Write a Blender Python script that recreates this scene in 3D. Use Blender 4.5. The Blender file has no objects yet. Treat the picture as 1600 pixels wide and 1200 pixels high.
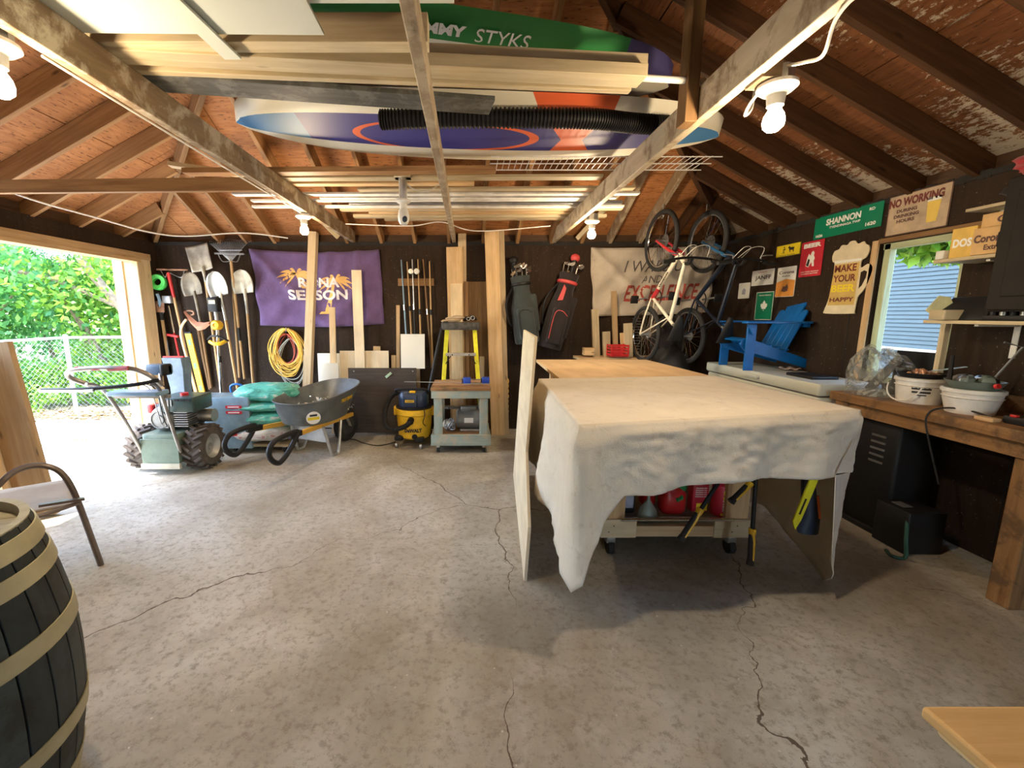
import bpy, bmesh, math, random
import numpy as np
from mathutils import Vector, Matrix, noise as mnoise
random.seed(7)
D = bpy.data
C = bpy.context.scene.collection
V = Vector
PI = math.pi
# ------------------------------------------------------------------ camera, world, sun, exposure
F, CX, CY, EYE = 670.0, 731.0, 600.0, 1.5
PITCH = math.atan(110 / 670)
cam = D.cameras.new('camera')
cam.sensor_width = 36
cam.lens = F / 1600 * 36
cam.shift_x = (800 - CX) / 1600
cam.clip_start = 0.02
cam.clip_end = 200
camo = D.objects.new('camera', cam)
C.objects.link(camo)
camo.location = (0, 0, EYE)
camo.rotation_euler = (PI / 2 - PITCH, 0, 0)
bpy.context.scene.camera = camo
sc = bpy.context.scene
sc.view_settings.view_transform = 'Standard'
sc.view_settings.look = 'None'
sc.view_settings.gamma = 1
sc.view_settings.use_curve_mapping = False
sc.view_settings.exposure = 0.68
w = D.worlds.new('world')
sc.world = w
w.use_nodes = True
wn = w.node_tree
sky = wn.nodes.new('ShaderNodeTexSky')
sky.sky_type = 'NISHITA'
sky.sun_disc = False
sky.sun_elevation = math.radians(60)
sky.sun_rotation = math.radians(-110)
wn.links.new(sky.outputs[0], wn.nodes['Background'].inputs[0])
wn.nodes['Background'].inputs[1].default_value = 1.85
sun = D.lights.new('sun', 'SUN')
sun.energy = 11.0
sun.angle = math.radians(0.6)
sun.color = (1, .95, .86)
suno = D.objects.new('sun', sun)
C.objects.link(suno)
suno.location = (-8, -4, 14)
suno.rotation_euler = V((1, .5, -2.0)).to_track_quat('-Z', 'Y').to_euler()
BULB_W = 27.0
BULB_COL = (1.0, .77, .50)
# ------------------------------------------------------------------ pixel -> world planning helpers (photo 1600x1200)
_s, _c = math.sin(PITCH), math.cos(PITCH)
def ray(px, py):
    x, u = (px - CX) / F, (CY - py) / F
    return V((x, _c + u * _s, -_s + u * _c))
def P(px, py, Y):
    d = ray(px, py); t = Y / d.y
    return V((d.x * t, Y, EYE + d.z * t))
def R(px, py, X=3.2):
    d = ray(px, py); t = X / d.x
    return V((X, d.y * t, EYE + d.z * t))
def G(px, py, z=0.0):
    d = ray(px, py); t = (z - EYE) / d.z
    return V((d.x * t, d.y * t, z))
# ------------------------------------------------------------------ materials
MATS = {}
def nodemat(name):
    m = D.materials.new(name); m.use_nodes = True
    nt = m.node_tree
    return m, nt, nt.nodes['Principled BSDF']
def N(nt, t, **k):
    n = nt.nodes.new(t)
    for a, b in k.items(): setattr(n, a, b)
    return n
def ramp(nt, fac, stops):
    r = N(nt, 'ShaderNodeValToRGB')
    e = r.color_ramp.elements
    while len(e) > 1: e.remove(e[-1])
    e[0].position = stops[0][0]; e[0].color = (*stops[0][1], 1)
    for p, c in stops[1:]:
        q = e.new(p); q.color = (*c, 1)
    nt.links.new(fac, r.inputs[0])
    return r.outputs[0]
def noise(nt, vec, scale, detail=3, rough=.55, dist=0):
    n = N(nt, 'ShaderNodeTexNoise')
    n.inputs['Scale'].default_value = scale; n.inputs['Detail'].default_value = detail
    n.inputs['Roughness'].default_value = rough; n.inputs['Distortion'].default_value = dist
    if vec: nt.links.new(vec, n.inputs['Vector'])
    return n.outputs['Fac']
def mixc(nt, fac, a, b, mode='MIX'):
    m = N(nt, 'ShaderNodeMix', data_type='RGBA', blend_type=mode)
    if isinstance(fac, float): m.inputs[0].default_value = fac
    else: nt.links.new(fac, m.inputs[0])
    for i, q in ((6, a), (7, b)):
        if isinstance(q, tuple): m.inputs[i].default_value = (*q[:3], 1)
        else: nt.links.new(q, m.inputs[i])
    return m.outputs[2]
def bump(nt, bs, h, strength=.3, dist=.01):
    b = N(nt, 'ShaderNodeBump')
    b.inputs['Strength'].default_value = strength; b.inputs['Distance'].default_value = dist
    nt.links.new(h, b.inputs['Height']); nt.links.new(b.outputs[0], bs.inputs['Normal'])
def ocoord(nt, uv=False, sc=(1, 1, 1)):
    t = N(nt, 'ShaderNodeTexCoord'); m = N(nt, 'ShaderNodeMapping')
    m.inputs['Scale'].default_value = sc
    nt.links.new(t.outputs['UV' if uv else 'Object'], m.inputs[0])
    return m.outputs[0]
def plain(name, col, rough=.6, metal=0, var=.18, scale=9, bmp=.12, spec=.5, coat=0):
    if name in MATS: return MATS[name]
    m, nt, bs = nodemat(name)
    v = ocoord(nt)
    f = noise(nt, v, scale, 4)
    a = tuple(max(0, c * (1 - var)) for c in col); b = tuple(min(1, c * (1 + var)) for c in col)
    nt.links.new(ramp(nt, f, [(.3, a), (.7, b)]), bs.inputs['Base Color'])
    bs.inputs['Roughness'].default_value = rough; bs.inputs['Metallic'].default_value = metal
    bs.inputs['Specular IOR Level'].default_value = spec
    if coat: bs.inputs['Coat Weight'].default_value = coat
    if bmp: bump(nt, bs, noise(nt, v, scale * 12, 3), bmp, .004)
    MATS[name] = m
    return m
def wood(name, c1, c2, rough=.6, grain=22, stain=None, objvar=.35, knots=True):
    if name in MATS: return MATS[name]
    m, nt, bs = nodemat(name)
    oi = N(nt, 'ShaderNodeObjectInfo')
    tc = N(nt, 'ShaderNodeTexCoord')
    add = N(nt, 'ShaderNodeVectorMath', operation='ADD')
    sc_ = N(nt, 'ShaderNodeVectorMath', operation='SCALE'); sc_.inputs['Scale'].default_value = 37.0
    nt.links.new(oi.outputs['Random'], sc_.inputs[0]); nt.links.new(tc.outputs['UV'], add.inputs[0]); nt.links.new(sc_.outputs[0], add.inputs[1])
    mp = N(nt, 'ShaderNodeMapping'); mp.inputs['Scale'].default_value = (1.3, grain, 1)
    nt.links.new(add.outputs[0], mp.inputs[0])
    f = noise(nt, mp.outputs[0], 1.6, 5, .6, .6)
    mp2 = N(nt, 'ShaderNodeMapping'); mp2.inputs['Scale'].default_value = (2.2, 5, 1)
    nt.links.new(add.outputs[0], mp2.inputs[0])
    g = noise(nt, mp2.outputs[0], 1.3, 4)
    col = ramp(nt, f, [(.28, c2), (.62, c1)])
    col = mixc(nt, ramp(nt, g, [(.4, (0, 0, 0)), (.7, (.55, .55, .55))]), col, tuple(c * .62 for c in c1))
    if knots:
        vo = N(nt, 'ShaderNodeTexVoronoi'); vo.inputs['Scale'].default_value = 1.0
        mp3 = N(nt, 'ShaderNodeMapping'); mp3.inputs['Scale'].default_value = (2.3, 7, 1)
        nt.links.new(add.outputs[0], mp3.inputs[0]); nt.links.new(mp3.outputs[0], vo.inputs['Vector'])
        col = mixc(nt, ramp(nt, vo.outputs['Distance'], [(.03, (.8, .8, .8)), (.1, (0, 0, 0))]), col, tuple(c * .3 for c in c2))
    if stain:
        h = noise(nt, ocoord(nt), 6.5, 6, .7, .4)
        col = mixc(nt, ramp(nt, h, [(.48, (0, 0, 0)), (.6, (.85, .85, .85))]), col, stain)
    r2 = N(nt, 'ShaderNodeMapRange'); r2.inputs['To Min'].default_value = 1 - objvar; r2.inputs['To Max'].default_value = 1 + objvar * .4
    nt.links.new(oi.outputs['Random'], r2.inputs['Value'])
    hs = N(nt, 'ShaderNodeHueSaturation'); nt.links.new(r2.outputs[0], hs.inputs['Value']); nt.links.new(col, hs.inputs['Color'])
    nt.links.new(hs.outputs[0], bs.inputs['Base Color'])
    bs.inputs['Roughness'].default_value = rough; bs.inputs['Specular IOR Level'].default_value = .3
    bump(nt, bs, f, .25, .004)
    MATS[name] = m
    return m
def glow(name, col, st):
    m, nt, bs = nodemat(name)
    bs.inputs['Emission Color'].default_value = (*col, 1); bs.inputs['Emission Strength'].default_value = st
    MATS[name] = m
    return m
def cloth(name, col, scale=160, var=.1, blot=None):
    if name in MATS: return MATS[name]
    m, nt, bs = nodemat(name)
    v = ocoord(nt)
    f = noise(nt, v, 5, 4)
    c = ramp(nt, f, [(.3, tuple(x * (1 - var) for x in col)), (.7, tuple(min(1, x * (1 + var)) for x in col))])
    if blot:
        c = mixc(nt, ramp(nt, noise(nt, v, 14, 5, .7), [(.58, (0, 0, 0)), (.66, (.6, .6, .6))]), c, blot)
    nt.links.new(c, bs.inputs['Base Color'])
    bs.inputs['Roughness'].default_value = .9; bs.inputs['Specular IOR Level'].default_value = .15
    bs.inputs['Sheen Weight'].default_value = .15
    h1 = noise(nt, v, scale, 2); h2 = noise(nt, v, 11, 4, .6, 1.2)
    a = N(nt, 'ShaderNodeMath', operation='MULTIPLY_ADD'); a.inputs[1].default_value = 3.0
    nt.links.new(h2, a.inputs[0]); nt.links.new(h1, a.inputs[2])
    bump(nt, bs, a.outputs[0], .35, .006)
    MATS[name] = m
    return m
# wood family
PINE = wood('pine', (.72, .50, .27), (.55, .34, .15))
PINE2 = wood('pale_pine', (.80, .63, .40), (.66, .47, .26))
ORANGE = wood('rafter_wood', (.42, .23, .095), (.22, .105, .04), objvar=.4)
OLDW = wood('old_beam_wood', (.30, .21, .12), (.13, .08, .045), stain=(.50, .43, .32), objvar=.1, grain=10)
BEIGE = wood('storage_lumber', (.66, .55, .36), (.48, .37, .21), objvar=.2)
BROWN = wood('brown_wood', (.27, .15, .06), (.15, .075, .03))
BENCH = wood('bench_wood', (.38, .21, .09), (.20, .10, .04), stain=(.13, .08, .045), objvar=.1)
OAK = wood('oak_veneer', (.72, .47, .21), (.60, .36, .14), objvar=0, grain=30, knots=False)
BIRCH = wood('birch_ply', (.82, .70, .50), (.74, .60, .40), objvar=.08, grain=9, knots=False)
TANPLY = wood('tan_ply', (.74, .53, .30), (.66, .45, .25), objvar=0, grain=6, knots=False)
ASH = wood('tool_handle_wood', (.62, .40, .19), (.44, .26, .11), objvar=.3)
GREYPLANK = wood('grey_painted_plank', (.10, .10, .095), (.045, .045, .042), objvar=0, stain=(.17, .17, .16))
GREENPAINT = wood('sage_painted_wood', (.36, .44, .40), (.27, .34, .31), stain=(.48, .40, .28), objvar=.1, knots=False)
DARKCH = wood('dark_stave', (.040, .050, .052), (.018, .022, .024), objvar=.45, grain=10)
STRIM = plain('white_trim', (.78, .76, .70), .5)
BLACK = plain('black_plastic', (.012, .012, .013), .5, spec=.3)
RUBBER = plain('black_rubber', (.022, .022, .022), .8)
GREY = plain('grey_metal', (.35, .36, .37), .4, .8)
ZINC = plain('galvanised', (.55, .57, .58), .38, .85)
CHROME = plain('chrome', (.75, .75, .75), .15, 1, bmp=0)
STEEL = plain('dull_steel', (.42, .41, .38), .45, .75, .3)
RUST = plain('rusty_steel', (.28, .15, .09), .7, .3, .5, 14)
WHITE = plain('white_plastic', (.80, .79, .74), .4)
YEL = plain('yellow_plastic', (.85, .50, .02), .4)
YELF = plain('yellow_fibreglass', (.85, .78, .03), .45)
RED = plain('red_plastic', (.55, .02, .02), .35)
GRN = plain('green_plastic', (.02, .25, .08), .4)
LIME = plain('lime_plastic', (.10, .75, .15), .4)
BLUE = plain('blue_paint', (.0, .12, .42), .4)
SKYB = plain('blue_grey_plastic', (.18, .30, .42), .4)
NAVY = plain('navy_plastic', (.02, .035, .07), .35)
TRAY = plain('grey_tray_steel', (.13, .145, .15), .42, .2, .25)
# ------------------------------------------------------------------ mesh builder
ZUP = V((0, 0, 1))
def frame(origin, xdir, zdir=ZUP):
    x = V(xdir).normalized(); z = V(zdir); z = (z - x * z.dot(x)).normalized(); y = z.cross(x)
    m = Matrix.Identity(4)
    for i in range(3): m[i][0] = x[i]; m[i][1] = y[i]; m[i][2] = z[i]; m[i][3] = V(origin)[i]
    return m
def zframe(origin, z, xh=(1, 0, 0)):
    z = V(z).normalized(); x = V(xh); x = (x - z * x.dot(z)).normalized(); y = z.cross(x); m = Matrix.Identity(4)
    for i in range(3): m[i][0] = x[i]; m[i][1] = y[i]; m[i][2] = z[i]; m[i][3] = V(origin)[i]
    return m
def TR(x, y, z, rz=0, rx=0, ry=0):
    return Matrix.Translation((x, y, z)) @ Matrix.Rotation(rz, 4, 'Z') @ Matrix.Rotation(ry, 4, 'Y') @ Matrix.Rotation(rx, 4, 'X')
class MB:
    def __init__(s, M=None): s.v = []; s.f = []; s.uv = []; s.M = M
    def add(s, vs, fs, uvs=None, M=None):
        n = len(s.v); T = s.M
        if M is not None: T = M if T is None else T @ M
        for p in vs:
            p = V(p); s.v.append(T @ p if T is not None else p)
        for i, f in enumerate(fs):
            s.f.append([n + k for k in f]); s.uv.append(uvs[i] if uvs else [(0, 0)] * len(f))
        return s
    def box(s, c, size, M=None, off=None):
        hx, hy, hz = [a / 2 for a in size]; c = V(c)
        vs = [(sx * hx, sy * hy, sz * hz) for sz in (-1, 1) for sy in (-1, 1) for sx in (-1, 1)]
        fs = [(0, 2, 3, 1), (4, 5, 7, 6), (0, 1, 5, 4), (2, 6, 7, 3), (0, 4, 6, 2), (1, 3, 7, 5)]
        ax = [(0, 1), (0, 1), (0, 2), (0, 2), (1, 2), (1, 2)]
        L = max(range(3), key=lambda k: size[k])
        o = random.random() * 9 if off is None else off
        uvs = []
        for f, (a, b) in zip(fs, ax):
            if b == L: a, b = b, a
            uvs.append([(vs[k][a] + o, vs[k][b] + o * 1.7) for k in f])
        return s.add([V(v) + c for v in vs], fs, uvs, M)
    def plank(s, p0, p1, w, t, n=(0, 0, 1)):
        p0, p1 = V(p0), V(p1); d = p1 - p0; m = frame((p0 + p1) / 2, d, n)
        return s.box((0, 0, 0), (d.length, w, t), m)
    def cyl(s, p0, p1, r0, r1=None, n=14, cap=True):
        r1 = r0 if r1 is None else r1
        p0, p1 = V(p0), V(p1); d = (p1 - p0); L = d.length; d.normalize()
        a = d.orthogonal().normalized(); b = d.cross(a)
        vs, uvs = [], []
        for p, r in ((p0, r0), (p1, r1)):
            for i in range(n):
                t = 2 * PI * i / n; vs.append(p + (a * math.cos(t) + b * math.sin(t)) * r)
        fs = []
        for i in range(n):
            j = (i + 1) % n; fs.append((i, j, n + j, n + i)); u0, u1 = i / n * .25, (i + 1) / n * .25
            uvs.append([(0, u0), (0, u1), (L, u1), (L, u0)])
        if cap:
            fs += [tuple(range(n))[::-1], tuple(range(n, 2 * n))]
            for f in fs[-2:]: uvs.append([(vs[k].x, vs[k].y) for k in f])
        return s.add(vs, fs, uvs)
    def tube(s, pts, r, n=8, closed=False, cap=True):
        pts = [V(p) for p in pts]; m = len(pts)
        rs = r if isinstance(r, (list, tuple)) else [r] * m
        vs, prev = [], None; L = 0; ls = []
        for i, p in enumerate(pts):
            if closed: d = pts[(i + 1) % m] - pts[i - 1]
            else: d = pts[min(i + 1, m - 1)] - pts[max(i - 1, 0)]
            if d.length < 1e-9: d = V((0, 0, 1))
            d.normalize()
            a = d.orthogonal() if prev is None else prev - d * prev.dot(d)
            if a.length < 1e-6: a = d.orthogonal()
            a.normalize(); prev = a; b = d.cross(a)
            if i: L += (p - pts[i - 1]).length
            ls.append(L)
            for k in range(n):
                t = 2 * PI * k / n; vs.append(p + (a * math.cos(t) + b * math.sin(t)) * rs[i])
        fs, uvs = [], []
        for i in range(m if closed else m - 1):
            i2 = (i + 1) % m
            for k in range(n):
                k2 = (k + 1) % n; fs.append((i * n + k, i * n + k2, i2 * n + k2, i2 * n + k))
                uvs.append([(ls[i], k / n * .2), (ls[i], (k + 1) / n * .2), (ls[i2], (k + 1) / n * .2), (ls[i2], k / n * .2)])
        if cap and not closed:
            fs += [tuple(range(n))[::-1], tuple(range((m - 1) * n, m * n))]; uvs += [[(0, 0)] * n] * 2
        return s.add(vs, fs, uvs)
    def lathe(s, prof, n=24, M=None, a0=0, a1=2 * PI):
        full = abs(a1 - a0 - 2 * PI) < 1e-6; cols = n if full else n + 1
        vs = [(r * math.cos(a0 + (a1 - a0) * i / n), r * math.sin(a0 + (a1 - a0) * i / n), z) for i in range(cols) for r, z in prof]
        k = len(prof); fs, uvs = [], []
        for i in range(n):
            j = (i + 1) % cols
            for q in range(k - 1):
                if prof[q][0] < 1e-7 and prof[q + 1][0] < 1e-7: continue
                fs.append((i * k + q, j * k + q, j * k + q + 1, i * k + q + 1))
                uvs.append([(prof[q][1], i / n), (prof[q][1], (i + 1) / n), (prof[q + 1][1], (i + 1) / n), (prof[q + 1][1], i / n)])
        return s.add(vs, fs, uvs, M)
    def prism(s, poly, t, M=None, z0=0):
        n = len(poly)
        vs = [(x, y, z0) for x, y in poly] + [(x, y, z0 + t) for x, y in poly]
        xs = [p[0] for p in poly]; ys = [p[1] for p in poly]; tall = max(ys) - min(ys) > max(xs) - min(xs)
        uvf = (lambda p: (p[1], p[0])) if tall else (lambda p: (p[0], p[1]))
        fs = [tuple(range(n))[::-1], tuple(range(n, 2 * n))]
        uvs = [[uvf(vs[k]) for k in f] for f in fs]
        for i in range(n):
            j = (i + 1) % n; fs.append((i, j, n + j, n + i)); uvs.append([(0, 0), (.1, 0), (.1, t), (0, t)])
        return s.add(vs, fs, uvs, M)
    def ell(s, c, r, n=14, m=9, M=None, f=None):
        c = V(c); vs = []
        for j in range(m + 1):
            ph = PI * j / m
            for i in range(n):
                th = 2 * PI * i / n; q = V((math.sin(ph) * math.cos(th), math.sin(ph) * math.sin(th), math.cos(ph)))
                k = f(q) if f else 1
                vs.append(c + V((q.x * r[0], q.y * r[1], q.z * r[2])) * k)
        fs = [(j * n + i, (j + 1) * n + i, (j + 1) * n + (i + 1) % n, j * n + (i + 1) % n) for j in range(m) for i in range(n)]
        return s.add(vs, fs, None, M)
    def surf(s, fn, nu, nv, closed=False):
        vs = [fn(i / nu, j / nv) for i in range(nu + (0 if closed else 1)) for j in range(nv + 1)]
        k = nv + 1; mod = nu if closed else nu + 1
        fs = [(i * k + j, ((i + 1) % mod) * k + j, ((i + 1) % mod) * k + j + 1, i * k + j + 1) for i in range(nu) for j in range(nv)]
        uvs = [[(f[0] // k / nu, (f[0] % k) / nv)] * 4 for f in fs]
        uvs = [[(i / nu, j / nv), ((i + 1) / nu, j / nv), ((i + 1) / nu, (j + 1) / nv), (i / nu, (j + 1) / nv)] for i in range(nu) for j in range(nv)]
        return s.add(vs, fs, uvs)
    def loft(s, rings, cap=True):
        n = len(rings[0]); vs = [p for r in rings for p in r]
        fs = [(i * n + k, i * n + (k + 1) % n, (i + 1) * n + (k + 1) % n, (i + 1) * n + k) for i in range(len(rings) - 1) for k in range(n)]
        if cap: fs += [tuple(range(n))[::-1], tuple(range((len(rings) - 1) * n, len(rings) * n))]
        return s.add(vs, fs)
    def rbox(s, c, size, r=.02, seg=3, M=None):
        # box with rounded vertical edges and softened top and bottom
        hx, hy, hz = [a / 2 for a in size]; r = min(r, hx * .98, hy * .98)
        def ring(z, ins):
            pts = []
            for qx, qy, a0 in ((1, 1, 0), (-1, 1, PI / 2), (-1, -1, PI), (1, -1, 3 * PI / 2)):
                for k in range(seg + 1):
                    a = a0 + PI / 2 * k / seg
                    pts.append(V((c[0] + qx * (hx - r) + math.cos(a) * (r - ins), c[1] + qy * (hy - r) + math.sin(a) * (r - ins), c[2] + z)))
            return pts
        e = min(r * .5, hz * .4); i = e * .6
        T = s.M; 
        if M is not None: s.M = M if T is None else T @ M
        s.loft([ring(-hz, i), ring(-hz + e, 0), ring(hz - e, 0), ring(hz, i)])
        s.M = T
        return s
WM = {}
def link(o, parent, loc):
    C.objects.link(o)
    if parent is not None:
        o.parent = parent; o.matrix_parent_inverse = WM[parent.name].inverted(); WM[o.name] = Matrix.Identity(4)
        return o
    o.location = loc; WM[o.name] = Matrix.Translation(loc)
    return o
def obj(name, mb, mat, parent=None, ang=38, bev=0, sol=0, sub=0, label=None, kind=None, solo=0):
    me = D.meshes.new(name)
    vs = mb.v; loc = V((0, 0, 0))
    if parent is None and vs:
        lo = [min(v[i] for v in vs) for i in range(3)]; hi = [max(v[i] for v in vs) for i in range(3)]
        loc = V(((lo[0] + hi[0]) / 2, (lo[1] + hi[1]) / 2, lo[2])); vs = [v - loc for v in vs]
    me.from_pydata([tuple(v) for v in vs], [], mb.f)
    ul = me.uv_layers.new(name='UVMap')
    flat = [c for f in mb.uv for q in f for c in q]
    if len(flat) == len(ul.data) * 2: ul.data.foreach_set('uv', flat)
    me.materials.append(mat)
    me.shade_smooth(); me.set_sharp_from_angle(angle=math.radians(ang))
    me.validate()
    o = D.objects.new(name, me); link(o, parent, loc)
    if sol: m = o.modifiers.new('solid', 'SOLIDIFY'); m.thickness = sol; m.offset = solo
    if bev: m = o.modifiers.new('bevel', 'BEVEL'); m.width = bev; m.segments = 2; m.limit_method = 'ANGLE'; m.angle_limit = math.radians(50)
    if sub: m = o.modifiers.new('sub', 'SUBSURF'); m.levels = sub; m.render_levels = sub
    if label: o['label'] = label
    if kind: o['kind'] = kind
    return o
def tag(o, label, cat, group=None, kind=None):
    o['label'] = label; o['category'] = cat
    if group: o['group'] = group
    if kind: o['kind'] = kind
    return o
def thing(name, label, cat, loc, group=None, rz=0):
    o = D.objects.new(name, None); o.empty_display_size = .1; C.objects.link(o); o.location = loc; WM[o.name] = Matrix.Translation(loc)
    return tag(o, label, cat, group)
def struct(name, mb, mat, **k):
    o = obj(name, mb, mat, **k); o['kind'] = 'structure'; return o
def plate(name, mb, mat, parent=None, **k): return obj(name, mb, mat, parent, **k)
def textmesh(s, size=1.0, width=None, bold=.0, extr=.0, spacing=1.0, shear=0):
    cu = D.curves.new('t', 'FONT'); cu.body = s; cu.size = size; cu.align_x = 'CENTER'; cu.align_y = 'CENTER'
    cu.offset = bold * size; cu.resolution_u = 3; cu.space_character = spacing; cu.shear = shear; cu.extrude = extr
    o = D.objects.new('t', cu); C.objects.link(o)
    dg = bpy.context.evaluated_depsgraph_get(); me = D.meshes.new_from_object(o.evaluated_get(dg))
    D.objects.remove(o); D.curves.remove(cu)
    vs = [v.co.copy() for v in me.vertices]; fs = [tuple(p.vertices) for p in me.polygons]; D.meshes.remove(me)
    if not vs: return [], []
    x0, x1 = min(v.x for v in vs), max(v.x for v in vs); y0, y1 = min(v.y for v in vs), max(v.y for v in vs)
    cx, cy = (x0 + x1) / 2, (y0 + y1) / 2
    k = width / (x1 - x0) if width else 1
    hk = size / (y1 - y0) if width else 1
    return [V(((v.x - cx) * k, (v.y - cy) * hk, v.z)) for v in vs], fs
def text(name, s, fn, cu, cv, h, wd, mat, parent, bold=.03, kind=None, label=None, shear=0, rot=0):
    """flat print: lettering of height h and width wd centred at (cu, cv) of the surface fn(u, v) (metres)"""
    vs, fs = textmesh(s, h, wd, bold, shear=shear)
    if not vs: return None
    mb = MB(); c_, s_ = math.cos(rot), math.sin(rot)
    mb.add([fn(cu + v.x * c_ - v.y * s_, cv + v.x * s_ + v.y * c_) for v in vs], fs)
    return obj(name, mb, mat, parent, label=label, kind=kind)
def polyprint(name, poly, fn, mat, parent, label=None):
    mb = MB(); mb.add([fn(u, v) for u, v in poly], [tuple(range(len(poly)))])
    return obj(name, mb, mat, parent, label=label)
def dup(root, d, label=None, rz=0):
    r = root.copy(); C.objects.link(r); r.location = root.location + V(d); r.rotation_euler.z = rz
    WM[r.name] = Matrix.Translation(r.location)
    if label: r['label'] = label
    for ch in [o for o in list(D.objects) if o.parent == root]:
        c = ch.copy(); C.objects.link(c); c.parent = r
        for g in [o for o in list(D.objects) if o.parent == ch]:
            q = g.copy(); C.objects.link(q); q.parent = c
    return r
def arc(c, r, a0, a1, n, ax=(1, 0, 0), ay=(0, 0, 1)):
    c, ax, ay = V(c), V(ax), V(ay)
    return [c + ax * (r * math.cos(a0 + (a1 - a0) * i / n)) + ay * (r * math.sin(a0 + (a1 - a0) * i / n)) for i in range(n + 1)]
def smooth(pts, k=6, closed=False):
    pts = [V(p) for p in pts]; n = len(pts); out = []
    rng = range(n) if closed else range(n - 1)
    for i in rng:
        if closed: a, b, c, d = pts[i - 1], pts[i], pts[(i + 1) % n], pts[(i + 2) % n]
        else: a, b, c, d = pts[max(i - 1, 0)], pts[i], pts[i + 1], pts[min(i + 2, n - 1)]
        for j in range(k):
            t = j / k; out.append(.5 * ((2 * b) + (c - a) * t + (2 * a - 5 * b + 4 * c - d) * t * t + (3 * b - a - 3 * c + d) * t ** 3))
    if not closed: out.append(pts[-1])
    return out
# ------------------------------------------------------------------ the building
XL, XR, YB, YF, H, SL = -3.85, 3.2, 5.49, -2.4, 2.356, .5
XC = (XL + XR) / 2; HW = (XR - XL) / 2; YA = YB - HW; YA2 = YF + HW; ZR = H + HW * SL
DY0, DY1, DZ = 2.35, 5.16, 2.13          # vehicle door opening in the side wall
WY0, WY1, WZ0, WZ1 = 2.86, 3.46, .97, 2.03   # window opening

def floor_mat():
    m, nt, bs = nodemat('concrete_floor')
    v = ocoord(nt)
    big = noise(nt, v, .9, 5, .6, .5); mid = noise(nt, v, 3.1, 9, .72, .5); fine = noise(nt, v, 24, 9, .85)
    col = ramp(nt, big, [(.32, (.30, .26, .19)), (.5, (.45, .42, .345)), (.68, (.60, .585, .52))])
    col = mixc(nt, ramp(nt, mid, [(.33, (.5, .5, .5)), (.50, (0, 0, 0))]), col, (.30, .26, .20))
    col = mixc(nt, ramp(nt, mid, [(.55, (0, 0, 0)), (.75, (.5, .5, .5))]), col, (.66, .64, .60))
    col = mixc(nt, ramp(nt, fine, [(.50, (0, 0, 0)), (.60, (.75, .75, .75))]), col, (.25, .215, .155))
    vo = N(nt, 'ShaderNodeTexVoronoi', feature='DISTANCE_TO_EDGE'); vo.inputs['Scale'].default_value = .42
    nz = N(nt, 'ShaderNodeTexNoise'); nz.inputs['Scale'].default_value = 2.6; nz.inputs['Detail'].default_value = 6
    nt.links.new(v, nz.inputs['Vector'])
    ad = N(nt, 'ShaderNodeMix', data_type='RGBA', blend_type='LINEAR_LIGHT'); ad.inputs[0].default_value = .16
    nt.links.new(v, ad.inputs[6]); nt.links.new(nz.outputs['Color'], ad.inputs[7]); nt.links.new(ad.outputs[2], vo.inputs['Vector'])
    msk = noise(nt, v, .7, 2)
    th = N(nt, 'ShaderNodeMapRange'); th.inputs['From Min'].default_value = .40; th.inputs['From Max'].default_value = .62
    th.inputs['To Min'].default_value = 0; th.inputs['To Max'].default_value = .0019
    nt.links.new(msk, th.inputs[0])
    lt = N(nt, 'ShaderNodeMath', operation='LESS_THAN'); nt.links.new(vo.outputs['Distance'], lt.inputs[0]); nt.links.new(th.outputs[0], lt.inputs[1])
    col = mixc(nt, lt.outputs[0], col, (.13, .10, .07))
    # pale scuff arcs and specks
    wv = N(nt, 'ShaderNodeTexVoronoi'); wv.inputs['Scale'].default_value = 9
    nt.links.new(v, wv.inputs['Vector'])
    col = mixc(nt, ramp(nt, wv.outputs['Distance'], [(.02, (.9, .9, .9)), (.05, (0, 0, 0))]), col, (.7, .68, .6))
    nt.links.new(col, bs.inputs['Base Color'])
    bs.inputs['Roughness'].default_value = .62; bs.inputs['Specular IOR Level'].default_value = .35
    a = N(nt, 'ShaderNodeMath', operation='MULTIPLY_ADD'); a.inputs[1].default_value = 1.4
    nt.links.new(mid, a.inputs[0]); nt.links.new(fine, a.inputs[2])
    s2 = N(nt, 'ShaderNodeMath', operation='SUBTRACT'); nt.links.new(a.outputs[0], s2.inputs[0]); nt.links.new(lt.outputs[0], s2.inputs[1])
    bump(nt, bs, s2.outputs[0], .45, .008)
    return m
def wall_mat(name='dark_brown_wall', base=(.027, .0165, .0105)):
    m, nt, bs = nodemat(name)
    v = ocoord(nt); v2 = ocoord(nt, sc=(14, 14, 2))
    g = noise(nt, v2, 1.5, 5, .6, 1.0); b = noise(nt, v, 1.3, 3)
    col = ramp(nt, g, [(.3, tuple(c * .72 for c in base)), (.7, tuple(c * 1.35 for c in base))])
    col = mixc(nt, ramp(nt, b, [(.35, (0, 0, 0)), (.7, (.45, .45, .45))]), col, tuple(c * 1.8 for c in base))
    sp = noise(nt, v, 75, 2); col = mixc(nt, ramp(nt, sp, [(.70, (0, 0, 0)), (.74, (.6, .6, .6))]), col, (.32, .26, .19))
    nt.links.new(col, bs.inputs['Base Color']); bs.inputs['Roughness'].default_value = .75
    bs.inputs['Specular IOR Level'].default_value = .15
    bump(nt, bs, g, .3, .004)
    return m
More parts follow.
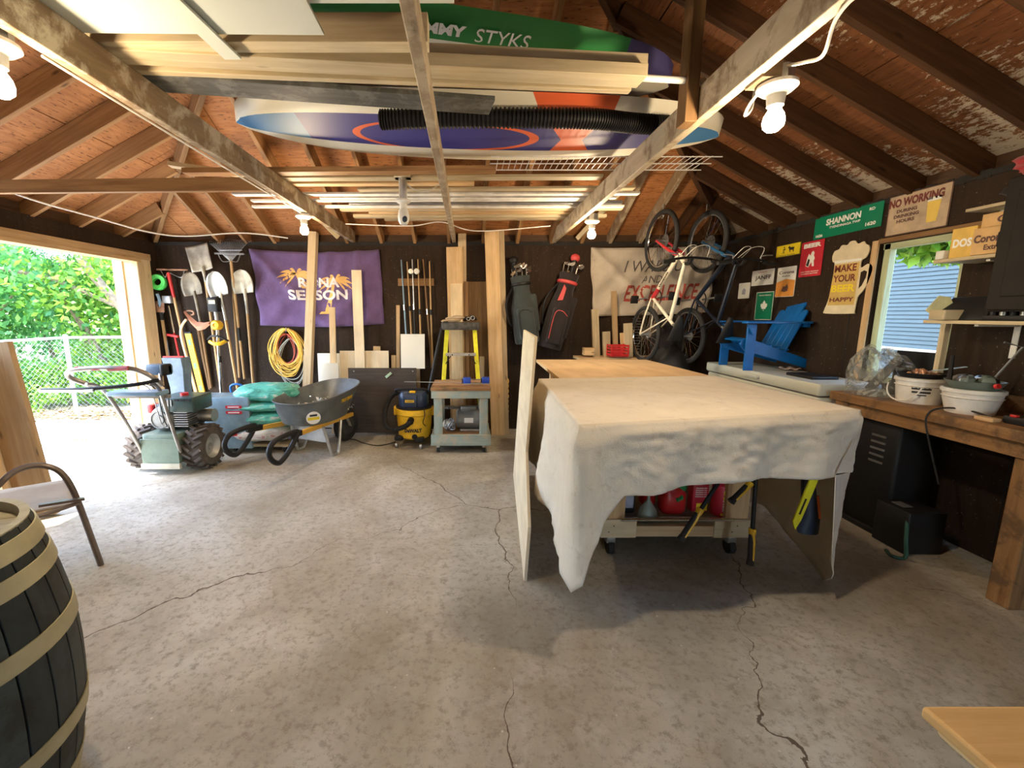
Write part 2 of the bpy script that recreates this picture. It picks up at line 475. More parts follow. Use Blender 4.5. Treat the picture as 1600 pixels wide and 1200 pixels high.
def sheath_mat(name, mold):
    m, nt, bs = nodemat(name)
    v = ocoord(nt); vu = ocoord(nt, uv=True, sc=(1, 1, 1))
    g1 = ocoord(nt, uv=True, sc=(3, 24, 1)); oi = N(nt, 'ShaderNodeObjectInfo')
    g = noise(nt, g1, 1.5, 5, .6, .8); sp = noise(nt, ocoord(nt, uv=True, sc=(12, 55, 1)), 1.2, 3)
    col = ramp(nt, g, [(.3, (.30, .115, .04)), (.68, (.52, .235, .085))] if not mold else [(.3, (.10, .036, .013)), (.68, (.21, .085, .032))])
    col = mixc(nt, ramp(nt, noise(nt, v, 1.4, 4), [(.4, (0, 0, 0)), (.7, (.5, .5, .5))]), col, (.22, .09, .035))
    col = mixc(nt, ramp(nt, sp, [(.60, (0, 0, 0)), (.66, (.9, .9, .9))]), col, (.06, .022, .01))
    if mold:
        n1 = noise(nt, ocoord(nt, uv=True, sc=(14, 30, 1)), 1, 7, .8); n2 = noise(nt, v, 1.1, 3)
        sx = N(nt, 'ShaderNodeSeparateXYZ'); nt.links.new(vu, sx.inputs[0])
        # mould grows near the eave: v = metres up the slope
        mr = N(nt, 'ShaderNodeMapRange'); mr.inputs['From Min'].default_value = 2.0; mr.inputs['From Max'].default_value = .1
        mr.inputs['To Min'].default_value = -.10; mr.inputs['To Max'].default_value = .10; nt.links.new(sx.outputs[1], mr.inputs[0])
        a = N(nt, 'ShaderNodeMath', operation='ADD'); nt.links.new(n1, a.inputs[0]); nt.links.new(mr.outputs[0], a.inputs[1])
        b = N(nt, 'ShaderNodeMath', operation='MULTIPLY_ADD'); b.inputs[1].default_value = .75; nt.links.new(n2, b.inputs[0]); nt.links.new(a.outputs[0], b.inputs[2])
        col = mixc(nt, ramp(nt, b.outputs[0], [(.985, (0, 0, 0)), (1.0, (.85, .85, .85))]), col, (.55, .48, .36))
    nt.links.new(col, bs.inputs['Base Color']); bs.inputs['Roughness'].default_value = .7; bs.inputs['Specular IOR Level'].default_value = .25
    bump(nt, bs, g, .3, .004)
    return m
FLOOR = floor_mat(); WALL = wall_mat(); SHEATH = sheath_mat('roof_ply', False); SHEATHM = sheath_mat('roof_ply_mould', True)
struct('floor', MB().box(((XL + XR) / 2, (YB + YF) / 2, -.06), (XR - XL + .3, YB - YF + .3, .12)), FLOOR)
T = .12
wb = struct('wall_back', MB().box((XC, YB + T / 2, H / 2), (XR - XL + 2 * T, T, H)), WALL)
# wall with the vehicle door
mb = MB()
mb.box((XL - T / 2, (YF + DY0) / 2, H / 2), (T, DY0 - YF, H)); mb.box((XL - T / 2, (DY1 + YB) / 2, H / 2), (T, YB - DY1, H))
mb.box((XL - T / 2, (DY0 + DY1) / 2, (DZ + H) / 2), (T, DY1 - DY0, H - DZ))
wl = struct('wall_left', mb, WALL)
mb = MB()
mb.box((XR + T / 2, (YF + WY0) / 2, H / 2), (T, WY0 - YF, H)); mb.box((XR + T / 2, (WY1 + YB) / 2, H / 2), (T, YB - WY1, H))
mb.box((XR + T / 2, (WY0 + WY1) / 2, WZ0 / 2), (T, WY1 - WY0, WZ0)); mb.box((XR + T / 2, (WY0 + WY1) / 2, (WZ1 + H) / 2), (T, WY1 - WY0, H - WZ1))
wr = struct('wall_right', mb, WALL)
# wall behind the camera; its narrow opening is made up to admit sky light
mb = MB()
mb.box((XL + 2.3, YF - T / 2, H / 2), (4.6, T, H)); mb.box((XR - .85, YF - T / 2, H / 2), (1.7, T, H)); mb.box((XC, YF - T / 2, H - .15), (XR - XL, T, .3))
struct('wall_front', mb, WALL)
DKPL = wood('dark_plate_wood', (.09, .045, .02), (.05, .025, .012), objvar=.1)
# blocking above the wall plates, seams between the wall sheets
for nm, par, a, b in (('top_plate', wb, (XL - T, YB + T - .02, H + .07), (XR + T, YB + T - .02, H + .07)), ('top_plate', wl, (XL - T + .02, YF, H + .07), (XL - T + .02, YB + T, H + .07)),
                      ('top_plate', wr, (XR + T - .02, YF, H + .07), (XR + T - .02, YB + T, H + .07))):
    obj(nm, MB().plank(a, b, .04, .2, (0, 0, 1)), DKPL, par)
FELT = plain('black_felt', (.02, .018, .016), .9)
for a, b, par, n in (((XL, YB - .004, H - .012), (XR, YB - .004, H - .012), wb, (0, -1, 0)), ((XR - .004, YF, H - .012), (XR - .004, YB, H - .012), wr, (-1, 0, 0))):
    mb = MB(); L = int((V(b) - V(a)).length / .035)
    for i in range(L):
        t = (i + .5) / L; p = V(a).lerp(V(b), t); hh = .02 + random.random() * .022
        mb.plank(p + V((0, 0, -hh / 2)), p + V((0, 0, hh / 2 + .012)), .037, .006, n)
    obj('torn_felt_edge', mb, FELT, par, kind='stuff')
for x in (-2.35, -1.13, .09, 1.31, 2.53):
    obj('seam_batten', MB().box((x, YB - .0015, H / 2), (.006, .003, H)), FELT, wb)
for y in (1.2, 2.42, 3.64, 4.86):
    if not WY0 < y < WY1: obj('seam_batten', MB().box((XR - .0015, y, H / 2), (.003, .006, H)), FELT, wr)
# ---- roof
def dummy_ceiling():
    mb = MB(); z = ZR + .17
    mb.box((XC, (YA + YA2) / 2, ZR - .02), (.04, YA - YA2 + .1, .22))
    return mb
ceil = struct('ceiling', dummy_ceiling(), BROWN)
def clip(poly, ax, lim, keep_less):
    out = []
    for i in range(len(poly)):
        a, b = poly[i - 1], poly[i]
        ia = (a[ax] <= lim) if keep_less else (a[ax] >= lim); ib = (b[ax] <= lim) if keep_less else (b[ax] >= lim)
        if ia != ib:
            t = (lim - a[ax]) / (b[ax] - a[ax]); out.append((a[0] + (b[0] - a[0]) * t, a[1] + (b[1] - a[1]) * t))
        if ib: out.append(b)
    return out
NS = math.sqrt(1 + SL * SL); OV = .28
def slope(poly, fn, mat, offs):
    """plywood sheets of one roof slope; poly in (u along the eave, v metres up the slope)"""
    nrm = (fn(1, 0) - fn(0, 0)).cross(fn(0, 1) - fn(0, 0)).normalized()
    if nrm.z < 0: nrm = -nrm
    us = [p[0] for p in poly]; r = 0; v = -OV * NS
    while v < max(p[1] for p in poly):
        u = min(us) - 2.4 + (1.22 if r % 2 else 0) + offs
        while u < max(us):
            q = clip(clip(clip(clip(poly, 0, u + .004, False), 0, u + 2.436, True), 1, v + .004, False), 1, v + 1.216, True)
            if len(q) > 2:
                base = [fn(a, b) for a, b in q]; top = [p + nrm * .012 for p in base]; n = len(q)
                mb = MB(); off = random.random() * .7
                mb.add(base + top, [tuple(range(n)), tuple(range(n, 2 * n))[::-1]] + [(i, (i + 1) % n, n + (i + 1) % n, n + i) for i in range(n)],
                       [[(a + off * 9, b) for a, b in q], [(a, b) for a, b in q][::-1]] + [[(0, 0)] * 4] * n)
                obj('sheathing_panel', mb, mat, ceil)
            u += 2.44
        v += 1.22; r += 1
RD = .15      # rafter depth measured straight up
vr = HW * NS; o2 = OV
fl = lambda u, v: V((XL + v / NS, u, H + RD + v / NS * SL))
fr = lambda u, v: V((XR - v / NS, u, H + RD + v / NS * SL))
fb = lambda u, v: V((u, YB - v / NS, H + RD + v / NS * SL))
ff = lambda u, v: V((u, YF + v / NS, H + RD + v / NS * SL))
vo_ = -OV * NS
side = [(YF - o2, vo_), (YB + o2, vo_), (YA, vr), (YA2, vr)]
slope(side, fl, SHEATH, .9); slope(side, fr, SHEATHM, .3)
end = [(XL - o2, vo_), (XR + o2, vo_), (XC, vr)]
slope(end, fb, SHEATH, .6); slope(end, ff, SHEATH, 0)
def rafter(p0, p1, mat=ORANGE, d=.14, t=.04):
    up = V((0, 0, 1)); obj('rafter', MB().plank(V(p0) + up * d / 2 * .98, V(p1) + up * d / 2 * .98, t, d, (0, 0, 1)), mat, ceil, bev=.003)
DARKR = wood('dark_rafter_wood', (.10, .045, .018), (.045, .020, .009), objvar=.2)
for y in (-2.0, -1.5, -1.0, -.5, 0, .45, .9, 1.25, 1.7, 2.15, 2.6, 3.06, 3.53, 3.98, 4.46, 5.0):
    L = min(HW - .02, YB - y - .04, y - YF)
    if L > .2: rafter((XL - OV, y, H - OV * SL), (XL + L, y, H + L * SL))
for y in (-2.0, -1.5, -1.0, -.5, 0, .4, .8, 1.2, 1.62, 2.04, 2.46, 2.87, 3.28, 3.69, 4.10, 4.51, 4.92):
    L = min(HW - .02, YB - y - .04, y - YF)
    if L > .2: rafter((XR + OV, y, H - OV * SL), (XR - L, y, H + L * SL), DARKR)
PALER = wood('greyed_rafter_wood', (.34, .25, .16), (.18, .12, .07), stain=(.46, .39, .28), objvar=.1)
for x in (-3.05, -2.72, -2.37, -1.9, -1.48, -1.06, -.65, -.23, .19, .61, 1.03, 1.40, 1.75, 2.12, 2.5, 2.85):
    L = min(x - XL, XR - x, HW) - .04
    m_ = DARKR if x > 2.2 else PALER if x > 1.6 else ORANGE
    if L > .15: rafter((x, YB + OV, H - OV * SL), (x, YB - L, H + L * SL), m_)
    if L > .15: rafter((x, YF - OV, H - OV * SL), (x, YF + L, H + L * SL), m_)
for sx, x0 in ((1, XL), (-1, XR)):
    rafter((x0, YB, H), (XC, YA, ZR), ORANGE if sx > 0 else DARKR, .15, .045); rafter((x0, YF, H), (XC, YA2, ZR), DARKR, .15, .045)
# tie beams
WHITEWASH = wood('whitewashed_beam', (.58, .49, .35), (.40, .31, .20), stain=(.22, .15, .09), objvar=.0, grain=8, knots=False)
for x, mt, d in ((-1.4, OLDW, .14), (-.17, wood('grey_beam', (.40, .31, .21), (.25, .18, .11), stain=(.50, .42, .30), objvar=0), .09), (1.05, WHITEWASH, .14)):
    obj('tie_beam', MB().plank((x, YB - .02, H + d / 2), (x, YF + .3, H + d / 2), .045, d, (0, 0, 1)), mt, ceil, bev=.004)
obj('tie_beam', MB().plank((XL + .02, 3.30, H + .045), (-1.42, 3.22, H + .045), .04, .09, (0, 0, 1)), ORANGE, ceil, bev=.003)
obj('ceiling_post', MB().plank((.995, 2.12, H - .01), (.995, 2.12, 3.44), .085, .055, (1, 0, 0)), BROWN, ceil, bev=.003)
for a, b in (((-1.48, 5.1, 2.36), (-1.9, 4.6, 2.85)), ((1.30, 5.3, 2.38), (1.62, 4.75, 2.78))):
    obj('brace', MB().plank(a, b, .05, .035, (0, -1, .3)), BEIGE, ceil, bev=.002)
# door frame
tr = MB().box((XL - .06, DY1 - .018, DZ / 2 + .03), (.16, .04, DZ + .06))
t1 = struct('trim_1', tr, PINE, bev=.003)
obj('casing', MB().box((XL + .012, DY1 + .07, DZ / 2), (.022, .21, DZ)), PINE2, t1, bev=.003)
obj('casing', MB().box((XL - .155, DY1 - .01, DZ / 2), (.03, .10, DZ)), PINE2, t1, bev=.003)
obj('door_stop', MB().box((XL - .21, DY1 - .03, DZ / 2), (.10, .035, DZ)), PINE, t1, bev=.003)
t2 = struct('trim_2', MB().box((XL - .05, (DY0 + DY1) / 2, DZ - .018), (.16, DY1 - DY0 + .04, .04)), PINE, bev=.003)
obj('casing', MB().box((XL + .012, (DY0 + DY1) / 2 + .09, DZ + .035), (.024, DY1 - DY0 + .2, .075)), PINE, t2, bev=.003)
t3 = struct('trim_3', MB().box((XL - .06, DY0 - .02, DZ / 2), (.16, .04, DZ)), PINE, bev=.003)
# window
m, nt, bs = nodemat('window_glass'); bs.inputs['Transmission Weight'].default_value = 1; bs.inputs['Roughness'].default_value = .02; bs.inputs['IOR'].default_value = 1.1
GLASS = m
WFR = wood('window_frame_wood', (.55, .62, .40), (.42, .46, .26), objvar=.1, knots=False)
w1 = struct('window_1', MB().box((XR + .07, (WY0 + WY1) / 2, (WZ0 + WZ1) / 2), (.004, WY1 - WY0 - .02, WZ1 - WZ0 - .02)), GLASS)
for nm, a, b, mt in (('frame', (XR + .055, WY1 - .035, WZ0), (XR + .055, WY1 - .035, WZ1), WFR), ('frame', (XR + .055, WY0 + .02, WZ0), (XR + .055, WY0 + .02, WZ1), WFR),
                     ('frame', (XR + .055, WY0, WZ1 - .02), (XR + .055, WY1, WZ1 - .02), WFR), ('frame', (XR + .055, WY0, WZ0 + .02), (XR + .055, WY1, WZ0 + .02), WFR)):
    obj(nm, MB().plank(a, b, .05 if nm == 'frame' else .06, .05, (0, 1, 0) if a[2] != b[2] else (0, 0, 1)), mt, w1, bev=.003)
obj('casing', MB().box((XR - .008, WY1 + .025, (WZ0 + WZ1) / 2), (.016, .05, WZ1 - WZ0 + .06)), PINE, w1, bev=.002)
obj('casing', MB().box((XR - .008, (WY0 + WY1) / 2 - .1, WZ1 + .02), (.016, WY1 - WY0 + .2, .035)), BROWN, w1, bev=.002)
# near corner of a workbench leg etc comes with the objects
# unseen roofing slabs, added over the plywood to stop light leaking through
ROOF = plain('asphalt_roofing', (.08, .08, .08), .9)
for fn, poly in ((fl, side), (fr, side), (fb, end), (ff, end)):
    nrm = (fn(1, 0) - fn(0, 0)).cross(fn(0, 1) - fn(0, 0)).normalized()
    if nrm.z < 0: nrm = -nrm
    base = [fn(a, b) + nrm * .02 for a, b in poly]; n = len(base); top = [p + nrm * .03 for p in base]
    mb = MB().add(base + top, [tuple(range(n)), tuple(range(n, 2 * n))[::-1]] + [(i, (i + 1) % n, n + (i + 1) % n, n + i) for i in range(n)])
    obj('roofing', mb, ROOF, ceil)
# ------------------------------------------------------------------ outside
DRIVE = plain('driveway_concrete', (.80, .78, .73), .8, 0, .08, 2.2)
SOIL = plain('dry_soil', (.30, .24, .15), .95, 0, .35, 3)
struct('ground', MB().box((0, 4, -.22), (60, 60, .2)), SOIL)
dw = MB()
dw.box((-4.70, 2.6, -.075), (1.97, 5.4, .13)); dw.box((-5.9, -.4, -.075), (.40, 3, .13))
for x, y, sx, sy in ((-4.85, -1.2, 2.3, 4.6), (-4.85, 2.3, 2.3, 2.3), (-4.85, 4.55, 2.3, 2.1)):
    pass
dr = struct('driveway', MB().box((-4.9, 2.2, -.08), (2.42, 7.6, .13)), DRIVE)
for y in (.2, 2.35, 4.5):
    obj('slab', MB().box((-4.9, y, -.006), (2.40, 2.12, .02)), DRIVE, dr, bev=.006)
def leafmat(name, c1, c2, tr=.35):
    m, nt, bs = nodemat(name)
    at = N(nt, 'ShaderNodeAttribute', attribute_name='tint')
    nt.links.new(ramp(nt, at.outputs['Fac'], [(0, c1), (1, c2)]), bs.inputs['Base Color'])
    bs.inputs['Roughness'].default_value = .5
    tb = N(nt, 'ShaderNodeBsdfTranslucent'); nt.links.new(ramp(nt, at.outputs['Fac'], [(0, tuple(min(1, c * 1.3) for c in c1)), (1, tuple(min(1, c * 1.3) for c in c2))]), tb.inputs[0])
    mx = N(nt, 'ShaderNodeMixShader'); mx.inputs[0].default_value = tr
    nt.links.new(bs.outputs[0], mx.inputs[1]); nt.links.new(tb.outputs[0], mx.inputs[2])
    nt.links.new(mx.outputs[0], nt.nodes['Material Output'].inputs[0])
    return m
LEAF1 = leafmat('leaf_bright', (.06, .20, .02), (.32, .52, .06)); LEAF2 = leafmat('leaf_fresh', (.035, .16, .04), (.15, .40, .10))
LEAF3 = leafmat('leaf_dry', (.28, .17, .07), (.66, .50, .30), .1); LILAC = leafmat('lilac_flower', (.45, .25, .55), (.75, .55, .8))
BARK = plain('bark', (.24, .17, .11), .9, 0, .3, 12)
def leaves(name, n, fn, size, mat, parent, seed=1, flat=0.0, asp=.55):
    rs = np.random.RandomState(seed)
    c = np.array([fn(rs) for _ in range(n)]); 
    d = rs.normal(size=(n, 3)); d[:, 2] *= (1 - flat); d[:, 2] -= .25 * (1 - flat); d /= np.linalg.norm(d, axis=1)[:, None]
    e = np.cross(d, rs.normal(size=(n, 3)) * np.array([1 - flat * .95, 1 - flat * .95, 1])); e /= np.linalg.norm(e, axis=1)[:, None]
    nn = np.cross(d, e)
    s = size * rs.uniform(.6, 1.3, n)[:, None]
    v = np.stack([c, c + d * s * .5 + e * s * asp * .5 + nn * s * .06, c + d * s, c + d * s * .5 - e * s * asp * .5 + nn * s * .06], 1).reshape(-1, 3)
    me = D.meshes.new(name)
    me.vertices.add(4 * n); me.vertices.foreach_set('co', v.ravel().astype(np.float32))
    me.loops.add(4 * n); me.loops.foreach_set('vertex_index', np.arange(4 * n, dtype=np.int32))
    me.polygons.add(n); me.polygons.foreach_set('loop_start', np.arange(0, 4 * n, 4, dtype=np.int32))
    me.update(calc_edges=True); me.validate()
    a = me.attributes.new('tint', 'FLOAT', 'POINT'); a.data.foreach_set('value', np.repeat(rs.uniform(0, 1, n), 4).astype(np.float32))
    me.materials.append(mat)
    o = D.objects.new(name, me); link(o, parent, V((0, 0, 0))); o['kind'] = 'stuff'
    return o
def shrub(name, label, cat, c, r, n, size, mat, seed, stems=5, group=None, lean=0):
    t = thing(name, label, cat, (c[0], c[1], -.1), group)
    c = np.array(c, float); r = np.array(r, float)
    rs0 = np.random.RandomState(seed + 50); blobs = [(rs0.normal(size=3) * r * .45, rs0.uniform(.3, .6)) for _ in range(16)]
    def f(rs):
        b, k = blobs[rs.randint(16)]; d = rs.normal(size=3); d /= np.linalg.norm(d); p = c + b + d * r * k * rs.uniform(.55, 1)
        p[2] = max(p[2], .0); return p
    leaves('foliage', n, f, size, mat, t, seed)
    for k in range(stems):
        a = rs0.uniform(0, 6.28); q = V((c[0] + math.cos(a) * r[0] * .2, c[1] + math.sin(a) * r[1] * .2, -.1))
        e = V((c[0] + math.cos(a) * r[0] * .75 + lean, c[1] + math.sin(a) * r[1] * .75, c[2] + r[2] * rs0.uniform(.2, .7)))
        m_ = (q + e) / 2 + V((rs0.uniform(-.2, .2), rs0.uniform(-.2, .2), .3))
        obj('branch', MB().tube(smooth([q, m_, e], 5), [.05 - .035 * i / 10 for i in range(11)], 7), BARK, t)
    return t
shrub('shrub', 'bright green leafy shrub just behind the wire fence by the door frame', 'shrub', (-6.6, 8.6, 1.4), (1.9, 1.3, 1.5), 9000, .12, LEAF1, 1)
shrub('shrub', 'broad green shrub behind the left end of the wire fence', 'shrub', (-9.3, 8.0, 1.5), (1.9, 1.8, 1.7), 10000, .13, LEAF2, 2)
shrub('lilac_bush', 'tall overhanging bush with slanting trunk and one lilac flower head', 'shrub', (-8.6, 9.8, 3.2), (3.4, 1.8, 1.9), 11000, .14, LEAF1, 3, 7)
shrub('groundcover_plant', 'low dense leafy groundcover at the foot of the wire fence', 'plant', (-7.2, 7.3, .3), (2.4, .55, .45), 6500, .10, LEAF1, 4, 0)
shrub('groundcover_plant', 'low leafy groundcover left of the fence corner post', 'plant', (-8.0, 5.9, .35), (1.3, 1.5, .5), 6500, .10, LEAF2, 5, 0)
shrub('tree', 'dense green tree filling the background beyond the shrubs', 'tree', (-9.5, 12.5, 3.0), (6.5, 1.6, 3.2), 14000, .2, LEAF2, 6, 4)
t = thing('leaning_tree', 'bare slanting trunk leaning over the wire fence outside', 'tree', (-5.9, 8.0, 0))
obj('trunk', MB().tube(smooth([(-5.75, 8.0, -.1), (-6.05, 7.9, 1.2), (-6.8, 7.9, 2.3), (-7.6, 8.0, 3.4)], 6), [.09] * 7 + [.075] * 6 + [.06] * 6, 9), BARK, t)
obj('branch', MB().tube(smooth([(-6.3, 7.9, 1.6), (-7.3, 7.7, 2.1), (-8.3, 7.6, 2.3)], 5), .035, 7), BARK, t)
fl_ = thing('lilac_flower', 'pale purple lilac flower head high in the bush', 'flower', (-6.75, 7.3, 2.45))
leaves('petals', 900, lambda rs: np.array([-6.75, 7.3, 2.55]) + rs.normal(size=3) * np.array([.16, .1, .08]), .035, LILAC, fl_, 8)
LIT = leaves('leaf_litter', 7000, lambda rs: np.array([rs.uniform(-9.5, -3.7), rs.uniform(5.85, 7.0) + rs.normal() * .1, -.1 + rs.uniform(0, .05)]), .085, LEAF3, None, 9, .9)
tag(LIT, 'dry brown leaves strewn along the foot of the fence', 'leaves')
GR = leaves('grass_tuft', 1500, lambda rs: np.array([-4.6 + rs.uniform(-.35, .3) , 4.9 + rs.normal() * .12, .0]), .05, LEAF1, None, 10, -.3, .12)
tag(GR, 'thin yellow green grass growing across the driveway joint', 'grass')
# chain-link fence: rail, posts, woven wire
def chain(t, a, b, h, pitch=.075):
    a, b = V(a), V(b); L = (b - a).length; d = (b - a).normalized(); mb = MB(); n = int(L / pitch)
    for s_ in (1, -1):
        for i in range(-int(h / pitch), n + 1):
            x0, x1, z0, z1 = i * pitch, i * pitch + h, 0, h
            if s_ < 0: x0, x1 = x1, x0
            # clip to [0, L]
            def cl(x): return min(max(x, 0), L)
            za = (cl(x0) - x0) / (x1 - x0) * h; zb = (cl(x1) - x0) / (x1 - x0) * h
            if abs(zb - za) < .03: continue
            mb.tube([a + d * cl(x0) + V((0, 0, .02 + za)), a + d * cl(x1) + V((0, 0, .02 + zb))], .0013, 3, cap=False)
    obj('wire_mesh', mb, ZINC, t, kind='stuff')
fe = thing('chain_link_fence', 'galvanised chain-link fence seen through the open vehicle door', 'fence', (-6.15, 6.6, -.1))
obj('top_rail', MB().tube([(-6.3, 1.5, 1.12), (-6.12, 6.55, 1.14)], .021, 10), ZINC, fe); obj('top_rail', MB().tube([(-6.12, 6.55, 1.14), (-2.2, 6.95, 1.14)], .021, 10), ZINC, fe)
for x, y in ((-6.12, 6.55), (-6.22, 3.9), (-3.7, 6.8)): obj('post', MB().cyl((x, y, -.1), (x, y, 1.17), .03, n=12).ell((x, y, 1.17), (.034, .034, .02)), ZINC, fe)
chain(fe, (-6.3, 2.4, -.08), (-6.12, 6.55, -.08), 1.2); chain(fe, (-6.12, 6.55, -.08), (-3.7, 6.8, -.08), 1.2)
# neighbour's house outside the window
SID = plain('blue_grey_siding', (.022, .042, .052), .6, 0, .06)  # siding colour darkened all over, standing in for shade on this wall
ho = thing('house', 'neighbouring house with blue-grey lap siding outside the window', 'house', (7.4, 6, -.1))
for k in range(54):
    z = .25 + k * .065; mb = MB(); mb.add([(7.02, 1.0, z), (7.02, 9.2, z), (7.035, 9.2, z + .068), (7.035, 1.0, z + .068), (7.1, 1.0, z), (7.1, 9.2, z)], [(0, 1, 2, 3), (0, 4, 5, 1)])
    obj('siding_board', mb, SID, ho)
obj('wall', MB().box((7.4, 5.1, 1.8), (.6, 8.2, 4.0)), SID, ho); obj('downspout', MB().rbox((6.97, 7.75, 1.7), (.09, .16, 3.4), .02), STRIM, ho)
obj('corner_trim', MB().box((7.02, 9.2, 1.8), (.1, .12, 3.6)), STRIM, ho)
fe2 = thing('chain_link_fence', 'low chain-link fence outside the window in front of the siding', 'fence', (5.6, 4.5, -.1))
obj('top_rail', MB().tube([(5.6, 1.5, 1.05), (5.6, 9, 1.05)], .02, 8), ZINC, fe2)
for y in (2.2, 4.4, 6.6): obj('post', MB().cyl((5.6, y, -.1), (5.6, y, 1.1), .025), ZINC, fe2)
chain(fe2, (5.6, 3.5, -.08), (5.6, 7.8, -.08), 1.12)
shrub('tree', 'green leafy branch hanging over the top of the window outside', 'tree', (5.3, 5.0, 2.62), (.7, 1.1, .42), 3000, .16, LEAF1, 12, 0)
# ------------------------------------------------------------------ light fittings
BULB = glow('lit_bulb', (1, .80, .50), 30)
def bulb(x, y, label, tilt=0, r=.036):
    z = H - .012
    t = thing('ceiling_light', label, 'lamp', (x, y, z), 'bare bulbs on the tie beams')
    M = TR(x, y, z, 0, tilt)
    obj('junction_box', MB(M).cyl((0, 0, -.008), (0, 0, .05), .052, n=8), ZINC, t)
    obj('lamp_holder', MB(M).lathe([(0, -.0), (.066, -.002), (.068, -.014), (.05, -.03), (.032, -.038), (.028, -.075), (.0, -.075)][::-1], 28), WHITE, t)
    obj('bulb', MB(M).lathe([(0, -.165), (.02, -.161), (.034, -.147), (.037, -.128), (.033, -.107), (.022, -.088), (.018, -.074), (0, -.074)], 24), BULB, t)
    l = D.lights.new('bulb_light', 'POINT'); l.energy = BULB_W; l.color = BULB_COL; l.shadow_soft_size = .04
    lo = D.objects.new('bulb_light', l); C.objects.link(lo); lo.location = M @ V((0, 0, -.215))
    return t
bulb(1.155, 1.76, 'lit bare bulb in round holder beside the whitewashed beam, nearest on the right')
bulb(-1.43, 3.92, 'small lit bare bulb above the pine post by the purple flag')
bulb(1.14, 4.12, 'small lit bare bulb above the pale racing flag')
bulb(-1.49, 1.50, 'lit bare bulb cut by the left edge of the photo')
obj('light_bracket', MB().box((1.10, 1.76, H + .02), (.07, .10, .06)), OLDW, ceil)
# ------------------------------------------------------------------ overhead storage (lies on the tie beams, top z = 2.50)
ZT = H + .14
def board(label, p0, p1, w, t, mat, group=None, cat='board', name='board', n=(0, 0, 1), bev=.002):
    o = obj(name, MB().plank(p0, p1, w, t, n), mat, bev=bev)
    return tag(o, label, cat, group)
# big paddleboard shapes: outline half-width along length, slightly arched bottom
def hexcol(r, g, b): return (r, g, b)
def board_mat(name, layout):
    """layout: function building colour from UV (u 0..1 nose->tail, v -1..1 across)"""
    m, nt, bs = nodemat(name); tc = N(nt, 'ShaderNodeTexCoord'); sx = N(nt, 'ShaderNodeSeparateXYZ'); nt.links.new(tc.outputs['UV'], sx.inputs[0])
    def op(o, a, b=None, c=None):
        n_ = N(nt, 'ShaderNodeMath', operation=o)
        for i, q in enumerate((a, b, c)):
            if q is None: continue
            if isinstance(q, (int, float)): n_.inputs[i].default_value = q
            else: nt.links.new(q, n_.inputs[i])
        return n_.outputs[0]
    col = layout(nt, sx.outputs[0], sx.outputs[1], op)
    nt.links.new(col, bs.inputs['Base Color']); bs.inputs['Roughness'].default_value = .55
    return m
def sup(name, label, c, ang, L, W, mat, th=.12, z=0, rocker=.05):
    c = V(c); ca, sa = math.cos(ang), math.sin(ang)
    def fn(u, v):   # u metres along from centre, v metres across, underside
        s_ = u / (L / 2); return V((c.x + ca * u - sa * v, c.y + sa * u + ca * v, c.z + rocker * s_ * s_ + .0))
    def hw(u):
        s_ = abs(u / (L / 2)); return max(.012, W / 2 * (1 - s_ ** 3.2) ** .55 * (1 - .05 * s_))
    NU, NV = 44, 14; rings = []
    mb = MB(); vs, fs, uvs = [], [], []
    for i in range(NU + 1):
        s_ = -1 + 2 * i / NU; s_ = math.copysign(abs(s_) ** .8, s_) if abs(s_) < 1 else s_
        u = s_ * L / 2 * .999; h = hw(u)
        for j in range(2 * NV):
            if j <= NV: v = -1 + 2 * j / NV; top = False
            else: v = 1 - 2 * (j - NV) / NV; top = True
            p = fn(u, v * h); edge = (1 - abs(v) ** (4 if top else 12))
            p.z = c.z + rocker * (u / (L / 2)) ** 2 + (th * .5) * (1 + (edge if top else -edge))
            vs.append(p)
    M2 = 2 * NV
    for i in range(NU):
        for j in range(M2):
            k = (j + 1) % M2
            fs.append((i * M2 + j, i * M2 + k, (i + 1) * M2 + k, (i + 1) * M2 + j))
            def va(q): return (-1 + 2 * q / NV) if q <= NV else 1 - 2 * (q - NV) / NV
            vj, vk = va(j), va(k) if k or j < NV else -1
            uvs.append([(i / NU, vj), (i / NU, vk), ((i + 1) / NU, vk), ((i + 1) / NU, vj)])
    fs += [tuple(range(M2))[::-1], tuple(range(NU * M2, (NU + 1) * M2))]; uvs += [[(0, 0)] * M2, [(1, 0)] * M2]
    mb.add(vs, fs, uvs); o = obj(name, mb, mat, ang=60); tag(o, label, 'paddleboard')
    def under(u, v):  # print surface just below the hull
        h = hw(u); e = 1 - min(1, abs(v / h)) ** 12
        p = fn(u, v); p.z = c.z + rocker * (u / (L / 2)) ** 2 + th * .5 * (1 - e) - .004
        return p
    return o, under, hw
PURP = (.035, .035, .22); OR_ = (.75, .13, .04); IVORY = (.80, .76, .62)
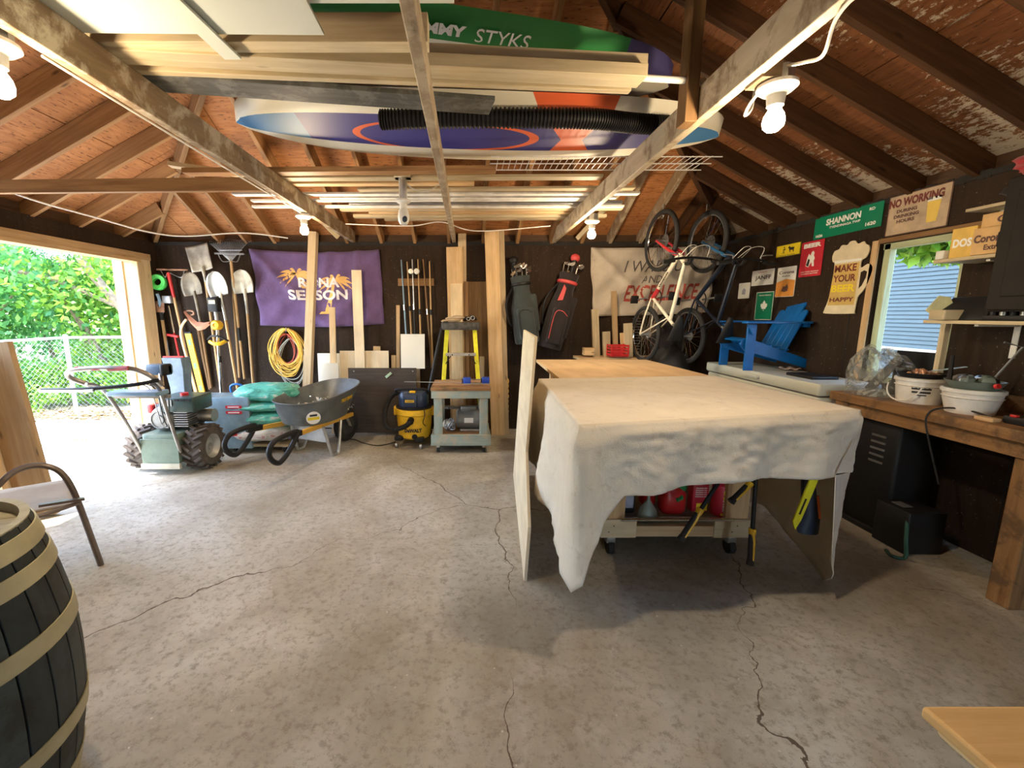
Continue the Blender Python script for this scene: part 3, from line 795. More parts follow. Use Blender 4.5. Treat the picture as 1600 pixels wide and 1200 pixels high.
def lay1(nt, u, v, op):
    av = op('ABSOLUTE', v)
    col = mixc(nt, op('MULTIPLY', op('LESS_THAN', v, .40), op('GREATER_THAN', v, -.62)), IVORY, PURP)
    col = mixc(nt, op('MULTIPLY', op('MULTIPLY', op('LESS_THAN', v, .40), op('GREATER_THAN', v, -.62)), op('GREATER_THAN', u, .90)), col, (.05, .22, .50))
    col = mixc(nt, op('MULTIPLY', op('MULTIPLY', op('LESS_THAN', v, .40), op('GREATER_THAN', v, -.62)), op('LESS_THAN', u, .16)), col, (.06, .22, .46))
    d = op('SQRT', op('ADD', op('POWER', op('MULTIPLY', op('SUBTRACT', u, .63), 4.2), 2.0), op('POWER', v, 2.0)))
    wedge = op('MULTIPLY', op('LESS_THAN', op('ABSOLUTE', op('SUBTRACT', u, op('MULTIPLY_ADD', v, .03, .64))), op('MULTIPLY_ADD', av, .05, .022)), op('LESS_THAN', v, .4))
    col = mixc(nt, wedge, col, OR_)
    d2 = op('SQRT', op('ADD', op('POWER', op('MULTIPLY', op('SUBTRACT', u, .42), 3.4), 2.0), op('POWER', op('MULTIPLY', v, 1.1), 2.0)))
    rg = op('MULTIPLY', op('LESS_THAN', op('ABSOLUTE', op('SUBTRACT', d2, .50)), .028), op('LESS_THAN', v, .4))
    return mixc(nt, rg, col, OR_)
b1, u1, h1 = sup('paddleboard', 'purple paddleboard with ivory rails and orange swooshes, lying lowest on the beams', (.12, 2.98, ZT + .115), math.radians(4), 3.1, .96, board_mat('purple_board', lay1))
PRINT_W = plain('white_print', (.85, .85, .82), .5, var=.02, bmp=0); PRINT_K = plain('black_print', (.02, .02, .02), .5, bmp=0)
PRINT_G = plain('grey_print', (.35, .35, .42), .5, bmp=0); PRINT_O = plain('orange_print', (.75, .16, .04), .5, bmp=0)
mb = MB()
for k in range(5): mb.add([u1(.86 + a, -.17 - k * .018 + b) for a, b in ((0, 0), (.20 - .02 * (k % 2), 0), (.20 - .02 * (k % 2), .006), (0, .006))], [(0, 1, 2, 3)])
obj('lettering', mb, PRINT_G, b1)
obj('print_mark', MB().add([u1(.43 + a, -.21 + b) for a, b in ((0, 0), (.045, 0), (.045, .03), (0, .03))], [(0, 1, 2, 3)]), PRINT_W, b1)
def lay2(nt, u, v, op):
    col = mixc(nt, op('LESS_THAN', v, -.62), IVORY, (.02, .22, .05))
    return mixc(nt, op('MULTIPLY', op('LESS_THAN', v, -.55), op('GREATER_THAN', u, .82)), col, (.06, .05, .17))
b2, u2, h2 = sup('paddleboard', 'ivory and green paddleboard stacked on the purple one', (-.26, 2.53, ZT + .30), math.radians(12), 3.0, .82, board_mat('green_board', lay2))
def grn(u, v):
    # the lettering follows the near rail
    uu = u; h = h2(uu); p = u2(uu, -h * .80 - v); return p + V((0, 0, -.006))
text('lettering', 'JIMMY', grn, .06, 0, .075, .25, PRINT_W, b2, .05)
text('lettering', 'STYKS', grn, .37, 0, .075, .27, PRINT_W, b2, 0)
# corrugated black drain pipe
pts = [P(594, 187, 2.56), P(700, 197, 2.54), P(820, 203, 2.54), P(920, 203, 2.55), P(985, 195, 2.6), P(1052, 181, 2.64)]
pts = [V((p.x, p.y, ZT + .055)) for p in pts]
sp = smooth(pts, 60); L = sum((sp[i + 1] - sp[i]).length for i in range(len(sp) - 1)); n = int(L / .0045); ip = []
for i in range(n + 1):
    q = i / n * (len(sp) - 1); k = min(int(q), len(sp) - 2); ip.append(sp[k].lerp(sp[k + 1], q - k))
tag(obj('drain_pipe', MB().tube(ip, [.052 if (i // 2) % 2 else .043 for i in range(n + 1)], 16), BLACK, ang=30), 'black corrugated drain pipe lying under the purple paddleboard', 'pipe')
g = 'lumber stored on the tie beams'
board('grey painted plank with a square end below the purple paddleboard', (-1.55, 2.05, ZT + .012), (.118, 2.30, ZT + .012), .15, .022, GREYPLANK, g)
board('thick rough ivory timber with chipped end, topmost of the near bundle', (-1.45, 1.87, ZT + .025), (.76, 2.06, ZT + .025), .10, .05, BEIGE, g)
board('ivory timber under the stack, its end level with the topmost one', (-1.5, 1.93, ZT + .082), (.77, 2.11, ZT + .082), .13, .05, BEIGE, g)
board('slim ivory batten along the far side of the near bundle', (-1.6, 1.97, ZT + .012), (.74, 2.15, ZT + .012), .035, .022, BEIGE, g)
tag(obj('trim_pipe', MB().cyl((.62, 2.07, ZT + .03), (1.30, 2.14, ZT + .03), .014), STRIM), 'thin white pipe sticking out past the near lumber bundle', 'pipe')
# white panels resting on the beams
PANEL = plain('white_panel', (.62, .66, .60), .55, var=.04, scale=2)
for lab, pts_, z, th in (('large white panel in the top left of the roof space, its corner cut', [(-1.95, 1.02), (-.52, 1.02), (-.52, 1.74), (-1.95, 1.72)], ZT, .010), ('white panel lying over the first and reaching to the middle beam', [(-1.5, .8), (-.045, .8), (-.045, 1.60), (-1.5, 1.60)], ZT + .014, .01)):
    tag(obj('ceiling_sheet', MB().prism(pts_, th, None, z), PANEL, bev=.001), lab, 'panel')
tag(obj('trim_strip', MB().prism([(-.985, 1.40), (-.925, 1.40), (-.885, 1.86), (-.95, 1.86)], .01, None, ZT - .016), PANEL), 'short white strip hanging under the cut white panel', 'strip')
o = tag(obj('mould_board', MB().plank((-1.42, 1.83, ZT + .06), (-.15, 1.83, ZT + .06), .07, .1), BEIGE, bev=.002), 'long boxed wood moulding with printed label under the white panel', 'board', g)
text('lettering', '7" X 4/4" EXTERIOR BRICK MOULD 7 DOOR', lambda u, v: V((-.95 + u, 1.794, ZT + .075 + v)), 0, 0, .022, .62, plain('brown_print', (.25, .15, .06), .6), o, 0)
# far lumber across the beams
rows = [(3.30, -2.05, .20, .09, .035, ORANGE, 'orange-edged board with rounded end, nearest of the far lumber'),
        (3.42, -1.5, 1.0, .09, .02, BEIGE, 'flat grey board behind the orange-edged board'),
        (3.56, -1.55, .05, .075, .035, PINE, 'yellow pine board next behind the flat grey board'),
        (3.72, -.9, 1.35, .08, .018, BEIGE, 'wide ivory board reaching past the whitewashed beam'),
        (3.86, -2.0, 1.45, .07, .018, STRIM, 'white trim board, first of the white trims'),
        (3.97, -1.3, 1.30, .05, .022, STRIM, 'narrow white trim behind the first white trim'),
        (4.07, -1.95, 1.2, .06, .018, STRIM, 'white trim with a grooved face in the middle of the trims'),
        (4.18, -1.1, 1.42, .04, .03, GREY, 'grey metal strip lying among the white trims'),
        (4.29, -2.05, 1.48, .06, .02, STRIM, 'longest white trim, farthest of the trims'),
        (4.42, -1.25, 1.50, .07, .035, PINE2, 'pale pine board behind the white trims'),
        (4.56, -1.0, 1.15, .06, .03, PINE, 'pine batten behind the pale pine board'),
        (4.72, -1.2, 1.45, .07, .03, BEIGE, 'ivory board close to the wall, second farthest'),
        (4.86, -.9, 1.38, .06, .03, PINE2, 'pale batten farthest back on the beams')]
for i, (y, x0, x1, w_, t_, mt, lab) in enumerate(rows):
    dz = .0 ; board(lab, (x0, y + .02, ZT + t_ / 2), (x1, y - .03 + .02 * (i % 3), ZT + t_ / 2), w_, t_, mt, g)
board('pale pine board jutting out to the left over the oldest beam', P(265, 257, 3.35) , P(400, 276, 3.45), .07, .03, PINE2, g)
# wire shelf on the beams
ws = thing('wire_shelf', 'white wire closet shelf lying behind the purple paddleboard', 'shelf', (.9, 3.15, ZT))
mb = MB(); a = V((.15, 3.0, ZT + .012)); 
for k in range(34): mb.tube([(.2 + k * .042, 2.98, ZT + .012), (.2 + k * .042, 3.24, ZT + .012)], .0022, 4)
obj('wires', mb, WHITE, ws, kind='stuff')
for y in (2.98, 3.11, 3.24): obj('rail', MB().tube([(.15, y, ZT + .007), (1.65, y, ZT + .007)], .0035, 6), WHITE, ws)
# white cables
CAB = plain('white_cable', (.72, .70, .64), .5)
def cable(label, pts, r=.006, mat=None, k=8, name='cable', group=None): return tag(obj(name, MB().tube(smooth(pts, k), r, 7), mat or CAB), label, 'cable', group)
cable('white cable sagging along the top of the wall over the vehicle door', [P(-10, 290, 3.3), P(60, 315, 3.45), P(150, 340, 3.9), P(230, 362, 4.4), P(290, 369, 4.75), P(380, 364, 5.0), P(450, 372, 5.2)], .007)
cable('white cable running down the beam to the nearest bulb', [(1.03, 1.2, H - .006), (1.06, 1.38, H - .012), (1.12, 1.5, H - .05), (1.15, 1.62, H - .01), (1.155, 1.72, H + .03)], .006)
cable('white cable looping from the near lumber to the nearest bulb holder', [(1.28, 2.1, ZT), (1.20, 1.98, H + .0), (1.14, 1.92, H - .05), (1.12, 1.85, H - .03), (1.15, 1.80, H + .02)], .006)
cable('white cable looping down to the security camera', [P(690, 285, 3.5), P(672, 297, 3.45), P(650, 297, 3.42), P(634, 288, 3.4), P(625, 290, 3.4), P(629, 305, 3.4)], .005)
cable('white cable strung behind the security camera towards the far bulbs', [P(540, 350, 4.6), P(640, 353, 4.6), P(690, 347, 4.6), P(745, 361, 4.6), P(860, 353, 4.6)], .005)
cable('white cable stapled down the oldest tie beam', [(-1.43, 1.6, H - .002), (-1.43, 2.3, H - .006), (-1.44, 3.0, H - .002), (-1.43, 3.86, H - .004)], .005)
# security camera
c0 = P(630, 312, 3.40); t = thing('security_camera', 'white bulb-shaped security camera hanging below the far lumber', 'camera', c0)
obj('junction_box', MB().cyl(c0 + V((0, 0, -.0)), (c0.x, c0.y, ZT), .03, n=10), ZINC, t)
M = Matrix.Translation(c0)
obj('lamp_holder', MB(M).lathe([(0, 0), (.055, -.002), (.057, -.014), (.04, -.026), (.028, -.034), (.026, -.062), (0, -.062)][::-1], 24), WHITE, t)
obj('camera_body', MB(M).lathe([(0, -.062), (.026, -.062), (.038, -.085), (.043, -.12), (.041, -.15), (.028, -.178), (0, -.186)], 24), WHITE, t)
obj('lens', MB().ell(c0 + V((.012, -.033, -.145)), (.021, .014, .024)), NAVY, t)
obj('spacer_block', MB().box((c0.x, c0.y, ZT + .02), (.12, .10, .04)), BEIGE, t)
# ------------------------------------------------------------------ things on and against the back wall
def bw(px, py, dy=0.0):
    p = P(px, py, YB - dy); p.x = max(p.x, XL + .05); return p
BWN = (0, -1, 0)
def blade(mb, S, T_, w_, kind='round', dish=.035, out=(0, -1, 0)):
    S, T_ = V(S), V(T_); Lb = (T_ - S).length; M = frame(S, T_ - S, out)
    def f(u, v):
        if kind == 'round': h = (.90 + .1 * min(1, u / .25)) if u < .35 else math.sqrt(max(0, 1 - ((u - .35) / .65) ** 2.1)) * 1.0
        else: h = 1 + .06 * u
        h = max(h, .02); y = (2 * v - 1) * h * w_ / 2
        z = dish * (1 - (2 * v - 1) ** 2) * (1 - .6 * u) * -1 + (.012 * (1 - u) if kind == 'round' else 0)
        q = (2 * v - 1); z += .014 * math.exp(-(q / .16) ** 2) * max(0, 1 - u * 1.3)
        return M @ V((u * Lb, y, z + dish))
    return mb.surf(f, 14, 12)
def shovel(label, S, T_, E, w_, mat=STEEL, kind='round', neck=.2, hmat=None, group='shovels hung blade up on the back wall'):
    S, T_, E = V(S), V(T_), V(E)
    t = thing('shovel', label, 'shovel', E, group)
    obj('blade', blade(MB(), S, T_, w_, kind), mat, t, sol=.004, ang=60)
    d = (E - S).normalized(); N_ = S + d * neck
    off = V((0, -.02, 0))
    obj('socket', MB().tube([S - d * .05 + off, S + off * .9, S + d * neck * .5 + off * .3, N_], [.012, .020, .019, .017], 10), mat, t)
    obj('handle', MB().tube([N_ - d * .03, N_.lerp(E, .5), E], [.0165, .0165, .0175], 10), hmat or ASH, t)
    return t
OXID = plain('weathered_steel', (.40, .37, .31), .55, .5, .35, 10); BRIGHT = plain('bright_steel', (.62, .64, .64), .3, .8, .15)
shovel('square-bladed shovel hung highest beside the fan rake', bw(319, 423, .12), bw(309, 384, .10), bw(346, 612, .05), .26, OXID, 'square', .13)
shovel('round shovel with dull brown blade, first of the round shovels from the door', bw(306, 461, .1), bw(296, 425, .1), bw(330, 606, .04), .25, plain('brown_grey_steel', (.17, .14, .105), .5, .5, .35, 10), neck=.32, hmat=BROWN)
shovel('round shovel with bright silver blade behind the yellow trimmer', bw(346, 462, .14), bw(335, 424, .15), bw(371, 607, .04), .25, BRIGHT, neck=.30)
shovel('round shovel with pale grey blade hanging next to the purple flag', bw(384, 458, .10), bw(377, 421, .11), bw(396, 604, .04), .26, OXID, neck=.25)
# fan rake
A = bw(361, 413, .09); E = bw(374, 590, .05); t = thing('fan_rake', 'wire fan rake with tines spread upward above the shovels', 'rake', E)
obj('handle', MB().tube([A, E], .014, 9), ASH, t); obj('ferrule', MB().tube([A + (A - E).normalized() * .07, A], [.008, .018], 9), STEEL, t)
mb = MB()
for i in range(22):
    q = (i - 10.5) / 10.5; top = bw(360 + q * 33, 373 + abs(q) * 3, .05); mid = A.lerp(top, .85) + V((0, -.05, 0))
    mb.tube([A + (A - E).normalized() * .03, mid, top, top + V((0, .045, -.012))], .0022, 4)
obj('tines', mb, GREY, t, kind='stuff')
obj('brace_bar', MB().tube([bw(343, 391, .13), bw(378, 391, .13)], .004, 6), GREY, t)
def bowrake(label, hx0, hx1, hy, S, E, red):
    S, E = V(S), V(E); t = thing('garden_rake', label, 'rake', E); a, b = bw(hx0, hy, .10), bw(hx1, hy + 1, .10)
    obj('rake_bar', MB().plank(a, b, .02, .008, (0, -1, 0)), GREY if not red else RUST, t, bev=.001)
    mb = MB()
    for i in range(15): p = a.lerp(b, (i + .5) / 15); mb.tube([p, p + V((0, .055, .004))], [.004, .002], 5)
    obj('teeth', mb, GREY, t, kind='stuff')
    obj('bow', MB().tube(smooth([a.lerp(b, .12), a.lerp(b, .25) + V((0, 0, -.09)), S, a.lerp(b, .75) + V((0, 0, -.09)), a.lerp(b, .88)], 5), .005, 6), GREY, t)
    M_ = S.lerp(E, .2)
    if red: obj('grip', MB().tube([S, M_], [.02, .019], 9), RED, t); obj('handle', MB().tube([M_, E], .016, 9), ASH, t)
    else:
        obj('handle', MB().tube([S, E], .015, 9), ASH, t); obj('tape_wrap', MB().tube([S.lerp(E, .55), S.lerp(E, .66)], .0175, 9), BLACK, t)
    return t
bowrake('garden rake with red-painted socket hung teeth up near the door post', 244, 294, 421, bw(263, 426, .09), bw(305, 612, .04), True)
bowrake('garden rake with black tape round its handle, in front of the fan rake', 335, 381, 396, bw(361, 408, .15), bw(382, 592, .05), False)
# roll of green line hanging by the door
c = P(247, 441, 5.40); tag(obj('line_spool', MB(frame(c, (.95, .3, 0), (.35, -.93, .1))).lathe([(.042, -.035), (.085, -.045), (.098, -.02), (.098, .02), (.085, .045), (.042, .035), (.042, -.035)], 28), LIME), 'bright green roll hanging beside the door post', 'roll')
# other long tools by the door
def pole(name, label, cat, pts, r, mat, head=None):
    t = thing(name, label, cat, V(pts[-1])); obj('handle', MB().tube([V(p) for p in pts], r, 9), mat, t)
    if head: head(t)
    return t
def h1_(t):
    obj('hook_blade', MB().tube(smooth([bw(240, 463, .13), bw(243, 459, .14), bw(249, 468, .12), bw(252, 490, .1)], 5), [.012] * 5 + [.018] * 6 + [.024] * 5, 8), SKYB, t)
pole('edging_tool', 'wooden-handled tool with curved pale blue socket by the door post', 'tool', [bw(252, 488, .1), bw(266, 612, .04)], .017, ASH, h1_)
def h2_(t):
    obj('hoe_blade', MB().prism([(-.07, 0), (.07, 0), (.06, .14), (-.06, .14)], .004, frame(bw(240, 488, .14), (1, 0, 0), (0, -1, .2))), RUST, t)
    obj('collar', MB().tube([bw(243, 476, .11), bw(246, 500, .1)], .024, 9), BLACK, t); obj('tape_wrap', MB().tube([bw(250, 532, .08), bw(253, 556, .07)], .0195, 9), SKYB, t)
pole('hoe', 'hoe with orange-tan handle wrapped in blue tape, nearest the door post', 'hoe', [bw(246, 498, .1), bw(259, 613, .05)], .018, ASH, h2_)
def h3_(t):
    obj('head', MB(frame(bw(262, 468, .1), (1, 0, 0))).rbox((0, 0, 0), (.12, .06, .09), .02), GREY, t); obj('shaft', MB().tube([bw(263, 478, .1), bw(272, 520, .08)], .011, 8), CHROME, t)
    obj('clamp', MB().plank(bw(262, 523, .1), bw(279, 526, .1), .03, .04, (0, -1, 0)), RED, t, bev=.004)
pole('pole_pruner', 'pole pruner with grey head and red clamp hanging behind the rake handle', 'pruner', [bw(272, 520, .08), bw(290, 605, .05)], .012, RED, h3_)
def h4_(t):
    obj('pick_blade', MB().loft([[p + V((0, -.03, 0)), p + V((0, 0, w_)), p + V((0, .03, 0)), p + V((0, 0, -w_))] for p, w_ in ((bw(289, 488, .12), .02), (bw(297, 499, .12), .045), (bw(309, 510, .12), .055), (bw(320, 509, .12), .04), (bw(328, 505, .12), .02))]), plain('copper_paint', (.50, .22, .13), .5), t)
    obj('eye', MB().tube(arc(bw(297, 489, .1), .05, 0, 2 * PI, 14, (1, 0, 0), (0, 0, .55))[:-1], .012, 6, True), RUST, t)
pole('mattock', 'mattock with copper-coloured curved head hung below the brown shovel', 'mattock', [bw(308, 505, .1), bw(318, 560, .07), bw(328, 608, .04)], .018, BROWN, h4_)
tag(obj('scythe_handle', MB().tube(smooth([bw(291, 499, .14), bw(284, 510, .14), bw(283, 525, .13), bw(292, 560, .1), bw(307, 613, .05)], 6), .015, 9), PINE2), 'pale bent wooden pole with crooked top beside the yellow level', 'pole')
M = frame(bw(306, 571, .09), bw(317, 619, .03) - bw(294, 523, .15), (0, -1, .1)); t = thing('spirit_level', 'long yellow spirit level leaning on the wall among the tools', 'level', bw(317, 619, .06))
obj('level_body', MB(M).box((0, 0, 0), (.83, .075, .024)), YEL, t, bev=.003)
for s_ in (-.3, 0, .3): obj('vial', MB(M).box((s_, 0, .012), (.07, .03, .006)), LIME, t, bev=.002)
obj('end_cap', MB(M).box((-.42, 0, 0), (.02, .08, .028)), BLACK, t); obj('end_cap', MB(M).box((.42, 0, 0), (.02, .08, .028)), BLACK, t)
# string trimmer hanging head up
t = thing('string_trimmer', 'yellow and black string trimmer with silver shaft standing among the shovels', 'trimmer', bw(345, 622, .2))
dd = .26; M = frame(bw(335, 476, dd), (1, 0, 0), bw(333, 464, dd) - bw(337, 488, dd))
obj('battery_box', MB(M).rbox((0, 0, 0), (.125, .10, .17), .02), BLACK, t); obj('battery_label', MB(M).box((0, -.051, .03), (.075, .004, .045)), PINE2, t)
obj('neck', MB().tube([bw(337, 487, dd), bw(339, 501, dd)], .022, 10), GREY, t)
c = bw(339, 508, dd); obj('motor_housing', MB(frame(c, (1, 0, 0), (0, -1, 0))).lathe([(0, -.05), (.05, -.05), (.06, -.03), (.06, .03), (.045, .05), (.022, .055), (.022, .04), (0, .04)], 24), YEL, t)
obj('guard', MB().tube(smooth([bw(327, 533, dd + .06), bw(334, 537, dd + .09), bw(344, 537, dd + .08), bw(356, 531, dd)], 5), [.012] + [.022] * 14 + [.012], 8), YEL, t)
obj('loop_handle', MB().tube(smooth([bw(325, 530, dd), bw(331, 525, dd + .08), bw(343, 526, dd + .1), bw(357, 533, dd + .04)], 6), .011, 8), BLACK, t)
obj('shaft', MB().tube([bw(340, 515, dd), bw(341, 545, dd), bw(346, 622, dd - .05)], [.022, .017, .017], 12), CHROME, t); obj('shaft_clamp', MB().tube([bw(343, 556, dd - .02), bw(344, 566, dd - .02)], .024, 10), BLACK, t)
# ---- purple flag
FLAGP = cloth('purple_cloth', (.15, .095, .225), var=.2)
def flag(name, label, tl, tr_, br, bl, mat, wave, ridge, sag=0.03, N_=40, dep=.05, hem=None):
    tl, tr_, br, bl = [V(p) for p in (tl, tr_, br, bl)]
    Wd = (tr_ - tl).length; Hd = (bl - tl).length
    def f(a, b):   # a,b 0..1 (b downward)
        p = tl.lerp(tr_, a).lerp(bl.lerp(br, a), b)
        p = p + V((0, 0, -sag * math.sin(PI * a) * (1 if wave else 1)))
        y = dep * 1.5 * (.25 + .5 * b) * (.5 + .5 * math.sin(a * ridge + b * 2.2)) + .024 * math.sin((a + b * .55) * 24) * min(1, b * 2 + .25)
        for ca, sl_, wd in ((.0, .55, .05), (1.0, -.6, .05), (.62, -.25, .035), (.83, -.1, .03)):
            y += .05 * math.exp(-((a - ca - sl_ * b) / wd) ** 2) * (1 - b * .4)
        return V((p.x, YB - .012 - max(0, y), p.z))
    o = obj(name, MB().surf(lambda u, v: f(u, v), N_, 26), mat, ang=180, sol=.002)
    tag(o, label, 'flag')
    def fn(u, v):  # metres from flag centre
        p = f(.5 + u / Wd, .5 - v / Hd); return p + V((0, -.006, 0))
    return o, fn, Wd, Hd
fo, ff_, Wd, Hd = flag('flag', 'purple flag with two gold palm trees and white lettering, pinned to the wall', bw(393, 390), bw(594, 391), bw(601, 506), bw(411, 508), FLAGP, 1, 9)
FW = plain('flag_white', (.78, .74, .76), .8, bmp=0); FG = plain('flag_gold', (.80, .48, .16), .8, bmp=0)
def split_text(name, s, fn, cu, cv, h, wd, mat, parent, bold, shear=0):
    vs, fs = textmesh(s, h, wd, bold, shear=shear); bm = bmesh.new(); bv = [bm.verts.new(v) for v in vs]
    for f in fs:
        try: bm.faces.new([bv[i] for i in f])
        except Exception: pass
    bmesh.ops.triangulate(bm, faces=bm.faces[:])
    bmesh.ops.subdivide_edges(bm, edges=[e for e in bm.edges if e.calc_length() > wd / 40], cuts=3, use_grid_fill=False)
    bmesh.ops.triangulate(bm, faces=bm.faces[:]); bm.verts.index_update()
    mb = MB(); mb.add([fn(cu + v.co.x, cv + v.co.y) for v in bm.verts], [tuple(v.index for v in f.verts) for f in bm.faces]); bm.free()
    return obj(name, mb, mat, parent)
split_text('lettering', 'RONA', ff_, .01, .09, .125, .52, FW, fo, .035); split_text('lettering', 'SEASON', ff_, -.01, -.065, .125, .75, FW, fo, .035)
def palm(cx, cy, sc_, fn, trunk):
    mb = MB()
    for a in (-2.75, -2.3, -.35, -.85, 3.05, .12, .65, 1.25, 1.9, 2.5):
        for k in range(8):
            def pt(q, s_):
                r = q * .21 * sc_; x = cx + math.cos(a) * r; y = cy + math.sin(a) * r * .60 - (q ** 2) * .075 * sc_
                return (x, y + s_ * .017 * sc_ * math.sin(PI * min(1, q * .95 + .05)))
            mb.add([fn(*pt(k / 8, 1)), fn(*pt(k / 8, -1)), fn(*pt((k + 1) / 8, -1)), fn(*pt((k + 1) / 8, 1))], [(0, 1, 2, 3)])
    for k in range(6):
        a0 = (cx - .006 + k * trunk[0] / 6, cy + (trunk[1] - cy) * k / 6); a1 = (cx - .006 + (k + 1) * trunk[0] / 6, cy + (trunk[1] - cy) * (k + 1) / 6); w0 = .014 + .004 * k
        mb.add([fn(a0[0] - w0, a0[1]), fn(a0[0] + w0, a0[1]), fn(a1[0] + w0, a1[1]), fn(a1[0] - w0, a1[1])], [(0, 1, 2, 3)])
    return mb
ff2 = lambda u, v: ff_(u, v) + V((0, .0025, 0))
obj('palm_print', palm(-.27, .20, 1.1, ff2, (.10, .02)), FG, fo); obj('palm_print', palm(.22, .12, 1.15, ff2, (-.13, -.29)), FG, fo)
obj('print_mark', MB().add([ff2(-.02 + a, -.30 + b) for a, b in ((0, 0), (.2, 0), (.17, .03), (.03, .03))], [(0, 1, 2, 3)]), FG, fo)
# ---- extension cord coil
YC = plain('yellow_cord', (.85, .55, .10), .5, bmp=0); RC = plain('red_cord', (.55, .10, .06), .5, bmp=0); GC = plain('grey_cord', (.50, .50, .46), .5, bmp=0)
def coil(label, cpx, n, rx, rz, mat, seed, dy=.06, drop=0, r=.0055):
    rs = random.Random(seed); c = bw(*cpx, dy); pts = []
    for k in range(n):
        ax, az = rx * rs.uniform(.72, 1.1), rz * rs.uniform(.78, 1.12); ox = rs.uniform(-.035, .035); oy = rs.uniform(-.045, .02)
        for i in range(14):
            th = PI / 2 + 2 * PI * i / 14; s_ = math.sin(th)
            pts.append(c + V((ox + ax * math.cos(th) * (1 - .25 * max(0, s_)), oy, az * (s_ - 1) * 1.0 - drop + rs.uniform(-.008, .008))))
    return tag(obj('extension_cord', MB().tube(smooth(pts, 3), r, 6), mat), label, 'cord', 'coiled cords below the purple flag')
coil('yellow extension cord in a big loose coil below the purple flag', (447, 514), 20, .20, .275, YC, 3)
coil('orange-red extension cord coiled within the yellow one', (448, 522), 5, .14, .22, RC, 4, .05)
coil('grey extension cord hanging lowest around the yellow coil', (452, 530), 4, .20, .27, GC, 5, .04)
tag(obj('cord_hook', MB().tube(smooth([bw(447, 513, 0), bw(447, 516, .05), bw(447, 518, .12), bw(447, 512, .15)], 4), .006, 7), STEEL), 'steel hook carrying the coiled cords', 'hook')
# ---- leaning lumber and panels
def lean(label, top, bot, w_, t_, mat, name='board', cat='board', group='boards leaning on the back wall', n=(0, -1, 0), bev=.002):
    return board(label, bot, top, w_, t_, mat, group, cat, name, n, bev)
def foot(px, py): return G(px, py)
lean('tall pine two-by-four standing before the purple flag, under a bulb', P(490, 363, 5.2), P(478, 672, 5.0), .09, .09, PINE2)
lean('short narrow board standing left among the pale offcuts', bw(519, 480, .17), bw(519, 600, .22) + V((0, 0, -.7)), .075, .018, PINE2)
lean('wide bare board rising over the flag lettering', bw(557, 422, .16), bw(567, 680, .2), .12, .02, BIRCH)
lean('small pine block top showing behind the long pale panel', bw(589, 541, .03), bw(590, 660, .03), .09, .03, PINE2)
lean('short pine offcut between the long pale panel and the slim strip', bw(615, 555, .03), bw(616, 680, .05), .06, .03, PINE2)
lean('slim pine strip standing left of the square white panel', bw(622, 477, .04), bw(623, 682, .10), .045, .03, PINE)
lean('pine strip behind the dark panel beside the vacuum', bw(653, 560, .03), bw(655, 682, .06), .045, .03, PINE)
def panel(label, tl, br, Y0, mat, th=.012, name='panel', lean_=.04):
    a, b = P(tl[0], tl[1], Y0 + lean_), P(br[0], br[1], Y0)
    w_ = b.x - a.x; o = obj(name, MB().plank(((a.x + b.x) / 2, Y0, b.z), ((a.x + b.x) / 2, Y0 + lean_, a.z), w_, th, (0, -1, 0)), mat, bev=.001)
    return tag(o, label, 'panel', 'panels leaning on the back wall')
WP = plain('white_melamine', (.80, .78, .70), .5, var=.03, scale=3)
panel('white panel standing left behind the wheelbarrow tray', (496, 552), (535, 668), 5.30, WP)
panel('smaller white panel in front of the first white panel', (500, 567), (532, 668), 5.24, WP)
panel('long pale plywood offcut lying on edge below the flag', (531, 548), (609, 640), 5.33, BIRCH, .016)
panel('square cream panel perched beside the pole rack', (626, 522), (664, 576), 5.26, WP, .02, lean_=.03)
DKP = wood('dark_panel_face', (.075, .058, .045), (.045, .035, .028), objvar=0, knots=False)
dk = panel('large dark brown panel leaning behind the wheelbarrow and vacuum', (544, 575), (652, 676), 5.18, DKP, .018)
for (x, y) in ((553, 580), (645, 580)): c = P(x, y, 5.19); obj('bolt', MB().cyl(c, c + V((0, -.01, 0)), .008, n=8), GREY, dk)
c = P(607, 586, 5.19); obj('tape_patch', MB(frame(c, (.75, 0, .62), (0, -1, 0))).box((0, 0, 0), (.09, .03, .002)), plain('green_tape', (.35, .48, .32), .6), dk)
lean('tall wide pale board behind the stepladder', bw(710, 386, .05), bw(717, 684, .10), .20, .025, PINE)
lean('tallest narrow board standing behind the wide pale board', bw(722, 365, .015), bw(724, 684, .02), .10, .03, PINE2)
lean('shorter greyish board with pencil scribbles in front of the wide pale board', bw(713, 443, .09), bw(716, 684, .14), .145, .02, PINE2)
lean('red-brown board strip beside the wide pale board', bw(728, 440, .06), bw(732, 684, .12), .05, .03, ORANGE)
lean('dark brown wood-grain panel behind the stepladder', bw(746, 440, .02), bw(750, 684, .04), .28, .012, BROWN)
lean('yellow pine two-by-eight with nail heads, left of the tall pair', P(768, 361, 5.28), P(778, 684, 5.22), .165, .04, PINE)
lean('greyer pine board behind and right of the tall pair', P(782, 361, 5.33), P(790, 682, 5.27), .085, .045, PINE2)
lean('small pointed offcut beside the stepladder foot', bw(753, 557, .12), bw(752, 680, .16), .06, .03, PINE2)
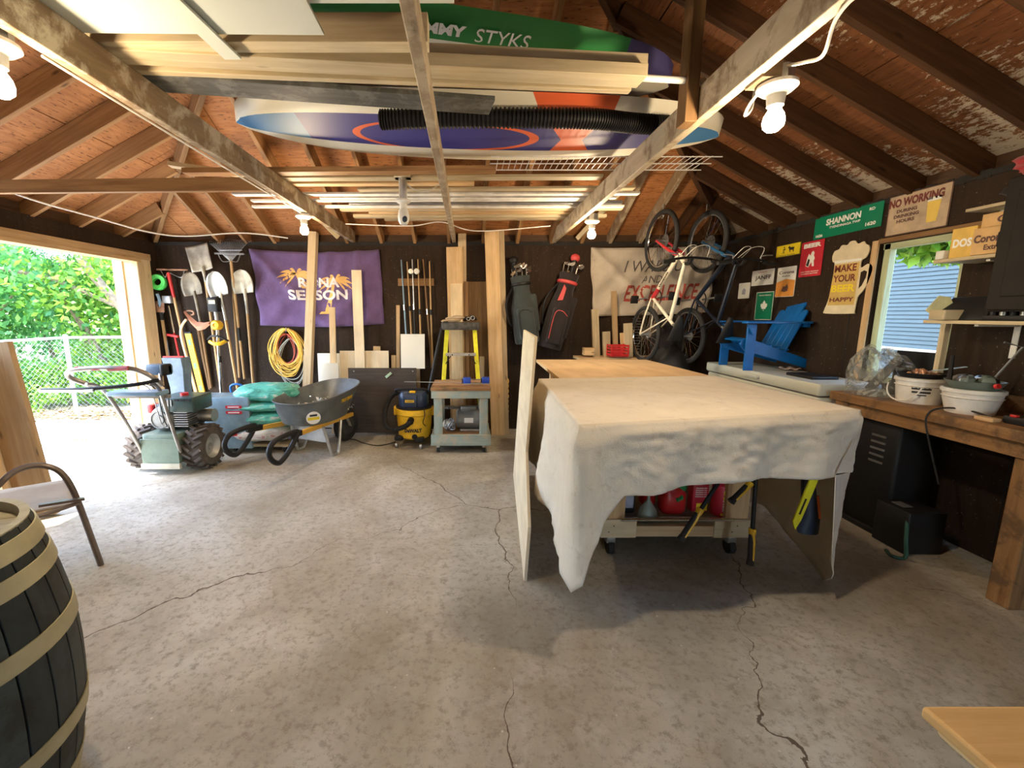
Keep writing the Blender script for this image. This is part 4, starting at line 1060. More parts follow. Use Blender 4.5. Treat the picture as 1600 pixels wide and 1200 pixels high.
# ---- rods and cues on their rack
rk = thing('pole_rack', 'thin wooden rack bar holding fishing rods on the wall', 'rack', bw(650, 441, .04)); obj('bar', MB().plank(bw(622, 441, .045), bw(678, 441, .045), .022, .09, (0, 0, 1)), BROWN, rk, bev=.002)
obj('backing', MB().plank(bw(622, 443, .008), bw(678, 443, .008), .03, .012, (0, -1, 0)), BROWN, rk)
rods = [((627, 406), (637, 560), SKYB, 'blue rod, first on the rack from the left'), ((636, 409), (645, 560), ASH, 'tan rod second on the rack beside the blue one'), ((644, 405), (650, 560), GREY, 'grey rod with a shiny reel in the middle of the rack'),
        ((653, 405), (659, 575), ASH, 'reddish tan rod right of the shiny reels'), ((661, 405), (675, 575), BROWN, 'long dark rod crossing down to the right'), ((671, 408), (676, 573), ASH, 'rightmost light tan rod on the rack')]
for a, b, mt, lab in rods:
    p, q = bw(*a, .075), bw(*b, .10); t = thing('fishing_rod', lab, 'rod', q, 'rods on the wall rack'); m_ = p.lerp(q, .45)
    obj('tip', MB().tube([p, m_], [.007, .010], 8), mt, t); obj('ferrule', MB().tube([m_, p.lerp(q, .5)], .0125, 8), CHROME if mt != ASH else BLACK, t); obj('butt', MB().tube([p.lerp(q, .5), q], [.0105, .013], 8), BLACK if mt == GREY else mt, t)
    if a[0] in (644, 653): obj('reel', MB(frame(bw(a[0] - 2, 424, .11), (1, 0, 0), (0, -1, 0))).lathe([(0, -.02), (.03, -.02), (.034, -.01), (.02, -.005), (.02, .012), (.034, .016), (.030, .022), (0, .022)], 18), CHROME if a[0] == 644 else WHITE, t)
# ---- golf bags
def golfbag(label, top, bot, r0, r1, mat, trim, clubs, seed, dy=.17):
    top, bot = P(*top, YB - dy), P(*bot, YB - dy - .02); d = (top - bot); Lg = d.length; t = thing('golf_bag', label, 'golf bag', bot, 'golf bags hung on the wall')
    M = zframe(bot, d)
    prof = [(0, 0), (r1 * .9, 0), (r1, .02), (r1 * 1.02, Lg * .3), (r1 * .97, Lg * .55), (r0 * .95, Lg * .78), (r0, Lg * .86), (r0 * 1.1, Lg * .97), (r0 * 1.12, Lg), (r0 * .95, Lg), (r0 * .9, Lg * .93), (0, Lg * .93)]
    mb = MB(); mb.lathe(prof, 26, M)
    obj('bag_body', mb, mat, t, ang=50)
    obj('collar', MB(M).lathe([(r0 * 1.02, Lg * .86), (r0 * 1.16, Lg * .87), (r0 * 1.18, Lg * .90), (r0 * 1.04, Lg * .905)], 26), trim, t)
    obj('pocket', MB(M @ TR(0, -r1 * .80, Lg * .30)).rbox((0, 0, 0), (r1 * 1.3, r1 * .8, Lg * .46), .04), mat, t); obj('pocket', MB(M @ TR(r1 * .75, -.02, Lg * .44)).rbox((0, 0, 0), (r1 * .7, r1 * 1.1, Lg * .55), .04), mat, t)
    obj('zip', MB(M).tube(smooth([(-r1 * .5, -r1 * 1.22, Lg * .12), (-r1 * .52, -r1 * 1.22, Lg * .45), (0, -r1 * 1.22, Lg * .5), (r1 * .52, -r1 * 1.22, Lg * .45)], 5), .004, 6), trim, t)
    obj('strap', MB(M).tube(smooth([(-r0, -.02, Lg * .85), (-r0 * 2.0, -.08, Lg * .62), (-r1 * 1.3, -.06, Lg * .35), (-r1, 0, Lg * .28)], 5), .014, 6), BLACK, t)
    rs = random.Random(seed)
    ORD = ['leftmost', 'second from left', 'third from left', 'fourth from left', 'fourth from right', 'third from right', 'second from right', 'rightmost']
    order = sorted(range(clubs), key=lambda k: math.cos(2 * PI * (k + .3) / clubs))
    for k in range(clubs):
        a = 2 * PI * (k + .3) / clubs; rk_ = order.index(k); od = ORD[rk_] if rk_ < (clubs + 1) // 2 else ORD[8 - (clubs - rk_)]
        x, y = math.cos(a) * r0 * .6, math.sin(a) * r0 * .6; hh = Lg + rs.uniform(.02, .13); e = V((x * 1.5, y * 1.3, hh))
        g = 'golf clubs in the hung bags'; ct = thing('golf_club', od + ' iron club sticking out of the ' + label.split(' golf')[0] + ' golf bag', 'golf club', M @ V((x, y, Lg * .5)), g + ' (' + label.split(' golf')[0] + ')')
        obj('shaft', MB(M).cyl((x * .6, y * .6, Lg * .5), tuple(e), .0045, n=6), CHROME, ct)
        hd = rs.uniform(-1, 1); obj('club_head', MB(M @ TR(e.x, e.y, e.z, hd)).prism([(-.01, -.012), (.045, -.018), (.075, .012), (.070, .038), (.0, .014), (-.012, .01)], .016, Matrix.Rotation(PI / 2, 4, 'X')), CHROME, ct, bev=.003)
    return t, M, Lg
BAGG = cloth('grey_bag_fabric', (.045, .055, .055)); BAGK = cloth('black_bag_fabric', (.025, .02, .02)); REDF = plain('red_trim', (.55, .06, .06), .6)
t, M, Lg = golfbag('dark grey golf bag with shiny irons, hung left of the black one', (812, 432), (824, 536), .105, .150, BAGG, BLACK, 8, 1)
t2_, M2_, Lg2 = golfbag('black golf bag with red trim hung tilted beside the racing flag', (890, 428), (858, 544), .105, .145, BAGK, REDF, 5, 2)
obj('flash_panel', MB(M2_).prism([(-.03, 0), (.03, .02), (.035, .16), (.0, .20)], .006, TR(-.05, -.118, Lg2 * .62) @ Matrix.Rotation(PI / 2, 4, 'X')), REDF, t2_)
for lab, M_, L_, mt, dx in (('black padded head cover above the dark grey golf bag', M, Lg, BLACK, -.05), ('black head cover with dull red top above the tilted black golf bag', M2_, Lg2, REDF, .02)):
    c_ = thing('club_head_cover', lab, 'head cover', M_ @ V((dx, 0, L_ + .15)))
    obj('sock', MB(M_).lathe([(0, L_ - .02), (.022, L_ - .02), (.028, L_ + .1), (.035, L_ + .17)], 14, TR(dx, .02, 0)), BLACK, c_); obj('dome', MB(M_).ell((dx, .02, L_ + .20), (.058, .045, .05)), mt, c_)
# black motorbike-like gear hook bits
for px in (808, 880): tag(obj('wall_hook', MB().tube(smooth([bw(px, 428, 0), bw(px, 430, .05), bw(px, 426, .08)], 4), .006, 6), STEEL), 'steel hook behind the golf bag collar' + (' of the tilted black bag' if px > 850 else ' of the dark grey bag'), 'hook')
# ---- pale racing flag
FLAGW = cloth('pale_flag_cloth', (.56, .50, .42), var=.12, blot=(.50, .40, .33))
fo, ff_, Wd, Hd = flag('flag', 'pale flag with faded red and grey lettering behind the bikes', bw(921, 388), bw(1122, 384), bw(1100, 488), bw(925, 494), FLAGW, 1, 6, .01)
FS = plain('flag_grey_ink', (.10, .09, .09), .8, bmp=0); FR = plain('flag_red_ink', (.42, .07, .05), .8, bmp=0)
split_text('lettering', 'I WAKE UP', ff_, .06, .19, .14, .85, FS, fo, .0, .3); split_text('lettering', 'AND', ff_, .0, .03, .09, .26, FS, fo, .0, .3); split_text('lettering', 'EXCELLENCE', ff_, .14, -.14, .20, 1.0, FR, fo, .02, .2)
def ed(p,*prs):
    s=open(p).read()
    for a,b in prs:
        if a not in s: print('MISSING',p,a[:80])
        s=s.replace(a,b)
    open(p,'w').write(s)
# ------------------------------------------------------------------ bicycles hung by the front wheel
def torus(mb, c, r, rt, ax, ay, n=40, m=8): return mb.tube([V(c) + V(ax) * (r * math.cos(2 * PI * i / n)) + V(ay) * (r * math.sin(2 * PI * i / n)) for i in range(n)], rt, m, True)
def bicycle(label, X, Y, Z0, cols, saddle, twist=0, hbw=.62, fender=None):
    fr_, acc, fk = cols; t = thing('bicycle', label, 'bicycle', (X, Y, Z0), 'bicycles hung upright from the rafters')
    ca, sa = math.cos(twist), math.sin(twist)
    # local: a along rear->front (up), b from the wheels to the saddle (towards the room), c sideways
    def q(a, b, c=0): a_ = a - 1.04; tl = .21; v_ = -b * math.cos(tl) - a_ * math.sin(tl); return V((X + c * ca - v_ * sa, Y + v_ * ca + c * sa, Z0 + 1.04 + a_ * math.cos(tl) - b * math.sin(tl)))
    ux, uy = q(1, 0) - q(0, 0), q(0, 1) - q(0, 0); side_ = q(0, 0, 1) - q(0, 0, 0)
    r_ = .325; wb_ = 1.04
    for nm, a in (('front_wheel', wb_), ('rear_wheel', 0)):
        c = q(a, 0); w_ = obj(nm, torus(MB(), c, r_ - .022, .024, ux, uy, 44, 10), RUBBER, t)
        obj('rim', torus(MB(), c, r_ - .05, .010, ux, uy, 44, 6), CHROME if acc != 'b' else GREY, w_)
        mb = MB()
        for k in range(28):
            an = 2 * PI * k / 28; mb.tube([c + side_ * (.03 * (1 if k % 2 else -1)) + (ux * math.cos(an + .35) + uy * math.sin(an + .35)) * .022, c + (ux * math.cos(an) + uy * math.sin(an)) * (r_ - .052)], .0016, 4, cap=False)
        obj('spokes', mb, CHROME, w_, kind='stuff'); obj('hub', MB().cyl(c - side_ * .05, c + side_ * .05, .018, n=12), GREY, w_)
        obj('brake_disc' if nm == 'front_wheel' else 'cassette', MB().cyl(c + side_ * .04, c + side_ * .047, .07 if nm == 'front_wheel' else .05, n=20), GREY, w_)
    BBk, ST, HT, HB, RA, FA = (.43, .04), (.27, .46), (.86, .52), (.93, .40), (0, 0), (wb_, 0)
    ftube = lambda a, b, r0: obj('frame_tube', MB().tube([q(*a), q(*b)], r0, 10), fr_, t)
    ftube(BBk, HB, .024); ftube(ST, HT, .019); ftube(BBk, (.24, .53), .017); obj('head_tube', MB().tube([q(*HT), q(*HB)], .024, 12), fr_, t)
    for s_ in (-1, 1):
        obj('chain_stay', MB().tube([q(*BBk, s_ * .02), q(.2, .015, s_ * .05), q(0, 0, s_ * .06)], .010, 8), fr_, t); obj('seat_stay', MB().tube([q(.285, .42, s_ * .015), q(.15, .24, s_ * .05), q(0, 0, s_ * .06)], .008, 8), fr_, t)
        obj('fork_blade', MB().tube([q(.935, .39, s_ * .045), q(.985, .2, s_ * .055), q(wb_, 0, s_ * .055)], [.018, .014, .011], 8), fk, t)
    obj('fork_crown', MB().tube([q(.935, .39, -.05), q(.935, .39, .05)], .018, 8), fk, t)
    obj('saddle_post', MB().tube([q(.24, .53), q(.225, .60)], .013, 8), GREY, t)
    M = frame(q(.225, .62), ux, uy); mb = MB()
    rings = []
    for i in range(9):
        u = i / 8; w_ = .075 * (1 - u) ** .8 + .018; x = -.13 + .26 * u
        rings.append([M @ V((x, w_ * math.cos(th), .024 * math.sin(th) + .01 * math.sin(u * 3))) for th in [2 * PI * k / 12 for k in range(12)]])
    obj('saddle', mb.loft(rings), saddle, t)
    obj('stem', MB().tube([q(.855, .54), q(.87, .60), q(.92, .63)], .017, 8), BLACK, t)
    obj('handlebar', MB().tube(smooth([q(.88, .66, -hbw / 2), q(.91, .645, -.16), q(.92, .63, 0), q(.91, .645, .16), q(.88, .66, hbw / 2)], 5), .012, 8), BLACK, t)
    for s_ in (-1, 1):
        obj('grip', MB().tube([q(.88, .66, s_ * hbw / 2), q(.893, .653, s_ * (hbw / 2 - .12))], .018, 8), RUBBER, t)
        obj('brake_lever', MB().tube(smooth([q(.90, .65, s_ * (hbw / 2 - .15)), q(.95, .64, s_ * (hbw / 2 - .15)), q(.96, .65, s_ * (hbw / 2 - .05))], 4), .006, 6), GREY, t)
        obj('brake_cable', MB().tube(smooth([q(.93, .64, s_ * .14), q(1.03, .70, s_ * .10), q(1.02, .66, 0), q(.90, .52, -s_ * .02)], 6), .0035, 6), CAB if fr_ != BLACK else BLACK, t)
        obj('crank_arm', MB().tube([q(.43, .04, s_ * .07), q(.43 + s_ * .05, .04 + s_ * .165, s_ * .09)], .010, 6), GREY, t)
        c = q(.43 + s_ * .05, .04 + s_ * .165, s_ * .13); obj('pedal', MB(frame(c, ux, side_)).rbox((0, 0, 0), (.09, .025, .085), .01), BLACK, t)
    c = q(.43, .04, .055); cw = obj('chainring', torus(MB(), c, .08, .006, ux, uy, 28, 5), BLACK, t)
    obj('chain', MB().tube(smooth([q(.43, .12, .055), q(.2, .085, .052), q(0, .05, .05), q(-.05, 0, .05), q(0, -.05, .05), q(.2, -.045, .052), q(.43, -.04, .055)], 4), .004, 5), RUST, t)
    return t, q
CREAM = plain('cream_paint', (.80, .76, .62), .3, coat=.4, bmp=0); DKB = plain('dark_blue_paint', (.008, .016, .035), .3, coat=.4, bmp=0); DRED = plain('red_paint', (.50, .03, .04), .3, coat=.3, bmp=0)
bk, q = bicycle('cream and red mountain bike hung upright, left of the pair of bikes', 2.10, 4.85, 1.24, (CREAM, 'a', DRED), BLACK, .10)
text('lettering', 'NORCO', lambda u, v: q(.66 + u, .235 + u * .70 + v, -.028), 0, 0, .035, .17, BLACK, bk, .04)
obj('frame_sleeve', MB().tube([q(.43, .04), q(.55, .13)], .0255, 10), DRED, bk)
bicycle('dark blue mountain bike hung upright, right of the pair by the wall corner', 2.57, 4.80, 1.22, (DKB, 'b', plain('mid_blue_paint', (.03, .14, .32), .35)), BLACK, .12, .60)
for X in (2.10, 2.57): tag(obj('bike_hook', MB().tube(smooth([(X, 4.86, 2.66), (X, 4.86, 2.56), (X, 4.83, 2.535), (X, 4.86, 2.515), (X, 4.90, 2.54)], 5), .006, 7), STEEL), 'hook in the rafter carrying the ' + ('cream' if X < 2.3 else 'dark blue') + ' bike wheel', 'hook')
# bags and black gear under the bikes
def bagblob(name, label, cat, c, r, mat, seed, amp=.12, freq=5, n=26, m=16, flat=None, group=None):
    def f(q_): return 1 + amp * mnoise.noise(q_ * freq * .5 + V((seed, seed * 2, 0))) + amp * .5 * mnoise.noise(q_ * freq * 1.4 + V((0, seed, 3)))
    mb = MB(); mb.ell(c, r, n, m, None, f)
    if flat is not None:
        for i, v in enumerate(mb.v):
            if v.z < flat: mb.v[i].z = flat
    return tag(obj(name, mb, mat, ang=70), label, cat, group)
bagblob('backpack', 'black backpack hanging on the wall under the cream bike', 'bag', (2.42, 5.22, 1.16), (.20, .14, .32), BAGK, 3)
bagblob('duffel_bag', 'black bag slumped under the dark blue bike beside the freezer', 'bag', (2.38, 5.05, .62), (.26, .22, .5), plain('black_nylon', (.02, .02, .02), .5), 5)
# stacked offcuts, red crate and wire roll behind the table
g = 'offcuts on the shelf board behind the table'
tag(obj('shelf_board', MB().box((1.95, 5.34, .955), (1.2, .3, .03)), PINE), 'low pine board carrying offcuts along the back wall', 'board')
for k, (x0, y0, x1, y1, w_) in enumerate(((929, 483, 932, 558, .085), (959, 455, 962, 558, .06), (947, 518, 948, 558, .09), (972, 520, 974, 558, .05), (981, 505, 982, 558, .10))):
    labs = ['pine two-by-four upright left of the red crate', 'tallest slim pine board behind the red crate', 'short wide offcut between the two upright pines', 'short narrow offcut beside the grey block pile', 'rough offcut standing next to the wire rolls']
    board(labs[k], bw(x1, y1, .14 + .02 * k), bw(x0, y0, .12 + .02 * k), w_, .04, PINE if k % 2 else BEIGE, g, n=(0, -1, 0))
tag(obj('pine_block', MB().box(tuple(bw(919, 549, .2)), (.12, .12, .09)), PINE, bev=.003), 'small pine block left of the upright offcuts', 'block')
c = bw(965, 547, .3); t = thing('crate', 'red plastic crate among the offcuts behind the table', 'crate', c)
for sx, sy, lx, ly in ((0, -1, .20, .006), (0, 1, .20, .006), (-1, 0, .006, .16), (1, 0, .006, .16)):
    for k in range(4): obj('slat', MB().box((c.x + sx * .1, c.y + sy * .08, c.z - .05 + k * .035), (lx, ly, .018)), RED, t)
for sx in (-1, 1):
    for sy in (-1, 1): obj('corner_post', MB().box((c.x + sx * .1, c.y + sy * .08, c.z), (.015, .015, .14)), RED, t)
obj('base', MB().box((c.x, c.y, c.z - .07), (.2, .16, .008)), RED, t)
for k, px in enumerate((990, 997)):
    c = bw(px, 526, .14 + .03 * k); mb = MB()
    for j in range(14): mb.tube([c + V((.022 * math.cos(a), .03 * math.sin(a), -.22 + j * .034)) for a in [2 * PI * i / 10 for i in range(10)]], .005, 5, True)
    tag(obj('spring_coil', mb, GREY), ('left' if k == 0 else 'right') + ' upright grey wire coil beside the offcuts', 'coil')
# ------------------------------------------------------------------ freezer with the blue chair
FRZ = plain('freezer_white', (.62, .64, .55), .4, var=.05, scale=3)
FX0, FX1, FY0, FY1, FZ = 2.68, 3.17, 3.22, 4.80, .965
t = thing('chest_freezer', 'off-white chest freezer along the side wall with a blue chair on it', 'freezer', ((FX0 + FX1) / 2, (FY0 + FY1) / 2, 0))
cx, cy, sx, sy = (FX0 + FX1) / 2, (FY0 + FY1) / 2, FX1 - FX0, FY1 - FY0
obj('body', MB().rbox((cx, cy, .45), (sx - .03, sy - .03, .82), .03), FRZ, t); obj('lid', MB().rbox((cx, cy, FZ - .045), (sx, sy, .09), .025), FRZ, t)
obj('gasket', MB().box((cx, cy, .867), (sx - .04, sy - .04, .012)), GREY, t); obj('plinth', MB().box((cx, cy, .02), (sx - .08, sy - .08, .04)), BLACK, t)
obj('lock', MB().cyl((FX0 + .0, cy - .1, FZ - .05), (FX0 - .012, cy - .1, FZ - .05), .012), GREY, t); obj('lid_handle', MB().rbox((FX0 - .01, cy, FZ - .04), (.03, .22, .03), .008), FRZ, t)
tag(obj('binder', MB().rbox((2.93, 3.62, FZ + .012), (.22, .30, .024), .01), BLACK), 'flat black folder lying on the freezer before the blue chair', 'folder')
tag(obj('rag', MB().surf(lambda u, v: V((3.0 + u * .12, 3.98 + v * .14, FZ + .02 + .012 * math.sin(u * 9) * math.cos(v * 7))), 8, 8), cloth('pinkish_rag', (.5, .38, .33)), sol=.006), 'small crumpled rag under the blue chair seat', 'rag')
# small adirondack chair, facing left along the freezer
def adirondack(label, O, rz, s_=1.0):
    t = thing('adirondack_chair', label, 'chair', O); B = Matrix.Translation(V(O)) @ Matrix.Rotation(rz, 4, 'Z') @ Matrix.Scale(s_, 4)
    # local: +x front, y across, z up; full-size proportions
    W2 = .27
    for s2 in (-1, 1):
        obj('front_leg', MB(B).box((.30, s2 * W2, .26), (.10, .025, .52)), BLUE, t, bev=.004)
        obj('arm', MB(B).prism([(-.36, .035 * s2 * -1), (-.30, .06), (.20, .075), (.38, .06), (.40, 0), (.38, -.06), (.2, -.075), (-.30, -.04)], .022, TR(.02, s2 * (W2 + .035), .53)), BLUE, t, bev=.004)
        obj('side_rail', MB(B).prism([(.36, .36), (.40, .30), (.34, .22), (-.45, .0), (-.56, .0), (-.50, .08), (.30, .36)], .024, TR(0, s2 * (W2 - .035) + .012, 0) @ Matrix.Rotation(PI / 2, 4, 'X')), BLUE, t, bev=.003)
        obj('arm_bracket', MB(B).prism([(0, 0), (.07, 0), (0, -.12)], .02, TR(.30, s2 * (W2 + .03) + .01, .52) @ Matrix.Rotation(PI / 2, 4, 'X')), BLUE, t)
    for k in range(6):
        u = k / 5; x = .36 - u * .46; z = .345 - u * .115 + (.0 if k else .0)
        obj('seat_slat', MB(B @ TR(x, 0, z, 0, 0, .24)).box((0, 0, 0), (.082, W2 * 2 - .05, .018)), BLUE, t, bev=.004)
    for k in range(5):
        y = (k - 2) * .098; hh = .70 - abs(k - 2) ** 2 * .045
        M = B @ TR(-.10, y, .20, 0, 0, -.42); obj('back_slat', MB(M).prism([(-.048, 0), (.048, 0), (.048, hh - .03), (.03, hh - .006), (0, hh), (-.03, hh - .006), (-.048, hh - .03)], .018, Matrix.Rotation(PI / 2, 4, 'Z') @ Matrix.Rotation(PI / 2, 4, 'X')), BLUE, t, bev=.003)
    obj('back_rail', MB(B @ TR(-.275, 0, .52)).box((0, 0, 0), (.03, W2 * 2 + .08, .06)), BLUE, t, bev=.003); obj('back_rail', MB(B @ TR(-.36, 0, .72)).box((0, 0, 0), (.03, .40, .04)), BLUE, t, bev=.003)
    return t
adirondack('small blue slatted wooden armchair standing on the chest freezer', (2.93, 4.26, FZ), math.radians(176), .84)
# ------------------------------------------------------------------ workbench
BX0, BX1, BY0, BY1, BZ = 2.72, 3.17, .75, 3.17, .93
t = thing('workbench', 'heavy worn timber workbench along the side wall under the window', 'workbench', (2.95, 2.0, 0))
for k in range(3):
    w_ = (BX1 - BX0) / 3; obj('top_plank', MB().box((BX0 + w_ * (k + .5), (BY0 + BY1) / 2, BZ - .03), (w_ - .005, BY1 - BY0 - .01 * (k % 2), .06)), BENCH, t, bev=.004)
obj('apron', MB().box((BX0 + .05, (BY0 + BY1) / 2, BZ - .10), (.04, BY1 - BY0 - .1, .085)), BENCH, t, bev=.003)
for x, y in ((2.83, 2.03), (2.80, 3.08), (3.10, 2.03), (3.10, 3.08), (2.83, .85), (3.10, .85)):
    obj('leg', MB().box((x, y, .435), (.13 if x < 3 else .09, .10, .87)), BENCH, t, bev=.006)
obj('leg_block', MB().box((2.83, 2.11, .835), (.12, .07, .07)), BENCH, t, bev=.003)
mb = MB()
obj('back_board', MB().box((3.18, 2.6, BZ + .05), (.02, 1.1, .1)), BENCH, t)
# chunky things on the bench
def onb(px, py): return G(px, py, BZ)
def bucket(label, c, r, h, lidc=None, handle=True, mat=WHITE, tap=.88):
    t = thing('bucket', label, 'bucket', c, 'white buckets on the workbench'); M = Matrix.Translation(c)
    obj('pail', MB(M).lathe([(0, .004), (r * tap - .003, .004), (r - .003, h), (r, h), (r + .008, h - .004), (r + .008, h - .022), (r + .001, h - .024), (r - .004, h - .045), (r + .004, h - .05), (r - .003, h - .055), (r * tap, 0), (0, 0)], 36), mat, t)
    if handle: obj('handle', MB(M).tube([V((-(r + .01) * math.sin(a) * .25 - r * .85, (r - .01) * math.cos(a), h - .05 - .10 * math.sin(a))) for a in [PI * i / 14 for i in range(15)]], .004, 6), WHITE, t)
    return t, M
c = V((2.93, 2.74, BZ)); bt, M = bucket('white pail with printed label and black tray of hardware on top, on the workbench', c, .118, .165)
cyl_fn = lambda cx_, r, a0, z0: (lambda u, v: V((cx_.x + (r + .0015) * math.cos(a0 + u / r), cx_.y + (r + .0015) * math.sin(a0 + u / r), cx_.z + z0 + v)))
fnb = cyl_fn(c, .113, math.radians(228), .085)
for z_, w_, h_ in ((.02, .09, .02), (-.006, .085, .012), (-.024, .05, .007)):
    mb = MB(); mb.surf(lambda u, v: fnb(-w_ / 2 + u * w_, z_ + (v - .5) * h_), 8, 1); obj('print_mark', mb, PRINT_K if z_ < .01 or 1 else PRINT_G, bt)
tr_ = thing('hardware_tray', 'black round tray heaped with copper-coloured hardware on the white pail', 'tray', c + V((0, 0, .166)))
obj('dish', MB(Matrix.Translation(c)).lathe([(0, .168), (.098, .168), (.108, .195), (.11, .195), (.102, .166), (0, .166)], 30), BLACK, tr_)
rs = random.Random(3); mb = MB(); COP = plain('copper_bits', (.55, .30, .18), .4, .5, .4, 30)
for k in range(46):
    a, r0 = rs.uniform(0, 6.28), rs.uniform(0, .075); p = c + V((r0 * math.cos(a), r0 * math.sin(a), .182 + (.075 - r0) * .35)); d_ = V((rs.uniform(-1, 1), rs.uniform(-1, 1), rs.uniform(-.3, .5))).normalized() * .018
    mb.tube([p - d_, p + d_], .0075, 6)
obj('hardware_heap', mb, COP, tr_, kind='stuff')
tag(obj('putty_knife', MB().plank(c + V((.03, -.03, .21)), c + V((.16, -.1, .245)), .03, .004), BRIGHT), 'thin metal scraper lying across the hardware tray', 'tool')
c2 = V((2.92, 2.44, BZ)); bt2, M2 = bucket('wider white tub without label, nearest on the workbench', c2, .122, .145, handle=False, tap=.80)
cT = c2; c2 = c2 + V((0, 0, .025)); tt = thing('paint_tray', 'translucent grey-green tray full of tools sitting on the white tub', 'tray', c2 + V((0, 0, .13))); GTR = plain('grey_green_plastic', (.16, .20, .17), .4)
obj('tray_body', MB(Matrix.Translation(c2)).lathe([(0, .122), (.09, .122), (.118, .165), (.124, .165), (.096, .118), (0, .118)], 28), GTR, tt)
for k in range(9):
    a = k * .7; p = c2 + V((.06 * math.cos(a * 2.3), .06 * math.sin(a * 2.3), .165)); bagl = MB().ell(p, (.04, .035, .03), 8, 6, None, lambda q_: 1 + .3 * mnoise.noise(q_ * 3 + V((k, 0, 0))))
    obj('tool_bit', bagl, [GTR, BLACK, GREY][k % 3], tt)
tag(obj('clear_rod', MB().tube([c2 + V((.07, -.02, .16)), c2 + V((.17, -.05, .36)), c2 + V((.10, -.02, .385))], .006, 6), GREY), 'bent grey metal rod sticking up from the grey-green tray', 'rod')
tag(obj('chisel_handle', MB().tube([c2 + V((-.08, .06, .14)), c2 + V((-.04, .10, .30))], [.012, .009], 7), BLACK), 'black tool handle leaning up out of the grey-green tray', 'tool')
obj('red_cap', MB().cyl(c2 + V((-.03, -.125, .15)), c2 + V((-.03, -.14, .155)), .014, n=10), RED, tt)
# crumpled clear plastic sheeting over dark boards
def plasticmat():
    m, nt, bs = nodemat('clear_plastic_film'); bs.inputs['Base Color'].default_value = (.42, .43, .38, 1); bs.inputs['Roughness'].default_value = .22
    v = ocoord(nt); bump(nt, bs, noise(nt, v, 9, 4, .6, 2.0), .8, .03)
    tr2 = N(nt, 'ShaderNodeBsdfTransparent'); mx = N(nt, 'ShaderNodeMixShader')
    nt.links.new(ramp(nt, noise(nt, v, 7, 3, .5, 3), [(.42, (.2, .2, .2)), (.52, (.42, .42, .42)), (.62, (.8, .8, .8))]), mx.inputs[0])
    nt.links.new(tr2.outputs[0], mx.inputs[1]); nt.links.new(bs.outputs[0], mx.inputs[2]); nt.links.new(mx.outputs[0], nt.nodes['Material Output'].inputs[0])
    return m
FILM = plasticmat()
cp = onb(1362, 608) + V((.12, .1, 0)); cp.x = 2.95
tag(obj('dark_board', MB().plank((3.05, 2.90, BZ + .005), (3.10, 2.94, BZ + .31), .22, .014, (-.6, -.8, .1)), BLACK, bev=.002), 'black slotted board propped up under the window amid clear plastic', 'board')
tag(obj('dark_board', MB().plank((2.93, 3.10, BZ + .01), (3.03, 2.99, BZ + .27), .22, .012, (-.7, .5, .3)), plain('dark_grey_panel', (.06, .06, .06), .5), bev=.002), 'dark grey board leaning the other way behind the clear plastic', 'board')
def film(u, v):
    th = 2 * PI * u; ph = PI * .5 * v; r = 1 + .28 * mnoise.noise(V((math.cos(th) * 2, math.sin(th) * 2, v * 2))) + .12 * abs(mnoise.noise(V((math.cos(th) * 3, math.sin(th) * 3, v * 4 + 4))))
    return V((2.93 + .17 * r * math.cos(th) * math.cos(ph * .9), 3.03 + .19 * r * math.sin(th) * math.cos(ph * .9), BZ + .004 + .29 * r * math.sin(ph) ** .8))
tag(obj('plastic_sheet', MB().surf(film, 60, 22, True), FILM, ang=50), 'crumpled clear plastic sheeting heaped on the far end of the workbench', 'plastic sheet')
tag(obj('clear_bag', MB().ell((3.09, 2.62, BZ + .10), (.07, .09, .09), 24, 14, None, lambda q_: 1 + .35 * mnoise.noise(q_ * 3)), FILM, ang=50), 'clear plastic bag bulging under the window between board and pail', 'bag')
# drill and charger
cd = onb(1575, 650); t = thing('cordless_tool', 'black and yellow battery tool lying at the cropped end of the workbench', 'tool', (2.93, 2.14, BZ))
obj('tray_case', MB().rbox((2.93, 2.12, BZ + .02), (.20, .20, .04), .02), BLACK, t); obj('housing', MB().rbox((2.97, 2.12, BZ + .085), (.13, .15, .09), .03), BLACK, t); obj('battery', MB().rbox((2.95, 2.10, BZ + .05), (.10, .17, .02), .01), YEL, t)
obj('badge', MB().box((2.903, 2.12, BZ + .09), (.004, .035, .02), None), YEL, t); obj('switch', MB().rbox((2.84, 2.17, BZ + .045), (.02, .03, .012), .004), RED, t)
tag(obj('sanding_block', MB().rbox((2.80, 2.25, BZ + .01), (.05, .09, .02), .008), PINE), 'small tan block beside the battery tool', 'block')
cable('black power cord arching over the front edge of the workbench', [(2.86, 2.28, BZ + .01), (2.84, 2.40, BZ + .03), (2.76, 2.46, BZ + .02), (2.70, 2.46, BZ - .03), (2.71, 2.44, BZ - .15), (2.80, 2.42, .5)], .005, RUBBER)
